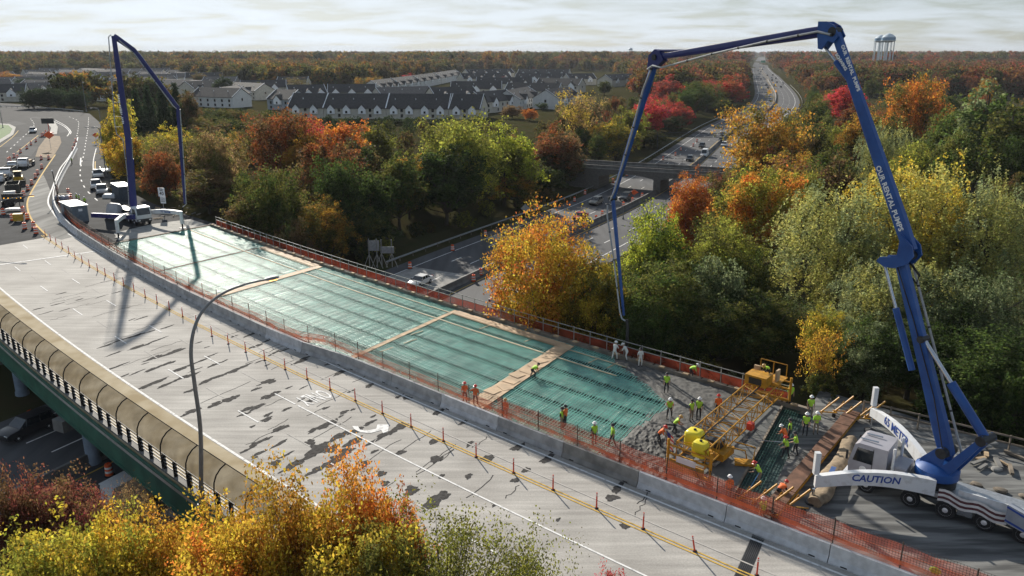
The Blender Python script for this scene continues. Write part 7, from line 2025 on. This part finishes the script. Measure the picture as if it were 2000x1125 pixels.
for k in range(3): MB().lathe([(.5, .2), (.62, .5), (.5, .9), (.2, 1.05)], (-.9 + k * .9, -.3 * (k % 2), 0), 12).build('bag', M('blue_bag', (.30, .36, .46), .6, var=.2, scale=3), pal, smooth=True)
tr_ = thing('flat_trailer', 'empty metal flat trailer parked against the trees', 'trailer', P(207, 337, 0), math.radians(-60))
MB().box((0, 0, .6), (5, 2, .15)).build('bed', m_galv, tr_); 
for y in (-1, 1): MB().box((0, y, .95), (5, .05, .5)).build('side_board', m_galv, tr_)
for x in (-.6, .6):
    for y in (-1.1, 1.1): wheel(tr_, (x, y, .32), .32, .2, (0, 1 if y > 0 else -1, 0), n=12)
skd = thing('skid_loader', 'dark skid loader beside the silver service pickup', 'loader', P(226, 372, 0), math.radians(-62))
MB().box((0, 0, .9), (2.6, 1.5, 1.0)).build('body', m_dark, skd); MB().box((-.1, 0, 1.8), (1.2, 1.3, .9)).build('cage', m_glass, skd); MB().box((1.7, 0, .5), (.6, 1.8, .6)).build('bucket', m_cyel, skd)
for x in (-.7, .7):
    for y in (-.85, .85): wheel(skd, (x, y, .42), .42, .3, (0, 1 if y > 0 else -1, 0), n=12)
tag(MB().loft([[V(x, y, z) for x, y in ((-1.2, -.8), (1.2, -.8), (1.2, .8), (-1.2, .8))] for z in (0.02, .5)] + [[V(x * .8, y * .7, .75) for x, y in ((-1.2, -.8), (1.2, -.8), (1.2, .8), (-1.2, .8))]]).build('white_bundle', m_wht), 'white wrapped bundle lying on the closed lane', 'bundle').location = P(216, 386, 0)
# debris by the pump outrigger
rd = random.Random(12)
for k in range(26):
    px = rd.uniform(300, 400); py = 428 + (px - 300) * .04 + rd.uniform(-26, 0)
    if k > 16: px = rd.uniform(1890, 1995); py = rd.uniform(880, 925)
    L = rd.uniform(.4, 1.5); p = P(px, py, 0)
    tag(MB().box((0, 0, .15), (L, rd.uniform(.12, .3), rd.uniform(.08, .2)), rd.uniform(0, 3)).build('timber_offcut', rd.choice([m_woodd, m_wood, m_concd])), 'timber offcut on the pile beside the %s pump' % ('left' if k <= 16 else 'large'), 'timber', 'timber offcuts by the %s pump' % ('left' if k <= 16 else 'large')).location = p

# ------------------------------------------------------------------ traffic drums, cones
m_dor = M('drum_orange', (.78, .12, .03), .5, var=.05, scale=3)
drum = thing('traffic_drum', 'x', 'traffic drum')
bands = [(0.08, .30, m_dor), (.30, .46, m_refl), (.46, .62, m_dor), (.62, .78, m_refl), (.78, .98, m_dor)]
for i, (z0, z1, mt) in enumerate(bands):
    r0, r1 = .30 - .06 * z0, .30 - .06 * z1
    MB().lathe([(r0, z0), (r1, z1)], (0, 0, 0), 14).build('band', mt, drum, smooth=True)
MB().lathe([(.38, 0), (.38, .06), (.30, .1)], (0, 0, 0), 14).build('rubber_base', m_rubber, drum)
MB().box((0, 0, 1.03), (.22, .04, .1)).build('handle', m_dor, drum)
D1 = [(28, 308), (20, 315), (17, 317), (81, 312), (95.5, 311.5), (82, 329.5), (74, 341), (70, 348.5), (62.5, 361), (55, 372), (47, 384), (7, 419.5), (46, 415), (24.5, 431), (54.5, 429), (49, 448), (66.5, 446), (71, 457), (45.5, 416.5), (70.5, 277), (61, 283.5), (53, 291), (40.5, 299), (82, 267), (85.5, 265), (90, 261), (35, 311)]
D2 = [(148.5, 277.5), (146, 285), (143, 294), (134, 379), (138.6, 389), (139, 394)]
D3 = [(800.7, 524.6), (884, 490), (948, 461), (1122, 394), (1142.5, 380), (1197.5, 357), (1224, 344), (1295, 312.5), (1319, 304), (1329.5, 294), (1354, 286), (1361, 277.5), (62, 823), (1447, 216), (1459, 205)]
D4 = [(925, 550), (938.7, 538), (1217.5, 404), (1235, 395), (1254, 386), (1164, 431), (1176, 422), (214, 929)]
for lst, z, lb, gp in ((D1, 0.01, 'orange and white drum guarding the coned work zone', 'drums of the work zone'), (D2, .01, 'orange and white drum along the white ramp barrier', 'drums along the ramp barrier'), (D3, -7, 'orange and white drum on the wooded shoulder of the highway', 'drums on the wooded shoulder'), (D4, -7, 'orange and white drum beside the highway median', 'drums beside the median')):
    for x, y in lst:
        p = P(x, y, z)
        if z < 0:
            d, zr = hw_d(p.x, p.y); p = P(x, y, gz(p.x, p.y) + .02 if abs(d[0]) > 15 else float(zr[0]) + .02)
        dup(drum, p, rd.uniform(0, 6), lb, gp, scale=1.12)
drop(drum)
osn = thing('work_sign', 'orange roll up sign beside the dark car on the highway', 'sign', P(1238, 386, -7))
MB().extr([V(-1.1, 0, 1.3), V(0, 0, .6), V(1.1, 0, 1.3), V(0, 0, 2.0)], (0, .04, 0)).build('panel', MATS['orange_sign_face'], osn); MB().tube([V(0, .05, 0), V(0, .05, 1.4)], .04, 6).build('stand', m_galv, osn)
cone = thing('traffic_cone', 'orange traffic cone on the container behind the left pump', 'traffic cone')
MB().box((0, 0, .03), (.42, .42, .05)).build('base', m_rubber, cone); MB().lathe([(.17, .05), (.03, .75)], (0, 0, 0), 12).build('body', m_dor, cone); MB().lathe([(.11, .35), (.075, .52)], (0, 0, 0), 12).build('collar', m_refl, cone)
cone.location = P(234, 372, 0); cone['group'] = 'cones behind the left pump'
for x in (238, 242): dup(cone, P(x, 373, 0), 0)

# ------------------------------------------------------------------ lamps and signs
m_pole = M('grey_lamp_pole', (.20, .205, .21), .6, metal=.3, var=.1, scale=3)
def lamp(base, pts, label, group=None, lit=True, r=.135):
    t = thing('street_lamp', label, 'street lamp', base, 0, group); L = [Vector(p) - Vector(base) for p in pts]
    sp_ = catmull(L, 6); n = len(sp_)
    MB().tube(sp_, [r * (1.0 - .55 * i / (n - 1)) for i in range(n)], 10).build('pole', m_pole, t, smooth=True)
    e = sp_[-1]; d = (sp_[-1] - sp_[-3]).normalized(); d.z *= .3; d.normalize(); s_ = V(d.y, -d.x, 0)
    rings = []
    for u_, w_, h_ in ((-.1, .06, .06), (.1, .17, .1), (.45, .2, .12), (.75, .15, .09), (.9, .05, .04)):
        c = e + d * u_
        rings.append([c + s_ * w_ * math.cos(a) + V(0, 0, h_ * math.sin(a)) for a in [2 * math.pi * k / 10 for k in range(10)]])
    h = MB().loft(rings).build('lamp_head', m_pole, t, smooth=True)
    MB().box(e + d * .45 + V(0, 0, -.11), (.5, .26, .06), math.atan2(d.y, d.x)).build('lamp_glass', M('lamp_lens', (.7, .45, .2), .3, emit=((1, .5, .15), 2.0)) if lit else m_refl, h)
    MB().lathe([(r * 1.9, 0), (r * 1.9, .3), (r * 1.1, .5)], (0, 0, 0), 12).build('base_cover', m_pole, t)
    return t
s_l, v_l = SV(408, 985); lb_ = BR(s_l, -16.0, -.2)
YL = lb_.y
tipY = BR(s_l, -12.5).y
dlx = V(.663, .749, 0)
def pl_(x, y): return PV(x, y, lb_, dlx)
lamp(lb_, [lb_, pl_(392, 850), pl_(380, 750), pl_(373, 690), pl_(380, 640), pl_(400, 602), pl_(435, 573), pl_(480, 555), pl_(520, 546)], 'tall curved street lamp rising beside the sidewalk railing')
b_ = P(-60, 470, 0); lamp(b_, [b_, b_ + V(0, 0, 7.5), PD(-30, 395, b_.y), PD(20, 388, b_.y), PD(56, 382, b_.y)], 'street lamp arm reaching over the work zone trucks')
for (bx_, by_, hx, hy, lb) in ((208, 345, 186, 249, 'white arm street lamp nearest the left pump'), (203, 300, 171, 248, 'white arm street lamp over the closed lanes beside yellow trees'), (200, 262, 180, 211, 'white arm street lamp beside the narrow yellow trees'), (6, 250, 2, 208, 'street lamp on the grass island'), (98, 204, 88, 160, 'tall bent lamp post behind the guard rail'), (169, 218, 161, 160, 'tall bent lamp post at the end of the guard rail')):
    b_ = P(bx_, by_, 0); t_ = PD(hx, hy, b_.y)
    lamp(b_, [b_, V(b_.x, b_.y, t_.z * .5), V(b_.x, b_.y, t_.z * .92), V((b_.x + t_.x) / 2, b_.y, t_.z), t_], lb, r=.14, lit=False)
bp_ = P(115, 394, 0)
pl2 = thing('dark_mast', 'slender dark mast standing behind the ramp barrier', 'mast', bp_)
MB().tube([V(0, 0, 0), PD(102, 334, bp_.y) - bp_], [.14, .07], 8).build('pole', m_dark, pl2); MB().lathe([(.12, 0), (.2, .1), (.1, .25)], PD(102, 335, bp_.y) - bp_, 10).build('lamp_cap', m_refl, pl2)
bh = hw_d  # highway lamp beside the hanging boom
b_ = P(1217, 428, -7); lamp(b_, [b_, PD(1217, 410, b_.y), PD(1212, 400, b_.y), PD(1200, 396, b_.y), PD(1190, 398, b_.y)], 'dark curved highway lamp behind the hanging boom', r=.1, lit=False)
def panel_text(r, txt, z, size, mat): return text_mesh('lettering', txt, size, mat, r, frame(V(0, -.045, z), V(1, 0, 0), V(0, 0, 1)), .004, bold=.004)
sg_ = thing('speed_sign', 'white speed limit sign with black 40 beside the left pump outrigger', 'sign', P(321, 420, 0), -.2)
m_sblk = M('sign_black', (.02, .02, .02), .5)
MB().box((0, 0, 3.95), (1.25, .05, 1.5)).build('panel', m_txtw, sg_); MB().box((.12, 0, 2.6), (1.0, .05, 1.15)).build('lower_panel', m_txtw, sg_); MB().tube([V(0, .06, 0), V(0, .06, 4.2)], .05, 6).build('post', m_galv, sg_)
panel_text(sg_, 'SPEED', 4.52, .27, m_sblk); panel_text(sg_, 'LIMIT', 4.27, .27, m_sblk); panel_text(sg_, '40', 3.72, .85, m_sblk); [strokes(sg_, frame(V(.12, -.04, zq), V(1, 0, 0), V(0, 0, 1)), .8, 5, .14, m_sblk) for zq in (2.95, 2.65, 2.4)]
ds = thing('diamond_sign', 'back of a grey diamond warning sign above the guard rail', 'sign', P(1026, 432, -6.6))
pc = PD(1026, 407, ds.location.y) - ds.location
MB().extr([pc + V(x, 0, z) for x, z in ((-.95, 0), (0, -.95), (.95, 0), (0, .95))], (0, .04, 0)).build('panel', m_galv, ds); MB().tube([V(0, .07, -.4), pc + V(0, .07, .5)], .05, 6).build('post', m_galv, ds)
for k, (x0, x1, yb_, yt_, yp0, yp1, lb) in enumerate(((746, 766, 514, 468, 482, 495, 'grey backed sign on two braced timber legs beside the dark woods'), (722, 737, 516, 466, 470, 490, 'older grey backed sign half hidden in the leaves'))):
    a = P(x0, yb_, -4.5); r = thing('temporary_sign', lb, 'sign', a); Y = a.y
    for x in (x0, x1):
        c0 = PD(x, yb_, Y) - a; c1 = PD(x - 1, yt_, Y) - a
        MB().beam(V(c0.x, 0, c0.z - .6), V(c0.x, 0, c1.z), .12, .12).build('leg', m_frail, r)
        for dx in (-.9, .9): MB().beam(V(c0.x + dx, -.3, c0.z - .6), V(c0.x, 0, c0.z + 1.6), .08, .08).build('brace', m_frail, r)
    p0, p1 = PD(x0 - 3, yp1, Y) - a, PD(x1 + 3, yp0, Y) - a
    MB().box(((p0.x + p1.x) / 2, .1, (p0.z + p1.z) / 2), (p1.x - p0.x, .05, p1.z - p0.z)).build('panel', m_galv, r)
# ------------------------------------------------------------------ stone parkway overpass
m_stone = bpy.data.materials.new('rough_stone_facing'); m_stone.use_nodes = True
n, l = m_stone.node_tree.nodes, m_stone.node_tree.links
tc = n.new('ShaderNodeTexCoord'); mp = n.new('ShaderNodeMapping'); mp.inputs['Rotation'].default_value = (math.pi / 2, 0, 0); l.new(tc.outputs['Object'], mp.inputs['Vector'])
bk = n.new('ShaderNodeTexBrick'); bk.inputs['Color1'].default_value = (.13, .125, .115, 1); bk.inputs['Color2'].default_value = (.20, .185, .165, 1); bk.inputs['Mortar'].default_value = (.07, .066, .06, 1); bk.inputs['Scale'].default_value = 1.3; bk.inputs['Mortar Size'].default_value = .03
l.new(mp.outputs[0], bk.inputs['Vector']); l.new(bk.outputs['Color'], n['Principled BSDF'].inputs['Base Color']); n['Principled BSDF'].inputs['Roughness'].default_value = .85
oc = min(HW, key=lambda p: abs(p.y - 200)); tt = (HW[HW.index(oc) + 1] - HW[HW.index(oc) - 1]).normalized(); tt.z = 0; tt.normalize()
orot = math.atan2(-tt.x, tt.y)
op = thing('stone_overpass', 'low stone faced overpass with two shallow arches crossing the highway', 'bridge', V(oc.x, oc.y, -7) - tt * 4.5, orot)
def arch(x0, x1, zs, zc, n=10): return [(x0 + (x1 - x0) * i / n, zs + (zc - zs) * (1 - (2 * i / n - 1) ** 2)) for i in range(n + 1)]
TOPZ = 5.1
for y0, nm in ((0, 'near_face'), (8.6, 'far_face')):
    mb = MB()
    A1 = arch(-15.2, -.9, 3.2, 4.1); A2 = arch(.9, 15.2, 3.2, 4.1)
    # strips above each arch, solid piers beside
    for A in (A1, A2):
        for (xa, za), (xb, zb2) in zip(A, A[1:]): mb.extr([V(xa, y0, za), V(xb, y0, zb2), V(xb, y0, TOPZ), V(xa, y0, TOPZ)], (0, .4, 0))
    for xa, xb in ((-32, -15.2), (-.9, .9), (15.2, 32)): mb.extr([V(xa, y0, -.5), V(xb, y0, -.5), V(xb, y0, TOPZ), V(xa, y0, TOPZ)], (0, .4, 0))
    mb.build('stone_face', m_stone, op)
    MB().box((0, y0 + .2, TOPZ + .12), (64, .7, .24)).build('coping', m_conc, op)
    MB().box((0, y0 + .2, TOPZ + .6), (64, .3, .7)).build('parapet', m_concd, op)
    for k in range(17): MB().tube([V(-31 + k * 3.9, y0 + .2, TOPZ + .9), V(-31 + k * 3.9, y0 + .2, TOPZ + 2.6)], .035, 5).build('fence_post', m_dark, op)
    for z in (1.8, 2.6): MB().tube([V(-31, y0 + .2, TOPZ + z), V(31.4, y0 + .2, TOPZ + z)], .025, 5).build('fence_rail', m_dark, op)
MB().box((0, 4.5, TOPZ - .35), (64, 8.2, .5)).build('deck_slab', m_asph2, op)
MB().box((0, 4.5, 1.7), (1.7, 8.2, 4.3)).build('centre_pier', m_stone, op)
for x in (-15.9, 15.9): MB().box((x, 4.5, 1.7), (1.3, 8.2, 4.3)).build('abutment', m_stone, op)
# sign gantry
gp_ = P(1284, 290, -6.0); gy_ = gp_.y
gn = thing('sign_gantry', 'thin dark truss sign gantry reaching over the highway beyond the overpass', 'gantry', gp_)
a0 = PD(1284, 258, gy_) - gp_; a1 = V(a0.x + 26, -6, a0.z)
MB().tube([V(0, 0, -1), a0], .16, 8).build('post', m_dark, gn)
for dz in (0, -1.4): MB().tube([a0 + V(-1, 0, dz), a1 + V(0, 0, dz)], .09, 6).build('chord', m_dark, gn)
for k in range(13):
    u = k / 13; p_ = a0.lerp(a1, u); q_ = a0.lerp(a1, u + 1 / 13)
    MB().tube([p_ + V(0, 0, 0 if k % 2 else -1.4), q_ + V(0, 0, -1.4 if k % 2 else 0)], .05, 5).build('lattice', m_dark, gn)
# green exit sign far along the highway
p_ = P(1490, 128, -1.5); gs = thing('exit_sign', 'green highway sign far off above the distant traffic', 'sign', p_)
MB().box((0, 0, 8), (9, .2, 4.5)).build('panel', M('sign_green', (.01, .22, .12), .5), gs)
for x in (-4, 4): MB().tube([V(x, .2, -1), V(x, .2, 9)], .2, 6).build('post', m_galv, gs)
# pale flat-roofed building and car park behind the trees on the right
b_ = P(1965, 168, GZ); lw = thing('low_building', 'low pale flat roofed building with roof vents behind the trees on the right', 'building', b_, .1)
MB().box((0, 8, 3), (40, 18, 6)).build('wall', m_sidg, lw); MB().box((0, 8, 6.1), (41, 19, .4)).build('roof', m_conc_l, lw)
for k in range(5): MB().box((-14 + k * 5, 5, 7), (2, 2, 1.6)).build('roof_vent', m_trim, lw)
tag(MB().poly([P(x, y, GZ + .04) for x, y in ((1700, 352), (1700, 338), (2060, 334), (2060, 372))]).build('car_park', m_asph2), kind='structure')
# pile of stone and hose beside the pump: vest on the fence
tag(MB().loft([[BR(24.5 + .25 * math.cos(a) * k, 5.0 + .08 * math.sin(a) * k, z) for a in [2 * math.pi * i / 8 for i in range(8)]] for k, z in ((.6, 1.0), (1.2, 1.12), (1.0, 1.3), (.3, 1.38))]).build('vest_bundle', m_vest, smooth=True), 'crumpled lime vest lying on the fence netting', 'vest')

# clutter behind the pump truck
m_sack = M('cement_sack', (.22, .215, .20), .9, var=.2, scale=3, bump=.4, bscale=5); m_black = M('black_sheeting', (.03, .03, .03), .6)
for k in range(16):
    p = BR(24 + rd.uniform(0, 8), 17.5 + rd.uniform(0, 4.5), 0); r_ = rd.uniform(.15, .34)
    o = MB().loft([[V(r_ * q * (1.4 + .2 * math.sin(3 * a + k)) * math.cos(a), r_ * q * math.sin(a), z * r_) for a in [2 * math.pi * i / 10 for i in range(10)]] for q, z in ((.8, 0), (1, .25), (.85, .6), (.4, .8))]).build('site_sack', [m_sack, m_black, m_woodd][k % 3], smooth=True)
    o.location = p; o.rotation_euler = (0, 0, rd.uniform(0, 6))
    tag(o, ['grey cement sack', 'black plastic bundle', 'brown burlap bundle'][k % 3] + ' in the clutter beside the large pump', 'sack', 'bundles beside the large pump')
for k in range(5):
    p = BR(22.6 + k * .25, 21.6 + k * .7, 0); o = MB().beam(V(-.9, 0, .12 + .04 * k), V(.9, .2, .12 + .04 * k), .3, .1).build('pallet_board', m_galv); o.location = p
    tag(o, 'grey metal form stacked behind the boom foot', 'form', 'metal forms behind the boom foot')
# ------------------------------------------------------------------ thin autumn haze round everything
hb = MB().box((200, 3800, 24), (16000, 9000, 70))
hz_m = bpy.data.materials.new('thin_haze'); hz_m.use_nodes = True
n, l = hz_m.node_tree.nodes, hz_m.node_tree.links; n.clear()
ho = n.new('ShaderNodeOutputMaterial'); hv = n.new('ShaderNodeVolumePrincipled')
hv.inputs['Color'].default_value = (.86, .90, .96, 1); hv.inputs['Density'].default_value = .00007; hv.inputs['Anisotropy'].default_value = .0
l.new(hv.outputs[0], ho.inputs['Volume'])
hz = hb.build('haze', hz_m); tag(hz, 'thin pale haze lying over the whole landscape', 'haze', kind='stuff')
